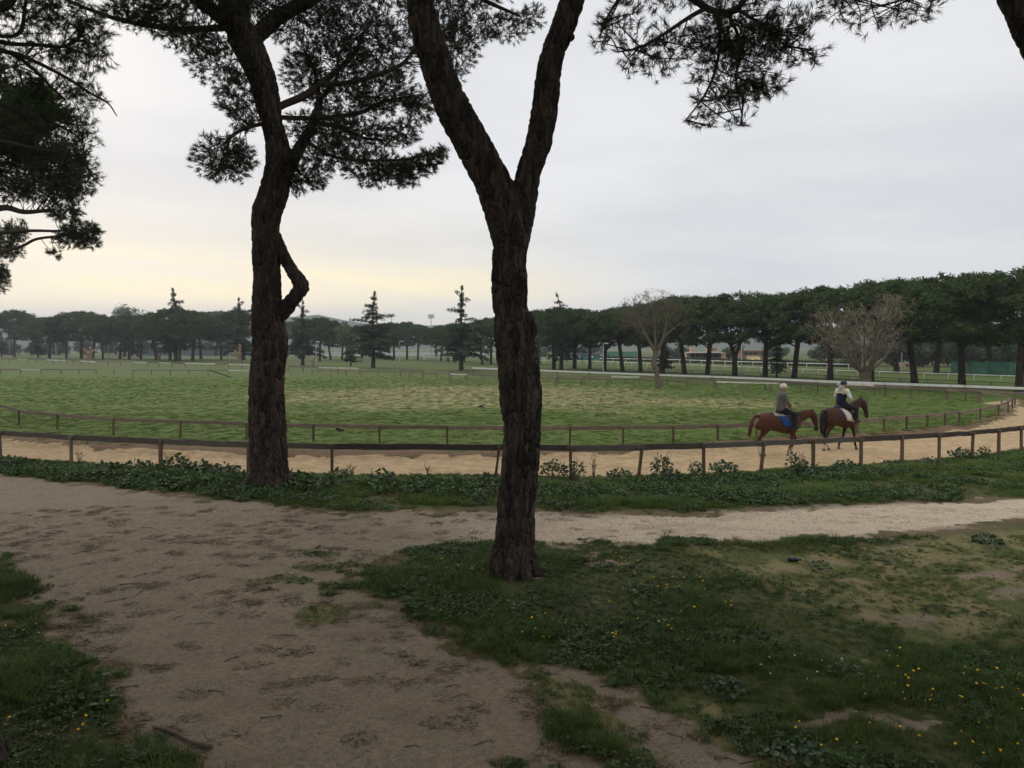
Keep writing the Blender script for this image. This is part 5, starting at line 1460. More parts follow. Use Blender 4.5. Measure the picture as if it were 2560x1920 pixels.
def make_horse(root, neck, head, hind, front, colour, tailpts, tailmat, manemat, ear_base, ear_dir, head_yaw=0.0):
    pieces = [loft(sec(TORSO, 4), 28)]
    nk = sec(neck, 5); hd = sec(head, 5)
    if head_yaw:
        c0 = np.array(head[0][:3])
        Rm = np.array(Matrix.Rotation(head_yaw, 3, 'Z'))
        hd[:, :3] = (hd[:, :3] - c0) @ Rm.T + c0
    lat = (-math.sin(head_yaw), math.cos(head_yaw), 0)
    pieces += [loft(nk, 22), loft(hd, 22, lat)]
    # cheeks and brow ridges
    j = hd[int(len(hd) * 0.36), :3]
    for s in (-1, 1):
        q = j + np.array(lat) * 0.055 * s
        pieces.append(loft([(q[0] - 0.07, q[1], q[2] - 0.05, 0.03, 0.04), (q[0] - 0.03, q[1], q[2] - 0.01, 0.045, 0.08), (q[0] + 0.03, q[1], q[2] + 0.02, 0.045, 0.07), (q[0] + 0.07, q[1], q[2] + 0.03, 0.02, 0.03)], 12))
        e = ear_base + np.array(lat) * 0.055 * s
        d = unit(np.array(ear_dir) + np.array(lat) * 0.2 * s)
        pieces.append(loft([(*(e - d * 0.03), 0.03, 0.026), (*(e + d * 0.03), 0.036, 0.026), (*(e + d * 0.09), 0.028, 0.018), (*(e + d * 0.155), 0.006, 0.005)], 10))
        # thigh and shoulder muscle
        pieces.append(loft([(-0.78, 0.16 * s, 0.98, 0.06, 0.10), (-0.66, 0.17 * s, 1.08, 0.10, 0.20), (-0.50, 0.17 * s, 1.15, 0.11, 0.23), (-0.36, 0.16 * s, 1.10, 0.07, 0.14)], 14))
        pieces.append(loft([(0.40, 0.15 * s, 1.00, 0.07, 0.12), (0.52, 0.16 * s, 1.10, 0.10, 0.22), (0.64, 0.13 * s, 1.14, 0.08, 0.18), (0.74, 0.10 * s, 1.12, 0.05, 0.10)], 14))
    for L in hind + front:
        pieces.append(loft(L, 14))
    me = fuse("body", pieces, 0.02, 4, 0.5)
    co = get_co(me)
    set_col(me, colour(co))
    add("body", me, M_COAT, root)
    for L in hind + front:
        hoof(L[-1, :3] + np.array([0.0, 0, -0.02]), (1, 0), M_HOOF, root)
    # tail: a swelling lock of hair
    tp = sec(tailpts, 6)
    pcs = [tube(tp[:, :3], tp[:, 3], 12)]
    rng = np.random.default_rng(4)
    for i in range(16):
        o = rng.normal(size=3) * np.array([0.5, 0.8, 0.3])
        q = tp[4:, :3] + o * tp[4:, 3][:, None] * np.linspace(0.2, 1.1, len(tp) - 4)[:, None]
        pcs.append(tube(q, np.linspace(0.02, 0.006, len(q)), 5))
    b = MB()
    for v, f in pcs:
        b.put(v, f)
    add("tail", b.mesh("tail", True), tailmat, root)
    # mane: strands falling to the right of the crest
    b = MB()
    crest = nk[3:-1]
    T = np.gradient(crest[:, :3], axis=0); T = unit(T)
    upv = unit(np.cross(T, np.array([0, 1, 0])[None, :])); upv *= np.sign(upv[:, 2:3] + 1e-6)
    ridge_ = crest[:, :3] + upv * crest[:, 4:5] * 0.97
    for i in range(90):
        q = rng.uniform(0, len(ridge_) - 1.01); k = int(q); p = ridge_[k] * (1 - q + k) + ridge_[k + 1] * (q - k)
        s = -1 if rng.random() < 0.6 else 1
        L = rng.uniform(0.10, 0.17)
        wdt = crest[k, 3]
        e = p + np.array([rng.normal(0, 0.02), s * wdt * 0.95, -L]); m_ = p + np.array([0, s * wdt * 0.75, -L * 0.35])
        b.tube(spline([p - upv[k] * 0.01, p + upv[k] * 0.012 + np.array([0, s * wdt * 0.3, 0]), m_, e], 2), np.array([0.010, 0.013, 0.013, 0.012, 0.010, 0.008, 0.004]), 4)
    add("mane", b.mesh("mane", True), manemat, root)
    # eyes
    q = hd[int(len(hd) * 0.30)]
    for s in (-1, 1):
        bm = bmesh.new(); bmesh.ops.create_uvsphere(bm, u_segments=10, v_segments=8, radius=0.022)
        m2 = bpy.data.meshes.new("eye"); bm.to_mesh(m2); bm.free()
        add("eye", m2, M_LEATHER, root, loc=tuple(q[:3] + np.array(lat) * (q[3] * 0.93) * s + np.array([0.03, 0, 0.01])))
    return nk, hd, lat
def wrap_pad(name, root, x0, x1, zlow0, zlow1, th, mat, grow=0.012, x0b=None, x1b=None, parent=None):
    """a cloth lying over the back, shaped to the barrel, hanging down both sides"""
    S = sec(TORSO, 6)
    rows = []
    nA, nX = 25, 9
    x0b = x0 if x0b is None else x0b; x1b = x1 if x1b is None else x1b
    for i in range(nX):
        row = []
        for k in range(nA):
            ph = (k / (nA - 1) - 0.5) * 2
            low = abs(ph)
            x = (x0 + (x0b - x0) * low) * (1 - i / (nX - 1)) + (x1 + (x1b - x1) * low) * i / (nX - 1)
            cz, wd, hh = (np.interp(x, S[:, 0], S[:, j]) for j in (2, 3, 4))
            zl = zlow0 + (zlow1 - zlow0) * i / (nX - 1)
            amax = math.acos(max(-0.9, min(0.95, (zl - cz) / hh)))
            a = ph * amax
            g = grow + 0.012
            row.append((x, (wd + g) * math.sin(a), cz + (hh + g) * math.cos(a)))
        rows.append(row)
    outer = np.array(rows).reshape(-1, 3)
    cen = np.array([np.interp(outer[:, 0], S[:, 0], S[:, 0]), 0 * outer[:, 0], np.interp(outer[:, 0], S[:, 0], S[:, 2])]).T
    inner = outer - unit(outer - cen) * th
    n = len(outer)
    f = []
    for i in range(nX - 1):
        for k in range(nA - 1):
            q = (i * nA + k, i * nA + k + 1, (i + 1) * nA + k + 1, (i + 1) * nA + k)
            f += [q, tuple(x + n for x in q[::-1])]
    rim = [i for i in range(nA)] + [r * nA + nA - 1 for r in range(1, nX)] + [(nX - 1) * nA + k for k in range(nA - 2, -1, -1)] + [r * nA for r in range(nX - 2, 0, -1)]
    for a, b in zip(rim, rim[1:] + rim[:1]):
        f.append((a, a + n, b + n, b))
    return add(name, mesh(name, np.vstack([outer, inner]), f, True), mat, parent or root)
def saddle(root):
    S = sec(TORSO, 6)
    def top(x): return np.interp(x, S[:, 0], S[:, 2] + S[:, 4])
    pc = [loft(sec([(-0.18, 0, top(-0.18) + 0.075, 0.13, 0.03), (-0.08, 0, top(-0.08) + 0.05, 0.16, 0.035), (0.08, 0, top(0.08) + 0.035, 0.13, 0.035), (0.22, 0, top(0.22) + 0.06, 0.09, 0.04), (0.30, 0, top(0.30) + 0.085, 0.06, 0.03)], 4), 16)]
    for s in (-1, 1):
        pc.append(loft(sec([(0.16, 0.10 * s, top(0.14) + 0.02, 0.10, 0.03), (0.28, 0.23 * s, 1.36, 0.10, 0.022), (0.38, 0.295 * s, 1.18, 0.10, 0.018), (0.40, 0.30 * s, 1.06, 0.08, 0.014)], 4), 14, (1, 0, 0)))
    o = add("saddle", fuse("saddle", pc, 0.014, 2), M_LEATHER, root)
    # girth
    cz, wd, hh = (np.interp(0.27, S[:, 0], S[:, j]) for j in (2, 3, 4))
    b = MB()
    a = np.linspace(-math.pi, math.pi, 29)
    b.tube(np.stack([np.full(29, 0.27), (wd + 0.008) * np.sin(a), cz + (hh + 0.008) * np.cos(a)], 1), 0.022, 6, False)
    add("girth", b.mesh("girth", True), M_LEATHER, root)
def bridle(root, hd, lat, hand_pts, noseband=M_LEATHER):
    lat = np.array(lat)
    b = MB()
    def ring(k, g=0.008, r=0.011):
        q = hd[k]; T = unit(hd[min(k + 1, len(hd) - 1), :3] - hd[k - 1, :3])
        A = unit(lat - T * (T @ lat)); Bn = np.cross(T, A)
        th = np.linspace(0, 2 * np.pi, 21)
        b.tube(q[:3] + np.cos(th)[:, None] * A * (q[3] + g) + np.sin(th)[:, None] * Bn * (q[4] + g), r, 5, False)
    n = len(hd)
    ring(int(n * 0.62)); ring(int(n * 0.14)); ring(int(n * 0.20))
    bit = hd[int(n * 0.80)]
    pol = hd[int(n * 0.10)]
    for s in (-1, 1):
        b.tube(np.stack([hd[k, :3] + lat * (hd[k, 3] + 0.008) * s for k in range(int(n * 0.12), int(n * 0.82))]), 0.010, 5)
    o = add("bridle", b.mesh("bridle", True), M_LEATHER, root)
    for s, hp in zip((-1, 1), hand_pts):
        b = MB()
        a = bit[:3] + lat * (bit[3] + 0.012) * s
        hp = np.array(hp)
        midp = (a + hp) / 2 + np.array([0, s * 0.05, -0.10])
        p = spline([a, midp, hp], 8)
        b.tube(p, 0.010, 5)
        add("rein", b.mesh("rein", True), M_LEATHER, root)

# ------------------------------------------------------------------ riders, in the same axes as the horse they sit on
M_SKIN = plain("skin", (0.50, 0.30, 0.21), (0.44, 0.25, 0.17), 6, 0.6, 0.3)
M_GREYJ = plain("grey_quilted_jacket", (0.125, 0.120, 0.115), (0.090, 0.087, 0.085), 9, 0.9, 0.15, 0.6, 0.012)
M_BLACKT = plain("black_trousers", (0.014, 0.014, 0.016), (0.024, 0.023, 0.025), 8, 0.85, 0.15, 0.4, 0.006)
M_BOOT = plain("black_boots", (0.012, 0.012, 0.012), (0.02, 0.02, 0.02), 8, 0.4, 0.4)
M_CREAMH = plain("cream_helmet_cover", (0.66, 0.60, 0.48), (0.56, 0.50, 0.40), 8, 0.7, 0.2)
M_BLACKH = plain("black_helmet_shell", (0.012, 0.012, 0.013), (0.02, 0.02, 0.022), 8, 0.5, 0.4)
t = NT("white_and_navy_jacket", 0.9, 0.15)
c = t.mix(t.rng(t.noise(t.coord("Object"), 7, 4), 0.35, 0.7, 0.0, 0.25), t.attr("col", "Color"), (0.02, 0.02, 0.03))
t.bump(t.noise(t.coord("Object", (1, 1, 2.2)), 8, 3), 0.5, 0.012)
M_JACKET2 = t.color(c)
def limb(L):
    return loft(sec(L, 4), 14, (0.0, 1, 0.02))
def hand(wrist, d, side, palm_n):
    """palm, four curled fingers of different lengths and a thumb from the side of the palm"""
    wrist = np.array(wrist); d = unit(np.array(d)); n_ = unit(np.array(palm_n)); sdv = unit(np.cross(n_, d)) * side
    pc = [loft([(*(wrist - d * 0.02), 0.026, 0.02), (*(wrist + d * 0.03), 0.036, 0.018), (*(wrist + d * 0.085), 0.042, 0.016), (*(wrist + d * 0.10), 0.036, 0.013)], 10, tuple(sdv))]
    for i, L in enumerate((0.062, 0.075, 0.070, 0.055)):
        b = wrist + d * 0.095 + sdv * (0.030 - 0.020 * i)
        k1 = b + d * L * 0.4; k2 = k1 + unit(d * 0.15 + n_) * L * 0.45; k3 = k2 + unit(n_ * 0.5 - d) * L * 0.35
        A = spline([(*b, 0.0095), (*k1, 0.0095), (*k2, 0.009), (*k3, 0.008)], 3)
        pc.append(tube(A[:, :3], A[:, 3], 7))
    b = wrist + d * 0.035 + sdv * 0.034
    A = spline([(*b, 0.012), (*(b + unit(sdv + d * 0.7) * 0.035), 0.011), (*(b + unit(sdv * 0.3 + d) * 0.065 + n_ * 0.015), 0.009)], 3)
    pc.append(tube(A[:, :3], A[:, 3], 7))
    return pc
def make_rider(root, J, helmet, jacketmat, jcol=None, hood=False, look=0.0, hair=None):
    """J: joint positions in horse axes"""
    hip, waist, chest, neck, head = (np.array(J[k]) for k in ("hip", "waist", "chest", "neck", "head"))
    body = []
    def torso(g):
        return loft(sec([(hip[0] - 0.01, 0, hip[2] - 0.10, 0.15 + g, 0.11 + g), (hip[0], 0, hip[2], 0.175 + g, 0.125 + g), (waist[0], 0, waist[2], 0.145 + g, 0.105 + g), (chest[0] - 0.005, 0, chest[2] - 0.12, 0.170 + g, 0.118 + g), (chest[0], 0, chest[2], 0.185 + g, 0.115 + g), (chest[0] * 0.5 + neck[0] * 0.5, 0, chest[2] + 0.09, 0.155 + g, 0.085 + g), (neck[0] - 0.005, 0, neck[2] - 0.02, 0.07 + g, 0.065 + g)], 4), 24)
    body.append(torso(0))
    body.append(loft(sec([(neck[0], 0, neck[2] - 0.05, 0.055, 0.058), ((neck[0] + head[0]) / 2, 0, (neck[2] + head[2]) / 2 - 0.02, 0.05, 0.055), (head[0], 0, head[2] - 0.05, 0.055, 0.06)], 4), 16))
    # skull, jaw, nose, brow, ears
    cl, sl = math.cos(look), math.sin(look)
    def hp(x, y, z): return (head[0] + x * cl - y * sl, x * sl + y * cl, head[2] + z)
    lat = (-sl, cl, 0)
    body.append(loft([(*hp(-0.01, 0, -0.125), 0.03, 0.035), (*hp(0.012, 0, -0.10), 0.055, 0.07), (*hp(0.008, 0, -0.05), 0.068, 0.088), (*hp(0.0, 0, 0.0), 0.075, 0.097), (*hp(-0.004, 0, 0.06), 0.072, 0.092), (*hp(-0.006, 0, 0.10), 0.045, 0.055), (*hp(-0.006, 0, 0.115), 0.015, 0.02)], 18, lat))
    body.append(loft([(*hp(0.085, 0, 0.005), 0.010, 0.010), (*hp(0.102, 0, -0.025), 0.013, 0.015), (*hp(0.112, 0, -0.045), 0.017, 0.014), (*hp(0.085, 0, -0.055), 0.012, 0.010)], 8, lat))
    body.append(loft([(*hp(0.070, -0.04, 0.022), 0.008, 0.010), (*hp(0.088, 0, 0.024), 0.012, 0.010), (*hp(0.070, 0.04, 0.022), 0.008, 0.010)], 8, (0, 0, 1)))
    body.append(loft([(*hp(0.070, -0.022, -0.075), 0.006, 0.008), (*hp(0.090, 0, -0.075), 0.008, 0.011), (*hp(0.070, 0.022, -0.075), 0.006, 0.008)], 8, (0, 0, 1)))
    for s in (-1, 1):
        body.append(loft([(*hp(-0.018, 0.074 * s, -0.035), 0.006, 0.010), (*hp(-0.018, 0.083 * s, -0.005), 0.008, 0.018), (*hp(-0.02, 0.080 * s, 0.022), 0.006, 0.012)], 8, lat))
    jk, tr, boots = [torso(0.028)], [], []
    for s, sd_ in ((1, "L"), (-1, "R")):
        sh, el, wr = (np.array(J[k + sd_]) for k in ("sh", "el", "wr"))
        kn, an, to = (np.array(J[k + sd_]) for k in ("kn", "an", "to"))
        def arm(g, cut=1.0):
            e = el + (wr - el) * cut
            return limb([(*(sh + np.array([0, -0.05 * s, -0.01])), 0.062 + g, 0.062 + g), (*sh, 0.058 + g, 0.060 + g), (*(sh * 0.5 + el * 0.5), 0.047 + g, 0.05 + g), (*el, 0.040 + g, 0.042 + g), (*(el * 0.5 + e * 0.5), 0.037 + g, 0.038 + g), (*e, 0.026 + g, 0.028 + g)])
        def leg(g):
            h0 = np.array([hip[0], 0.09 * s, hip[2] - 0.03])
            return limb([(*h0, 0.095 + g, 0.10 + g), (*(h0 * 0.6 + kn * 0.4), 0.085 + g, 0.088 + g), (*(h0 * 0.2 + kn * 0.8), 0.066 + g, 0.068 + g), (*kn, 0.058 + g, 0.06 + g), (*(kn * 0.65 + an * 0.35), 0.054 + g, 0.06 + g), (*(kn * 0.2 + an * 0.8), 0.040 + g, 0.043 + g), (*an, 0.034 + g, 0.036 + g)])
        body += [arm(0), leg(0)]
        body.append(loft(sec([(*(an + np.array([-0.06, 0, -0.045])), 0.03, 0.035), (*(an + np.array([0.0, 0, -0.04])), 0.038, 0.045), (*(an * 0.4 + to * 0.6), 0.042, 0.032), (*to, 0.03, 0.02)], 4), 12))
        body += hand(wr, unit(wr - el) * 0.8 + np.array([0.3, 0, -0.1]), -s, (-0.2, -s * 0.9, -0.4))
        jk.append(arm(0.022, 0.94)); tr.append(leg(0.016))
        mid = kn * 0.45 + an * 0.55
        bt = [limb([(*mid, 0.064, 0.07), (*(kn * 0.25 + an * 0.75), 0.056, 0.062), (*an, 0.05, 0.054), (*(an + np.array([0.0, 0, -0.05])), 0.045, 0.055)]),
              loft(sec([(*(an + np.array([-0.085, 0, -0.06])), 0.03, 0.03), (*(an + np.array([-0.02, 0, -0.055])), 0.046, 0.052), (*(an * 0.4 + to * 0.6 + np.array([0, 0, -0.005])), 0.050, 0.038), (*(to + np.array([0.025, 0, 0])), 0.03, 0.02)], 4), 12)]
        boots.append((fuse("boot", bt, 0.012, 3), an))
    tr.append(loft(sec([(hip[0] - 0.02, 0, hip[2] - 0.13, 0.15, 0.13), (hip[0], 0, hip[2] - 0.03, 0.195, 0.15), (hip[0], 0, hip[2] + 0.06, 0.185, 0.135), (waist[0], 0, waist[2] - 0.03, 0.15, 0.11)], 4), 20))
    add("body", fuse("body", body, 0.0105, 2), M_SKIN, root)
    if hood:
        jk.append(loft(sec([(neck[0] - 0.12, 0, neck[2] - 0.13, 0.05, 0.04), (neck[0] - 0.115, 0, neck[2] - 0.06, 0.10, 0.06), (neck[0] - 0.085, 0, neck[2] + 0.01, 0.115, 0.065), (neck[0] - 0.04, 0, neck[2] + 0.045, 0.095, 0.05)], 4), 16))
    else:
        jk.append(loft([(neck[0] - 0.005, 0, neck[2] - 0.06, 0.10, 0.095), (neck[0], 0, neck[2] + 0.0, 0.082, 0.082), (neck[0], 0, neck[2] + 0.035, 0.076, 0.078)], 16))
    jm = fuse("jacket", jk, 0.015, 3)
    if jcol is not None:
        set_col(jm, jcol(get_co(jm)))
    add("jacket", jm, jacketmat, root)
    add("trousers", fuse("trousers", tr, 0.015, 3), M_BLACKT, root)
    for bm_, an in boots:
        add("boot", bm_, M_BOOT, root)
    # helmet: shell, peak, chin strap
    sh_ = fuse("helmet", [loft([(*hp(-0.004, 0, -0.015), 0.098, 0.123), (*hp(-0.004, 0, 0.03), 0.104, 0.130), (*hp(-0.004, 0, 0.075), 0.098, 0.122), (*hp(-0.006, 0, 0.115), 0.078, 0.096), (*hp(-0.008, 0, 0.142), 0.045, 0.055), (*hp(-0.008, 0, 0.150), 0.012, 0.014)], 24, lat),
                          loft([(*hp(0.09, 0, 0.022), 0.085, 0.014), (*hp(0.13, 0, 0.012), 0.070, 0.010), (*hp(0.155, 0, 0.004), 0.045, 0.007)], 14, lat)], 0.010, 2)
    ho = add("helmet", sh_, helmet, root)
    b = MB(); b.tube(spline([hp(0.0, -0.083, 0.0), hp(0.03, -0.065, -0.09), hp(0.035, 0, -0.125), hp(0.03, 0.065, -0.09), hp(0.0, 0.083, 0.0)], 4), 0.007, 5)
    add("chin_strap", b.mesh("chin_strap", True), M_LEATHER, ho)
    return hp
def stirrup(root, an, s):
    an = np.array(an)
    b = MB()
    b.tube(spline([np.array([0.20, 0.27 * s, 1.42]), (np.array([0.20, 0.27 * s, 1.42]) + an) / 2 + np.array([0, 0.02 * s, 0]), an + np.array([0.03, 0, 0.07])], 5), 0.012, 5)
    th = np.linspace(0, 2 * np.pi, 17)
    b.tube(np.stack([np.full(17, an[0] + 0.05), an[1] + 0.062 * np.cos(th), an[2] - 0.02 + 0.075 * np.sin(th)], 1), 0.008, 5, False)
    add("stirrup", b.mesh("stirrup", True), M_LEATHER, root)

TRK = -0.17
# --- chestnut horse, head low, both white hind stockings
p1 = G(1946, 1144, TRK)
z1 = gz(p1[0], p1[1])
hr1 = R(10)
h1 = empty("horse", (p1[0], p1[1], z1), hr1, "chestnut horse with a blue saddle cloth and white stockings walking with lowered head", "horse", "ridden horses on the sand track")
def col1(co):
    c = np.tile(np.array([0.082, 0.031, 0.015]), (len(co), 1))
    dk = sstep(0.95, 0.75, co[:, 2])[:, None] * 0.35
    c = c * (1 - dk) + np.array([0.068, 0.021, 0.010]) * dk
    hind = (co[:, 0] < -0.3) & (co[:, 2] < 0.49 + 0.03 * np.sin(co[:, 1] * 40))
    c[hind] = (0.62, 0.56, 0.48)
    fr = (co[:, 0] > 0.1) & (co[:, 0] < 0.9) & (co[:, 2] < 0.27)
    c[fr] = (0.42, 0.33, 0.26)
    # blaze and dark muzzle
    c[(co[:, 0] > 1.36) & (np.abs(co[:, 1]) < 0.026) & (co[:, 2] > 0.93) & (co[:, 2] < 1.42)] = (0.68, 0.62, 0.56)
    mz = (co[:, 0] > 1.15) & (co[:, 2] < 0.95)
    c[mz] = (0.035, 0.025, 0.022)
    return c
neck1 = [(0.38, 0, 1.22, 0.17, 0.29), (0.58, 0, 1.27, 0.145, 0.265), (0.80, 0, 1.355, 0.11, 0.20), (1.00, 0, 1.43, 0.09, 0.16), (1.18, 0, 1.47, 0.078, 0.13), (1.29, 0, 1.465, 0.07, 0.11)]
head1 = [(1.20, 0, 1.475, 0.07, 0.10), (1.285, 0, 1.43, 0.088, 0.125), (1.34, 0, 1.34, 0.098, 0.135), (1.375, 0, 1.23, 0.085, 0.118), (1.40, 0, 1.12, 0.066, 0.090), (1.42, 0, 1.01, 0.056, 0.076), (1.435, 0, 0.93, 0.060, 0.078), (1.44, 0, 0.87, 0.056, 0.068), (1.44, 0, 0.845, 0.035, 0.042)]
hind1 = [leg_hind(0.14, (-0.44, 0.96), (-0.66, 0.57), (-0.54, 0.18), (-0.47, 0.085)), leg_hind(-0.14, (-0.52, 0.95), (-0.84, 0.58), (-0.80, 0.19), (-0.74, 0.085))]
front1 = [leg_front(0.13, (0.54, 0.88), (0.70, 0.56), (0.56, 0.24), (0.56, 0.13)), leg_front(-0.13, (0.46, 0.86), (0.42, 0.50), (0.30, 0.17), (0.28, 0.085))]
nk, hd, lat = make_horse(h1, neck1, head1, hind1, front1, col1, [(-0.78, 0, 1.43, 0.055), (-0.90, 0, 1.40, 0.062), (-1.00, 0, 1.26, 0.07), (-1.07, 0, 1.06, 0.065), (-1.11, 0, 0.84, 0.05), (-1.12, 0, 0.68, 0.015)], M_HAIRRED, M_HAIRRED, np.array([1.235, 0, 1.545]), (0.10, 0, 1.0))
wrap_pad("saddle_cloth", h1, -0.22, 0.42, 1.08, 0.98, 0.012, M_BLUEPAD, 0.010, 0.02, 0.44)
wrap_pad("pad", h1, -0.29, 0.36, 1.40, 1.38, 0.018, M_GREYPAD, 0.026)
saddle(h1)
J1 = dict(hip=(0.06, 0, 1.66), waist=(0.05, 0, 1.86), chest=(0.08, 0, 2.10), neck=(0.115, 0, 2.27), head=(0.15, 0, 2.40),
          shL=(0.09, 0.19, 2.15), elL=(0.16, 0.26, 1.88), wrL=(0.36, 0.14, 1.74), shR=(0.09, -0.19, 2.15), elR=(0.17, -0.27, 1.88), wrR=(0.37, -0.14, 1.73),
          knL=(0.44, 0.31, 1.48), anL=(0.46, 0.37, 1.07), toL=(0.62, 0.39, 1.04), knR=(0.44, -0.31, 1.48), anR=(0.46, -0.37, 1.07), toR=(0.62, -0.39, 1.04))
bridle(h1, hd, lat, [(0.45, -0.11, 1.70), (0.44, 0.11, 1.71)])
for s, k in ((1, "anL"), (-1, "anR")):
    stirrup(h1, J1[k], s)
r1 = empty("person", (p1[0], p1[1], z1), hr1, "rider in a grey quilted jacket and cream helmet on the chestnut horse", "person", "riders on the sand track")
hp = make_rider(r1, J1, M_CREAMH, M_GREYJ)
b = MB(); b.tube(spline([hp(-0.02, 0, 0.150), hp(-0.02, 0, 0.165), hp(-0.02, 0, 0.178)], 3), np.array([0.035, 0.038, 0.036, 0.034, 0.030, 0.022, 0.01]), 10)
add("helmet_button", b.mesh("helmet_button", True), M_BLACKH, r1)

# --- bay horse with black points
p2 = G(2098, 1128, TRK)
z2 = gz(p2[0], p2[1])
hr2 = R(28)
h2 = empty("horse", (p2[0], p2[1], z2), hr2, "dark bay horse with black tail and legs and a cream saddle cloth, walking ahead", "horse", "ridden horses on the sand track")
h2.scale = (1.05, 1.05, 1.05)
def col2(co):
    c = np.tile(np.array([0.058, 0.022, 0.012]), (len(co), 1))
    k = sstep(0.78, 0.58, co[:, 2])[:, None] * (co[:, 0] < 0.95)[:, None]
    c = c * (1 - k) + np.array([0.016, 0.012, 0.011]) * k
    tl = sstep(-0.70, -0.82, co[:, 0])[:, None] * 0.6
    c = c * (1 - tl) + np.array([0.03, 0.015, 0.01]) * tl
    wh = (co[:, 2] < 0.26) & (co[:, 0] < -0.2)
    c[wh] = (0.55, 0.49, 0.42)
    mz = (co[:, 0] > 1.0) & (co[:, 2] < 1.16)
    c[mz] = (0.03, 0.02, 0.017)
    return c
neck2 = [(0.38, 0, 1.24, 0.17, 0.29), (0.56, 0, 1.34, 0.145, 0.265), (0.74, 0, 1.47, 0.11, 0.205), (0.90, 0, 1.59, 0.09, 0.165), (1.03, 0, 1.67, 0.078, 0.13), (1.13, 0, 1.69, 0.07, 0.11)]
head2 = [(1.05, 0, 1.70, 0.07, 0.10), (1.14, 0, 1.66, 0.088, 0.125), (1.20, 0, 1.57, 0.098, 0.135), (1.245, 0, 1.47, 0.085, 0.118), (1.28, 0, 1.36, 0.066, 0.090), (1.305, 0, 1.26, 0.056, 0.076), (1.325, 0, 1.18, 0.060, 0.078), (1.33, 0, 1.12, 0.056, 0.068), (1.33, 0, 1.095, 0.035, 0.042)]
hind2 = [leg_hind(0.14, (-0.44, 0.95), (-0.62, 0.57), (-0.46, 0.20), (-0.38, 0.085)), leg_hind(-0.14, (-0.50, 0.95), (-0.80, 0.60), (-0.93, 0.24), (-0.95, 0.13))]
front2 = [leg_front(0.13, (0.46, 0.86), (0.36, 0.51), (0.16, 0.22), (0.12, 0.12)), leg_front(-0.13, (0.50, 0.87), (0.60, 0.52), (0.66, 0.18), (0.72, 0.085))]
nk, hd, lat = make_horse(h2, neck2, head2, hind2, front2, col2, [(-0.78, 0, 1.43, 0.05), (-0.86, 0, 1.40, 0.07), (-0.91, 0, 1.24, 0.085), (-0.92, 0, 1.02, 0.08), (-0.92, 0, 0.80, 0.06), (-0.92, 0, 0.62, 0.015)], M_HAIRDK, M_HAIRDK, np.array([1.075, 0, 1.775]), (0.10, 0, 1.0), -0.25)
wrap_pad("saddle_cloth", h2, -0.22, 0.42, 1.08, 0.98, 0.012, M_CREAMPAD, 0.010, 0.02, 0.44)
wrap_pad("pad_edging", h2, -0.27, -0.20, 1.16, 1.13, 0.014, M_TRIM, 0.013, -0.07, 0.02)
saddle(h2)
J2 = dict(hip=(0.06, 0, 1.64), waist=(0.06, 0, 1.84), chest=(0.09, 0, 2.06), neck=(0.13, 0, 2.21), head=(0.165, 0, 2.33),
          shL=(0.10, 0.20, 2.11), elL=(0.13, 0.31, 1.86), wrL=(0.36, 0.15, 1.76), shR=(0.10, -0.20, 2.11), elR=(0.14, -0.32, 1.86), wrR=(0.37, -0.15, 1.75),
          knL=(0.44, 0.32, 1.46), anL=(0.42, 0.37, 1.06), toL=(0.58, 0.40, 1.03), knR=(0.44, -0.32, 1.46), anR=(0.42, -0.37, 1.06), toR=(0.58, -0.40, 1.03))
bridle(h2, hd, lat, [(0.45, -0.12, 1.72), (0.44, 0.12, 1.73)])
for s, k in ((1, "anL"), (-1, "anR")):
    stirrup(h2, J2[k], s)
r2 = empty("person", (p2[0], p2[1], z2), hr2, "rider seen from behind in a white and navy hooded jacket on the bay horse", "person", "riders on the sand track")
r2.scale = (1.05, 1.05, 1.05)
def jc2(co):
    c = np.tile(np.array([0.66, 0.66, 0.68]), (len(co), 1))
    navy = (co[:, 2] < 2.02) & (np.abs(co[:, 1]) < 0.205) & (co[:, 0] < 0.24)
    c[navy] = (0.014, 0.017, 0.032)
    hood = (co[:, 0] < 0.10) & (co[:, 2] > 2.05) & (np.abs(co[:, 1]) < 0.115)
    c[hood] = (0.33, 0.34, 0.36)
    yl = (co[:, 0] < 0.16) & (co[:, 2] > 1.98) & (co[:, 2] < 2.19) & (np.abs(np.abs(co[:, 1]) - 0.145) < 0.035)
    c[yl] = (0.62, 0.37, 0.13)
    return c
make_rider(r2, J2, M_BLACKH, M_JACKET2, jc2, True)

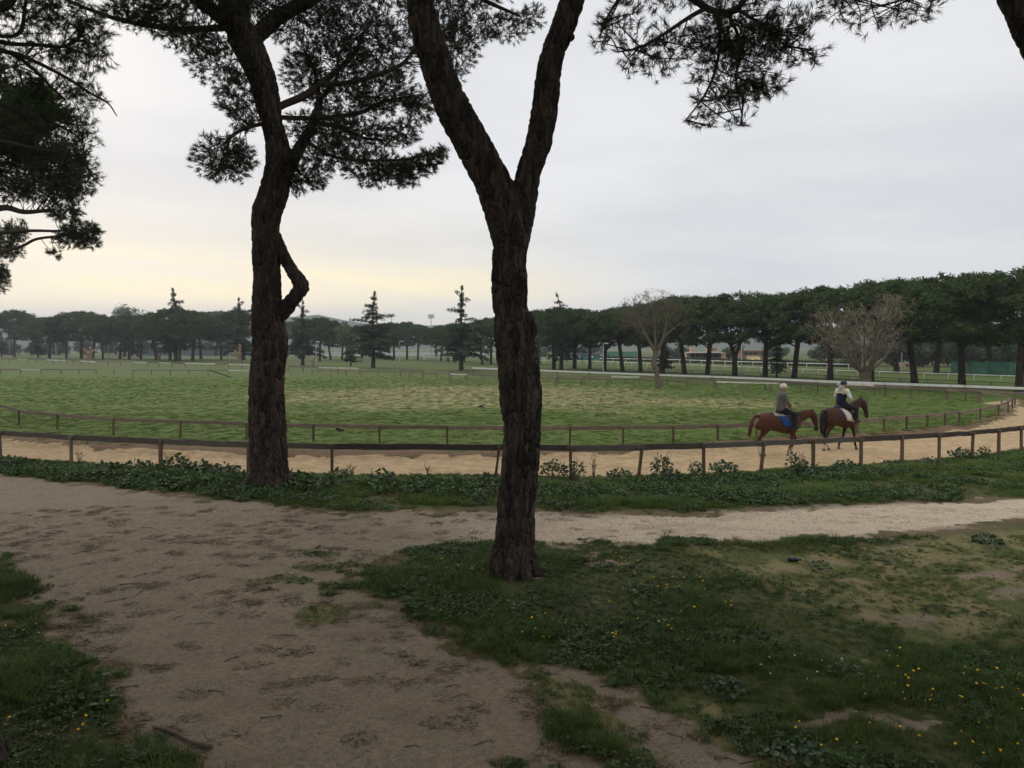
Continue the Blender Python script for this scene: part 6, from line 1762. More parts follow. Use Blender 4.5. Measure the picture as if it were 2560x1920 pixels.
# ------------------------------------------------------------------ low plants: bunches instanced over the turf
M_GRASS = leafmat("grass_blades", (0.052, 0.092, 0.018), (0.084, 0.132, 0.028), 0.28, 0.6, 0.7, 0.55, 0.2)
M_STRAW = leafmat("dry_grass_blades", (0.20, 0.17, 0.075), (0.15, 0.14, 0.055), 0.2, 0.8, 0.7, 0.5, 0.1)
M_WEED = leafmat("broad_weed_leaves", (0.044, 0.080, 0.024), (0.068, 0.112, 0.034), 0.22, 0.55, 0.8, 0.55, 0.25)
def blades(n, rad, h0, h1, wd, lean, rng):
    a = rng.uniform(0, 6.283, n); r = rad * np.sqrt(rng.uniform(0, 1, n))
    b = np.stack([r * np.cos(a), r * np.sin(a), np.full(n, -0.01)], 1)
    h = rng.uniform(h0, h1, n)[:, None]
    d = unit(np.stack([np.cos(a), np.sin(a), np.zeros(n)], 1) + rng.normal(size=(n, 3)) * np.array([0.8, 0.8, 0]))
    m = b + np.array([0, 0, 1]) * h * 0.6 + d * h * lean * 0.35
    t_ = b + np.array([0, 0, 1]) * h * (1 - 0.3 * lean) + d * h * lean
    s = np.stack([-d[:, 1], d[:, 0], 0 * a], 1) * wd
    v = np.stack([b - s, b + s, m + s * 0.75, m - s * 0.75, t_], 1).reshape(-1, 3)
    k = np.arange(n) * 5
    f = [(i, i + 1, i + 2, i + 3) for i in k] + [(i + 3, i + 2, i + 4) for i in k]
    return v, f
def leaves(n, rad, h, size, rng, up=0.5):
    """lobed leaves on short stalks, cupped"""
    V_, F_ = [], []
    for i in range(n):
        a = rng.uniform(0, 6.283); r = rad * math.sqrt(rng.uniform(0.02, 1)); z = h * rng.uniform(0.25, 1.0) * (1.1 - 0.5 * r / rad)
        c = np.array([r * math.cos(a), r * math.sin(a), z])
        d = unit(np.array([math.cos(a), math.sin(a), 0]) + rng.normal(size=3) * 0.6); d[2] = rng.uniform(-0.35, 0.35) ; d = unit(d)
        nrm = unit(np.array([0, 0, 1.0]) * up + rng.normal(size=3) * 0.45 + d * 0.2)
        s = unit(np.cross(nrm, d)); e = np.cross(s, nrm)
        L = size * rng.uniform(0.6, 1.25)
        q = [c - e * L * 0.5, c - e * L * 0.2 + s * L * 0.42, c + e * L * 0.25 + s * L * 0.36, c + e * L * 0.55, c + e * L * 0.25 - s * L * 0.36, c - e * L * 0.2 - s * L * 0.42, c - nrm * L * 0.10]
        k = len(V_)
        V_ += q
        F_ += [(k + 6, k, k + 1), (k + 6, k + 1, k + 2), (k + 6, k + 2, k + 3), (k + 6, k + 3, k + 4), (k + 6, k + 4, k + 5), (k + 6, k + 5, k)]
    return np.array(V_), F_
def proto(name, parts, mats):
    b = MB(); idx = []
    for (v, f), mi in zip(parts, range(len(parts))):
        b.put(v, f); idx += [mi] * len(f)
    me = b.mesh(name)
    for m in mats:
        me.materials.append(m)
    me.polygons.foreach_set("material_index", np.array(idx, dtype=np.int32))
    return bpy.data.objects.new(name, me)
def coll(name, objs):
    c = bpy.data.collections.new(name)
    for o in objs:
        c.objects.link(o)
    return c
rg = np.random.default_rng(77)
C_GRASS = coll("bunches_a", [proto("bunch_a%d" % i, [blades(34, 0.09, 0.05, h, 0.0030, ln, rg)], [M_GRASS]) for i, (h, ln) in enumerate(((0.12, 0.5), (0.16, 0.6), (0.10, 0.8), (0.20, 0.5)))] +
               [proto("bunch_a%d" % (4 + i), [leaves(16, 0.09, 0.07, 0.045, rg), blades(10, 0.09, 0.04, 0.10, 0.003, 0.7, rg)], [M_WEED, M_GRASS]) for i in range(3)] +
               [proto("bunch_a7", [blades(22, 0.10, 0.04, 0.10, 0.0028, 0.9, rg)], [M_STRAW])])
M_VGRASS = leafmat('verge_grass_blades', (0.070, 0.118, 0.022), (0.105, 0.158, 0.034), 0.3, 0.65, 0.5, 0.5, 0.15)
C_VERGE = coll("bunches_b", [proto("bunch_b%d" % i, [leaves(30, 0.22, 0.26, 0.085, rg), blades(14, 0.2, 0.08, 0.26, 0.005, 0.5, rg)], [M_WEED, M_VGRASS]) for i in range(3)] +
               [proto("bunch_b%d" % (3 + i), [blades(50, 0.20, 0.08, 0.26, 0.0055, 0.6, rg)], [M_VGRASS]) for i in range(3)] +
               [proto("bunch_b6", [blades(40, 0.20, 0.06, 0.24, 0.005, 0.7, rg)], [M_STRAW])])
M_FIELD = leafmat('infield_grass_blades', (0.076, 0.122, 0.023), (0.106, 0.152, 0.033), 0.3, 0.7, 0.12, 0.3, 0.1)
C_FIELD = coll("bunches_c", [proto("bunch_c%d" % i, [blades(36, 0.32, 0.04, 0.11, 0.014, 0.9, rg)], [M_FIELD]) for i in range(3)] + [proto("bunch_c3", [blades(34, 0.34, 0.04, 0.11, 0.014, 0.9, rg)], [M_STRAW]), proto("bunch_c4", [leaves(26, 0.30, 0.14, 0.12, rg)], [M_WEED])])
def scatter(name, pts, idx, scl, collection, label, cat="grass"):
    me = bpy.data.meshes.new(name)
    me.vertices.add(len(pts)); me.vertices.foreach_set("co", np.asarray(pts, dtype=np.float32).ravel()); me.update()
    set_float(me, scl, "scl"); set_float(me, RNG.uniform(0, 6.283, len(pts)), "yaw")
    a = me.attributes.new("pick", 'INT', 'POINT'); a.data.foreach_set("value", np.asarray(idx, dtype=np.int32))
    o = add(name, me, None, label=label, cat=cat, kind="stuff")
    g = bpy.data.node_groups.new(name + "_nodes", 'GeometryNodeTree')
    g.interface.new_socket("Geometry", in_out='INPUT', socket_type='NodeSocketGeometry')
    g.interface.new_socket("Geometry", in_out='OUTPUT', socket_type='NodeSocketGeometry')
    N = g.nodes
    gi, go = N.new("NodeGroupInput"), N.new("NodeGroupOutput")
    ci = N.new("GeometryNodeCollectionInfo"); ci.inputs[0].default_value = collection; ci.inputs["Separate Children"].default_value = True; ci.inputs["Reset Children"].default_value = True
    ip = N.new("GeometryNodeInstanceOnPoints")
    def at(nm, ty):
        n = N.new("GeometryNodeInputNamedAttribute"); n.data_type = ty; n.inputs["Name"].default_value = nm
        return n.outputs["Attribute"]
    cb = N.new("ShaderNodeCombineXYZ")
    g.links.new(at("yaw", 'FLOAT'), cb.inputs[2])
    g.links.new(gi.outputs[0], ip.inputs["Points"]); g.links.new(ci.outputs[0], ip.inputs["Instance"])
    ip.inputs["Pick Instance"].default_value = True
    g.links.new(at("pick", 'INT'), ip.inputs["Instance Index"]); g.links.new(cb.outputs[0], ip.inputs["Rotation"]); g.links.new(at("scl", 'FLOAT'), ip.inputs["Scale"])
    g.links.new(ip.outputs[0], go.inputs[0])
    m = o.modifiers.new("bunches", 'NODES'); m.node_group = g
    return o
def rnd_in(x0, x1, y0, y1, n):
    return RNG.uniform(x0, x1, n), RNG.uniform(y0, y1, n)
def in_view(x, y, m=0.72):
    return np.abs(x) < y * m + 1.0

# foreground turf
x, y = rnd_in(-9, 13, 5.6, 15.5, 60000)
bare = path_bare(x, y)
thin = sstep(-0.6, 0.8, sd_poly(x, y, THINR))
lush = sstep(0.35, 0.65, fbm(x * 0.8, y * 0.8, 131, 4))
keep = in_view(x, y) & (bare < 0.8) & (RNG.uniform(0, 1, len(x)) < np.clip(1 - 1.15 * bare, 0.02, 1) * (0.45 + 0.55 * lush) * (1 - 0.35 * thin)) & (sand_sd(x, y) < -0.2)
x, y, lush, thin, bare = x[keep], y[keep], lush[keep], thin[keep], bare[keep]
u_ = RNG.uniform(0, 1, len(x))
wz = fbm(x * 0.9 + 40, y * 0.9, 141, 3)
idx = np.where(wz + (u_ - 0.5) * 0.35 > 0.52, RNG.integers(4, 7, len(x)), RNG.integers(0, 4, len(x)))
strawy = np.clip(0.10 + 0.42 * thin + bare * 0.7, 0, 0.75)
idx = np.where(RNG.uniform(0, 1, len(x)) < strawy, 7, idx)
leftb = (x < 0) & (sd_poly(x, y, PATH) < -0.1) & (y < 13)
scl = np.where(leftb, 1.35, 1.0) * RNG.uniform(0.55, 1.15, len(x)) * (0.55 + 0.65 * lush) * (1 - 0.55 * thin) * (1 - 0.5 * bare)
scatter("grass", np.stack([x, y, ground_z(x, y)], 1), idx, scl, C_GRASS, "rough green turf in the foreground")
print("fg grass", len(x))
# needles, chips and small stones lying on the trodden earth
def lying(n, rad, l0, l1, wd, rng):
    a = rng.uniform(0, 6.283, n); r = rad * np.sqrt(rng.uniform(0, 1, n)); th = rng.uniform(0, 6.283, n)
    c = np.stack([r * np.cos(a), r * np.sin(a), rng.uniform(0.002, 0.008, n)], 1)
    d = np.stack([np.cos(th), np.sin(th), rng.uniform(-0.03, 0.06, n)], 1) * rng.uniform(l0, l1, (n, 1)) / 2
    s = np.stack([-np.sin(th), np.cos(th), 0 * th], 1) * wd
    v = np.stack([c - d - s, c + d - s, c + d + s + np.array([0, 0, 0.003]), c - d + s + np.array([0, 0, 0.003])], 1).reshape(-1, 3)
    return v, [(i * 4, i * 4 + 1, i * 4 + 2, i * 4 + 3) for i in range(n)]
def stones(n, rad, r0, r1, rng):
    b = MB()
    for i in range(n):
        a = rng.uniform(0, 6.283); q = rad * math.sqrt(rng.uniform(0, 1)); r = rng.uniform(r0, r1)
        p = np.array([(1, 0, 0), (-1, 0, 0), (0, 1, 0), (0, -1, 0), (0, 0, 0.7), (0, 0, -0.7)]) * r * rng.uniform(0.7, 1.2, (6, 3)) + np.array([q * math.cos(a), q * math.sin(a), r * 0.25])
        b.put(p, [(0, 2, 4), (2, 1, 4), (1, 3, 4), (3, 0, 4), (2, 0, 5), (1, 2, 5), (3, 1, 5), (0, 3, 5)])
    return np.concatenate(b.v), b.f
M_LITTER = plain("fallen_needle_litter", (0.165, 0.118, 0.078), (0.110, 0.078, 0.052), 3, 0.95, 0.05, coord="World", rnd=0.4)
M_PALELIT = plain("bleached_chips", (0.34, 0.27, 0.18), (0.24, 0.18, 0.115), 3, 0.95, 0.05, coord="World", rnd=0.4)
M_STONE = plain("small_stones", (0.40, 0.36, 0.30), (0.26, 0.22, 0.18), 5, 0.9, 0.1, coord="World", rnd=0.5)
C_LIT = coll("bunches_d", [proto("bunch_d%d" % i, [lying(26, 0.16, 0.05, 0.13, 0.0022, rg), lying(14, 0.16, 0.015, 0.04, 0.006, rg), lying(16, 0.16, 0.02, 0.05, 0.0045, rg)], [M_LITTER, M_LITTER, M_PALELIT]) for i in range(4)] + [proto("bunch_d%d" % (4 + i), [stones(14, 0.18, 0.004, 0.011, rg)], [M_STONE]) for i in range(3)])
x, y = rnd_in(-13, 15, 5.6, 18.5, 26000)
bare = path_bare(x, y)
pat = fbm(x * 0.7, y * 1.1, 191, 4)
keep = in_view(x, y) & (bare > 0.25) & (RNG.uniform(0, 1, len(x)) < (0.05 + 0.20 * sstep(0.46, 0.74, pat) * sstep(3, -3, x) + 0.30 * sstep(0.95, 0.4, bare)) * sstep(5, 1, x))
x, y = x[keep], y[keep]
idx = np.where(RNG.uniform(0, 1, len(x)) < 0.45, RNG.integers(4, 7, len(x)), RNG.integers(0, 4, len(x)))
scatter("pine_litter", np.stack([x, y, ground_z(x, y)], 1), idx, RNG.uniform(0.6, 1.3, len(x)), C_LIT, "fallen needles, chips and small stones strewn on the trodden earth", "litter")
x, y = rnd_in(-13, 15, 5.6, 18.5, 9000)
keep = in_view(x, y) & (path_bare(x, y) > 0.5)
x, y = x[keep], y[keep]
scatter("gravel", np.stack([x, y, ground_z(x, y)], 1), RNG.integers(4, 7, len(x)), RNG.uniform(0.6, 1.2, len(x)), C_LIT, "small stones scattered over the trodden earth and path", "gravel")
# verge between path and fence
x, y = rnd_in(-20, 26, 13.5, 31, 120000)
nearf = np.array(NEAR)
dfe = seg_dist(x, y, nearf, closed=False)
pd = sd_poly(x, y, PATH)
ss = sd_poly(x, y, SAND)
fy_ = np.interp(x, nearf[:, 0], nearf[:, 1])
up_e = np.array(PATH[:13])[::-1]
ok = (y > np.interp(x, up_e[:, 0], up_e[:, 1]) + 0.05) & (y < fy_ + 0.55) & (path_bare(x, y) < 0.5) & (pd < 0.1) & (y > 14.0) & in_view(x, y)
lush = fbm(x * 0.6 + 3, y * 0.6, 151, 4)
edge_in = y - np.interp(x, up_e[:, 0], up_e[:, 1]) + (fbm(x * 1.1, y * 1.1, 153, 4) - 0.5) * 2.2
ok &= RNG.uniform(0, 1, len(x)) < np.clip(0.10 + 1.1 * sstep(0.28, 0.6, lush), 0, 1) * np.where(ss > 0.0, 0.30, 1.0) * sstep(-0.2, 0.9, edge_in)
x, y, lush, dfe, edge_in = x[ok], y[ok], lush[ok], dfe[ok], edge_in[ok]
wz = fbm(x * 0.5 + 9, y * 0.9, 161, 3)
leftw = sstep(3.0, -4.0, x)
idx = np.where(wz + RNG.uniform(-0.2, 0.2, len(x)) + 0.09 * leftw > 0.57, RNG.integers(0, 3, len(x)), RNG.integers(3, 6, len(x)))
idx = np.where(RNG.uniform(0, 1, len(x)) < 0.10 + 0.15 * (lush < 0.4), 6, idx)
scl = RNG.uniform(0.35, 1.05, len(x)) * (0.45 + 0.75 * lush) * (0.55 + 0.45 * sstep(0.0, 1.5, edge_in))
scl *= 1 + 0.7 * leftw * sstep(1.6, 0.2, np.abs(y - (fy_[ok] - 1.8)))
scl *= 1 - 0.5 * sstep(-1.1, -0.2, y - fy_[ok])
scatter("verge_weeds", np.stack([x, y, ground_z(x, y)], 1), idx, scl, C_VERGE, "strip of dark green weeds and grass between path and near fence", "weeds")
print("verge", len(x))
# infield
x, y = rnd_in(-72, 40, 29, 108, 150000)
inn = np.array(SAND_IN)
s_ = sd_poly(x, y, SAND)
fi = np.interp(x, inn[:-4, 0], inn[:-4, 1])
dry = sstep(-6, 5, sd_poly(x, y, DRY) + (fbm(x * 0.13, y * 0.2, 91, 4) - 0.5) * 22)
ok = (y > fi + 0.3) & (s_ < -0.2) & in_view(x, y, 0.68) & (RNG.uniform(0, 1, len(x)) < np.where(y < 45, 0.55, 0.26) * sstep(108, 80, y) * (1 - 0.35 * dry))
x, y, dry = x[ok], y[ok], dry[ok]
idx = np.where(RNG.uniform(0, 1, len(x)) < 0.10 + dry * 0.32, 3, RNG.integers(0, 3, len(x)))
idx = np.where((RNG.uniform(0, 1, len(x)) < 0.03 + 0.05 * dry) & (fbm(x * 0.7, y * 0.7, 171, 3) > 0.5), 4, idx)
scl = RNG.uniform(0.35, 0.85, len(x)) * np.where(y < 36, 0.85, 1.0) * np.where(idx == 4, 0.7, 1.0) * np.where(idx == 3, 0.75, 1.0)
scl = np.where(y < fi[ok] + 2.2, scl * 1.35, scl)
scatter("infield_grass", np.stack([x, y, ground_z(x, y)], 1), idx, scl, C_FIELD, "short patchy green and straw coloured grass of the infield")
print("field", len(x))

# ------------------------------------------------------------------ bushes of leafy weeds at the foot of the near fence
def bush_mesh(seed, w_, h, n, size):
    rng = np.random.default_rng(seed)
    v1, f1 = leaves(n, w_, h, size, rng, 0.35)
    b = MB(); b.put(v1, f1)
    return b.mesh("leaves")
def stalk_mesh(seed, w_, h, n):
    rng = np.random.default_rng(seed)
    a = rng.uniform(0, 6.283, n)
    S = np.stack([0.25 * w_ * np.cos(a), 0.25 * w_ * np.sin(a), np.full(n, -0.02)], 1)
    E = np.stack([0.8 * w_ * np.cos(a), 0.8 * w_ * np.sin(a), h * rng.uniform(0.6, 1.15, n)], 1)
    v, f = strands(S, E, 0.008, 0.004, 0.05, 3, rng)
    return mesh("stems", v, f, True)
BM = [(bush_mesh(501, 0.34, 0.55, 150, 0.085), stalk_mesh(501, 0.34, 0.5, 12)), (bush_mesh(502, 0.42, 0.42, 160, 0.10), stalk_mesh(502, 0.42, 0.4, 12)), (bush_mesh(503, 0.26, 0.62, 110, 0.075), stalk_mesh(503, 0.26, 0.68, 12))]
ORDB = ORD + ['twenty-first', 'twenty-second', 'twenty-third']
M_MALLOW = leafmat("mallow_leaves", (0.036, 0.070, 0.026), (0.060, 0.098, 0.036), 0.2, 0.5, 1.2, 0.5, 0.35)
M_STEM = plain("weed_stems", (0.13, 0.10, 0.05), (0.09, 0.07, 0.04), 5)
for i, (u, v_, k, s) in enumerate([(40, 1175, 1, 1.0), (270, 1192, 1, 1.0), (345, 1186, 1, 1.2), (440, 1180, 0, 1.25), (500, 1188, 1, 1.2), (560, 1192, 1, 1.1), (850, 1200, 1, 1.0), (955, 1215, 0, 1.15), (1215, 1215, 1, 0.9), (1385, 1195, 0, 1.15), (1440, 1200, 2, 1.1), (1550, 1200, 1, 0.9), (1655, 1195, 2, 1.25), (1685, 1208, 1, 1.0), (1740, 1190, 2, 0.9), (1810, 1182, 1, 1.05), (1990, 1185, 2, 1.15), (2015, 1190, 1, 1.1), (2115, 1178, 1, 0.95), (2330, 1165, 1, 0.8), (2405, 1145, 1, 1.0), (2460, 1148, 2, 0.9)]):
    p = G(u, v_)
    o = empty("weed_bush", (p[0], p[1], gz(p[0], p[1])), i * 1.3, f"leafy weed bush at the foot of the near rail fence, {ORDB[i]} from the left", "bush", "weed bushes along the near fence")
    o.scale = (s, s, s * 0.85)
    add("leaves", BM[k][0], M_MALLOW, o, kind="stuff"); add("stems", BM[k][1], M_STEM, o, kind="stuff")
# bigger weed clumps in the foreground turf
for i, (u, v_, s, lab) in enumerate([(1985, 1890, 1.0, "dark weed clump on the bare earth near the bottom edge"), (2110, 1690, 0.9, "dark weed clump in the middle of the foreground turf"), (1815, 1725, 0.95, "dark weed clump beside the bald patch"), (2470, 1360, 1.1, "bushy weed clump at the edge of the pale path on the right"), (2050, 1425, 0.9, "weed clump just behind the black bottle"), (1590, 1480, 0.8, "dark weed clump right of the forked trunk among yellow flowers"), (1090, 1580, 0.5, "small weed tuft at the edge of the trodden earth")]):
    p = G(u, v_)
    o = empty("weed_clump", (p[0], p[1], gz(p[0], p[1]) - 0.02), i * 0.9, lab, "weed", "weed clumps in the turf")
    o.scale = (s * 0.62, s * 0.62, s * 0.42)
    add("leaves", BM[(1, 0, 1)[i % 3]][0], M_MALLOW, o, kind="stuff")
# dry stalks by the fence
M_DEAD = plain("dead_stalk", (0.13, 0.085, 0.05), (0.09, 0.06, 0.035), 6)
rng = np.random.default_rng(61)
for i, (u, v_, h, lab) in enumerate([(878, 1196, 0.42, "dead brown stalk right of the fence post beside the twisted trunk"), (1071, 1200, 0.42, "dead brown stalk standing against the sand left of the forked trunk"), (1485, 1196, 0.55, "tall dead stalk behind the weed bush right of the forked trunk"), (1660, 1188, 0.55, "tall dead stalk left of the riders' fence posts"), (198, 1160, 0.4, "dead reddish stalk beside the grey fence post on the left")]):
    p = G(u, v_); z = gz(p[0], p[1])
    n = 12
    S = np.zeros((n, 3)); S[:, 2] = -0.03; E = rng.normal(size=(n, 3)) * np.array([0.06, 0.06, 0]); E[:, 2] = h * rng.uniform(0.6, 1.05, n)
    S2 = E * 0.8; E2 = E + rng.normal(size=(n, 3)) * 0.05
    v, f = merge([strands(S, E, 0.007, 0.004, 0.03, 3, rng), strands(S2, E2, 0.005, 0.008, 0.0, 2, rng)])
    add("dead_stalk", mesh("dead_stalk", v, f, True), M_DEAD, label=lab, cat="stalk", group="dead stalks", loc=(p[0], p[1], z))

# ------------------------------------------------------------------ yellow flowers, one by one
M_PETAL = plain("yellow_petals", (0.82, 0.56, 0.02), (0.70, 0.42, 0.01), 30, 0.7, 0.1)
M_PETALW = plain("white_petals", (0.78, 0.78, 0.74), (0.68, 0.68, 0.62), 30, 0.7, 0.1)
def flower_mesh(nm, r, h, petals, mat):
    b = MB()
    b.tube([(0, 0, -0.02), (0.005, 0, h * 0.6), (0, 0, h)], 0.0022, 4)
    nst = len(b.f)
    for ring, (rr, zz_) in enumerate(((r, 0.000), (r * 0.62, 0.007))):
        for k in range(petals):
            a = (k + ring * 0.5) * 6.2832 / petals; w_ = 3.1416 / petals * 1.1
            b.put([(0, 0, h + zz_ * 0.5), (rr * 0.75 * math.cos(a - w_), rr * 0.75 * math.sin(a - w_), h + 0.004 + zz_), (rr * math.cos(a), rr * math.sin(a), h + 0.003 + zz_), (rr * 0.75 * math.cos(a + w_), rr * 0.75 * math.sin(a + w_), h + 0.004 + zz_)], [(0, 1, 2, 3)])
    me = b.mesh(nm); me.materials.append(M_STEM); me.materials.append(mat)
    me.polygons.foreach_set("material_index", np.array([0] * nst + [1] * (len(b.f) - nst), dtype=np.int32))
    return me
FL = [flower_mesh("flower", 0.0145, 0.14, 10, M_PETAL), flower_mesh("flower", 0.012, 0.11, 10, M_PETAL), flower_mesh("flower", 0.0165, 0.17, 11, M_PETAL)]
FW = flower_mesh("flower", 0.011, 0.08, 9, M_PETALW)
def sow(u0, u1, v0, v1, n, lab, grp, name="yellow_flower", protos=None, cat="flower"):
    for i in range(n):
        u, v_ = RNG.uniform(u0, u1), RNG.uniform(v0, v1)
        p = G(u, v_)
        if path_bare(np.array([p[0]]), np.array([p[1]]))[0] > 0.5:
            continue
        o = add(name, (protos or FL)[int(RNG.integers(0, len(protos or FL)))], None, label=lab, cat=cat, group=grp)
        o.location = (p[0], p[1], gz(p[0], p[1])); o.rotation_euler = (RNG.normal(0, 0.35), RNG.normal(0, 0.35), RNG.uniform(0, 6.28)); s = RNG.uniform(0.8, 1.2); o.scale = (s, s, s)
sow(1540, 1760, 1395, 1500, 46, "yellow flower in the thick patch right of the forked trunk", "yellow flowers right of the forked trunk")
sow(1320, 1900, 1500, 1640, 26, "yellow flower scattered in the dark turf below the forked trunk", "yellow flowers in the middle turf")
sow(2230, 2560, 1660, 1790, 30, "yellow flower in the patch at the right edge", "yellow flowers at the right edge")
sow(1950, 2560, 1720, 1915, 30, "yellow flower in the turf along the bottom right", "yellow flowers at the bottom right")
sow(1060, 1250, 1420, 1460, 7, "yellow flower at the foot of the forked trunk", "yellow flowers by the forked trunk")
sow(1310, 1380, 1560, 1625, 6, "yellow flower at the edge of the trodden earth", "yellow flowers by the trodden earth")
sow(10, 150, 1430, 1660, 5, "yellow flower in the grass at the left edge", "yellow flowers at the left edge")
sow(10, 340, 1730, 1880, 9, "yellow flower in the dark grass at the bottom left", "yellow flowers at the bottom left")
sow(1900, 2220, 1640, 1830, 16, "tiny white flower in the worn turf at the lower right", "tiny white flowers", "white_flower", [FW])

# ------------------------------------------------------------------ twigs, a fallen stick, a bottle, birds
M_TWIG = plain("fallen_twig_bark", (0.085, 0.060, 0.042), (0.050, 0.036, 0.026), 9, 0.95)
M_STICK = plain("grey_stick_bark", (0.17, 0.135, 0.105), (0.11, 0.085, 0.065), 9, 0.95, bump=0.5, bdist=0.004)
def stick(name, pts, r0, r1, mat, n=6, **k):
    A = spline(pts, 4); rr = np.linspace(r0, r1, len(A))
    c = A[0].copy(); c[2] = gz(c[0], c[1])
    A[:, 2] = [gz(q[0], q[1]) + rr[i] * 0.9 + q[2] for i, q in enumerate(A)]
    v, f = tube(A - c, rr, n)
    return add(name, mesh(name, v, f, True), mat, loc=tuple(c), **k)
a = [G(382, 1822), G(430, 1835), G(475, 1858), G(528, 1876)]
stick("fallen_stick", [(q[0], q[1], 0.01) for q in a], 0.016, 0.022, M_STICK, 8, label="thick fallen stick on the earth near the bottom left", cat="stick")
for u0, v0, u1, v1, bend in [(332, 1436, 388, 1421, 3), (470, 1445, 510, 1432, -4), (345, 1658, 402, 1668, 2), (486, 1551, 540, 1549, 2), (290, 1722, 352, 1716, 3), (645, 1396, 708, 1388, 3), (585, 1410, 625, 1413, 2), (260, 1495, 340, 1480, 5), (340, 1478, 375, 1458, 3), (352, 1320, 390, 1319, 1), (300, 1450, 352, 1452, 4), (430, 1540, 460, 1530, 2), (580, 1500, 618, 1490, 5), (680, 1625, 720, 1605, 3), (560, 1645, 610, 1628, 3), (1125, 1668, 1180, 1676, 1), (1110, 1716, 1152, 1714, 1), (1128, 1742, 1170, 1737, 1), (1000, 1633, 1045, 1645, -3), (1430, 1862, 1465, 1860, 1), (1470, 1830, 1550, 1868, 2), (1600, 1765, 1650, 1790, 3), (1500, 1718, 1545, 1719, 1), (1670, 1830, 1705, 1852, 2), (1185, 1855, 1240, 1845, 2), (960, 1625, 985, 1640, -2), (1010, 1858, 1045, 1858, 1), (1790, 1880, 1850, 1905, -4), (1850, 1905, 1940, 1898, 4), (540, 1410, 560, 1404, 1), (420, 1360, 450, 1352, 2), (2010, 1262, 2050, 1270, 2), (2200, 1290, 2230, 1288, 3), (1560, 1270, 1580, 1282, 2), (180, 1380, 230, 1372, 2), (700, 1580, 740, 1590, 3), (520, 1720, 560, 1732, 2), (820, 1700, 850, 1690, 2), (650, 1790, 700, 1795, 3)]:
    a, b = G(u0, v0), G(u1, v1)
    m = (a + b) / 2; d = unit(b - a)
    m = m + np.array([-d[1], d[0], 0]) * bend * 0.012
    stick("twig", [(a[0], a[1], 0.0), (m[0] + d[0] * 0.03 * bend, m[1] + 0.015, 0.006), (m[0] + d[0] * 0.08, m[1] - 0.012 * bend, 0.004), (b[0], b[1], 0.0)], 0.0045, 0.002, M_TWIG, 5, label="thin brown pine twig lying on the bare earth", cat="twig", group="fallen twigs")
# bottle
M_BLACKPL = plain("black_glossy_plastic", (0.010, 0.010, 0.012), (0.016, 0.016, 0.018), 6, 0.25, 0.5)
p = G(1985, 1402); z = gz(p[0], p[1])
bt = empty("bottle", (p[0], p[1], z + 0.043), R(-12), "black bottle lying in the worn grass below the pale path", "bottle")
prof = [(-0.105, 0.0), (-0.105, 0.030), (-0.098, 0.038), (-0.03, 0.040), (-0.028, 0.037), (0.02, 0.037), (0.022, 0.040), (0.045, 0.039), (0.075, 0.024), (0.088, 0.016), (0.100, 0.016)]
v, f = tube([(x, 0, 0) for x, r in prof], [max(r, 0.001) for x, r in prof], 20)
add("bottle_body", mesh("bottle_body", v, f, True), M_BLACKPL, bt)
v, f = tube([(0.096, 0, 0), (0.097, 0, 0), (0.118, 0, 0), (0.119, 0, 0)], [0.012, 0.019, 0.019, 0.012], 16)
add("cap", mesh("cap", v, f, True), M_BLACKPL, bt)
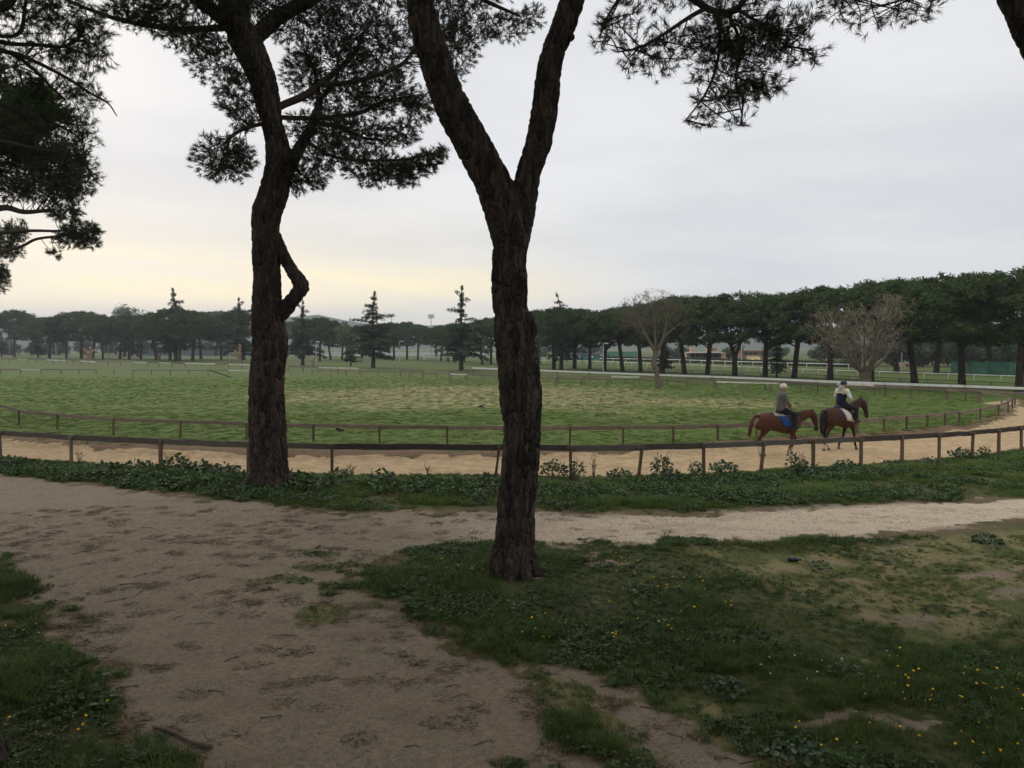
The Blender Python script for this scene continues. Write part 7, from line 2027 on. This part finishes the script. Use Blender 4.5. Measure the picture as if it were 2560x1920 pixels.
# birds
M_CROWG = plain("grey_feathers", (0.26, 0.25, 0.24), (0.20, 0.19, 0.19), 10, 0.8)
M_CROWB = plain("black_feathers", (0.014, 0.014, 0.016), (0.022, 0.022, 0.026), 10, 0.6)
def bird(label, u, v_, rz):
    p = G(u, v_); o = empty("bird", (p[0], p[1], gz(p[0], p[1]) + 0.02), rz, label, "bird", "crows in the infield grass")
    pc = [loft(sec([(-0.30, 0, 0.12, 0.02, 0.008), (-0.20, 0, 0.135, 0.035, 0.015), (-0.12, 0, 0.15, 0.06, 0.055), (0.0, 0, 0.165, 0.075, 0.075), (0.09, 0, 0.185, 0.055, 0.06), (0.13, 0, 0.22, 0.035, 0.042)], 4), 14), loft(sec([(0.11, 0, 0.215, 0.03, 0.035), (0.14, 0, 0.245, 0.035, 0.038), (0.175, 0, 0.25, 0.026, 0.028), (0.20, 0, 0.245, 0.012, 0.013), (0.245, 0, 0.235, 0.003, 0.004)], 4), 12)]
    for s in (-1, 1):
        pc.append(tube([(0.0, 0.03 * s, 0.12), (0.005, 0.03 * s, 0.05), (0.0, 0.03 * s, -0.02)], [0.02, 0.008, 0.008], 6))
    me = fuse("body", pc, 0.012, 2)
    co = get_co(me)
    add("body", me, M_CROWG, o)
    for s in (-1, 1):
        v, f = loft(sec([(0.07, 0.062 * s, 0.19, 0.010, 0.035), (-0.02, 0.075 * s, 0.175, 0.012, 0.05), (-0.14, 0.055 * s, 0.15, 0.010, 0.035), (-0.27, 0.02 * s, 0.13, 0.006, 0.012)], 4), 10)
        add("wing", mesh("wing", v, f, True), M_CROWB, o)
    v, f = loft(sec([(0.105, 0, 0.225, 0.035, 0.04), (0.14, 0, 0.247, 0.038, 0.041), (0.178, 0, 0.252, 0.028, 0.030), (0.203, 0, 0.246, 0.014, 0.014), (0.25, 0, 0.234, 0.004, 0.005)], 4), 12)
    add("hood", mesh("hood", v, f, True), M_CROWB, o)
bird("dark crow on the grass between the two fences right of the twisted trunk", 846, 1082, R(170))
bird("grey and black crow on the dry infield left of the forked trunk", 1204, 1022, R(20))

# ------------------------------------------------------------------ air
m = MB(); m.box((0, 700, 34), (1900, 1300, 36.5))
t = bpy.data.materials.new("pale_air"); t.use_nodes = True
t.node_tree.nodes.clear()
t.cycles.homogeneous_volume = True
vo = t.node_tree.nodes.new("ShaderNodeVolumePrincipled"); vo.inputs["Color"].default_value = (0.80, 0.86, 0.95, 1); vo.inputs["Density"].default_value = 0.00026; vo.inputs["Anisotropy"].default_value = 0.2
vo.inputs['Density Attribute'].default_value = ''
oo = t.node_tree.nodes.new("ShaderNodeOutputMaterial"); t.node_tree.links.new(vo.outputs[0], oo.inputs["Volume"])
add("haze", m.mesh("haze"), t, kind="stuff")
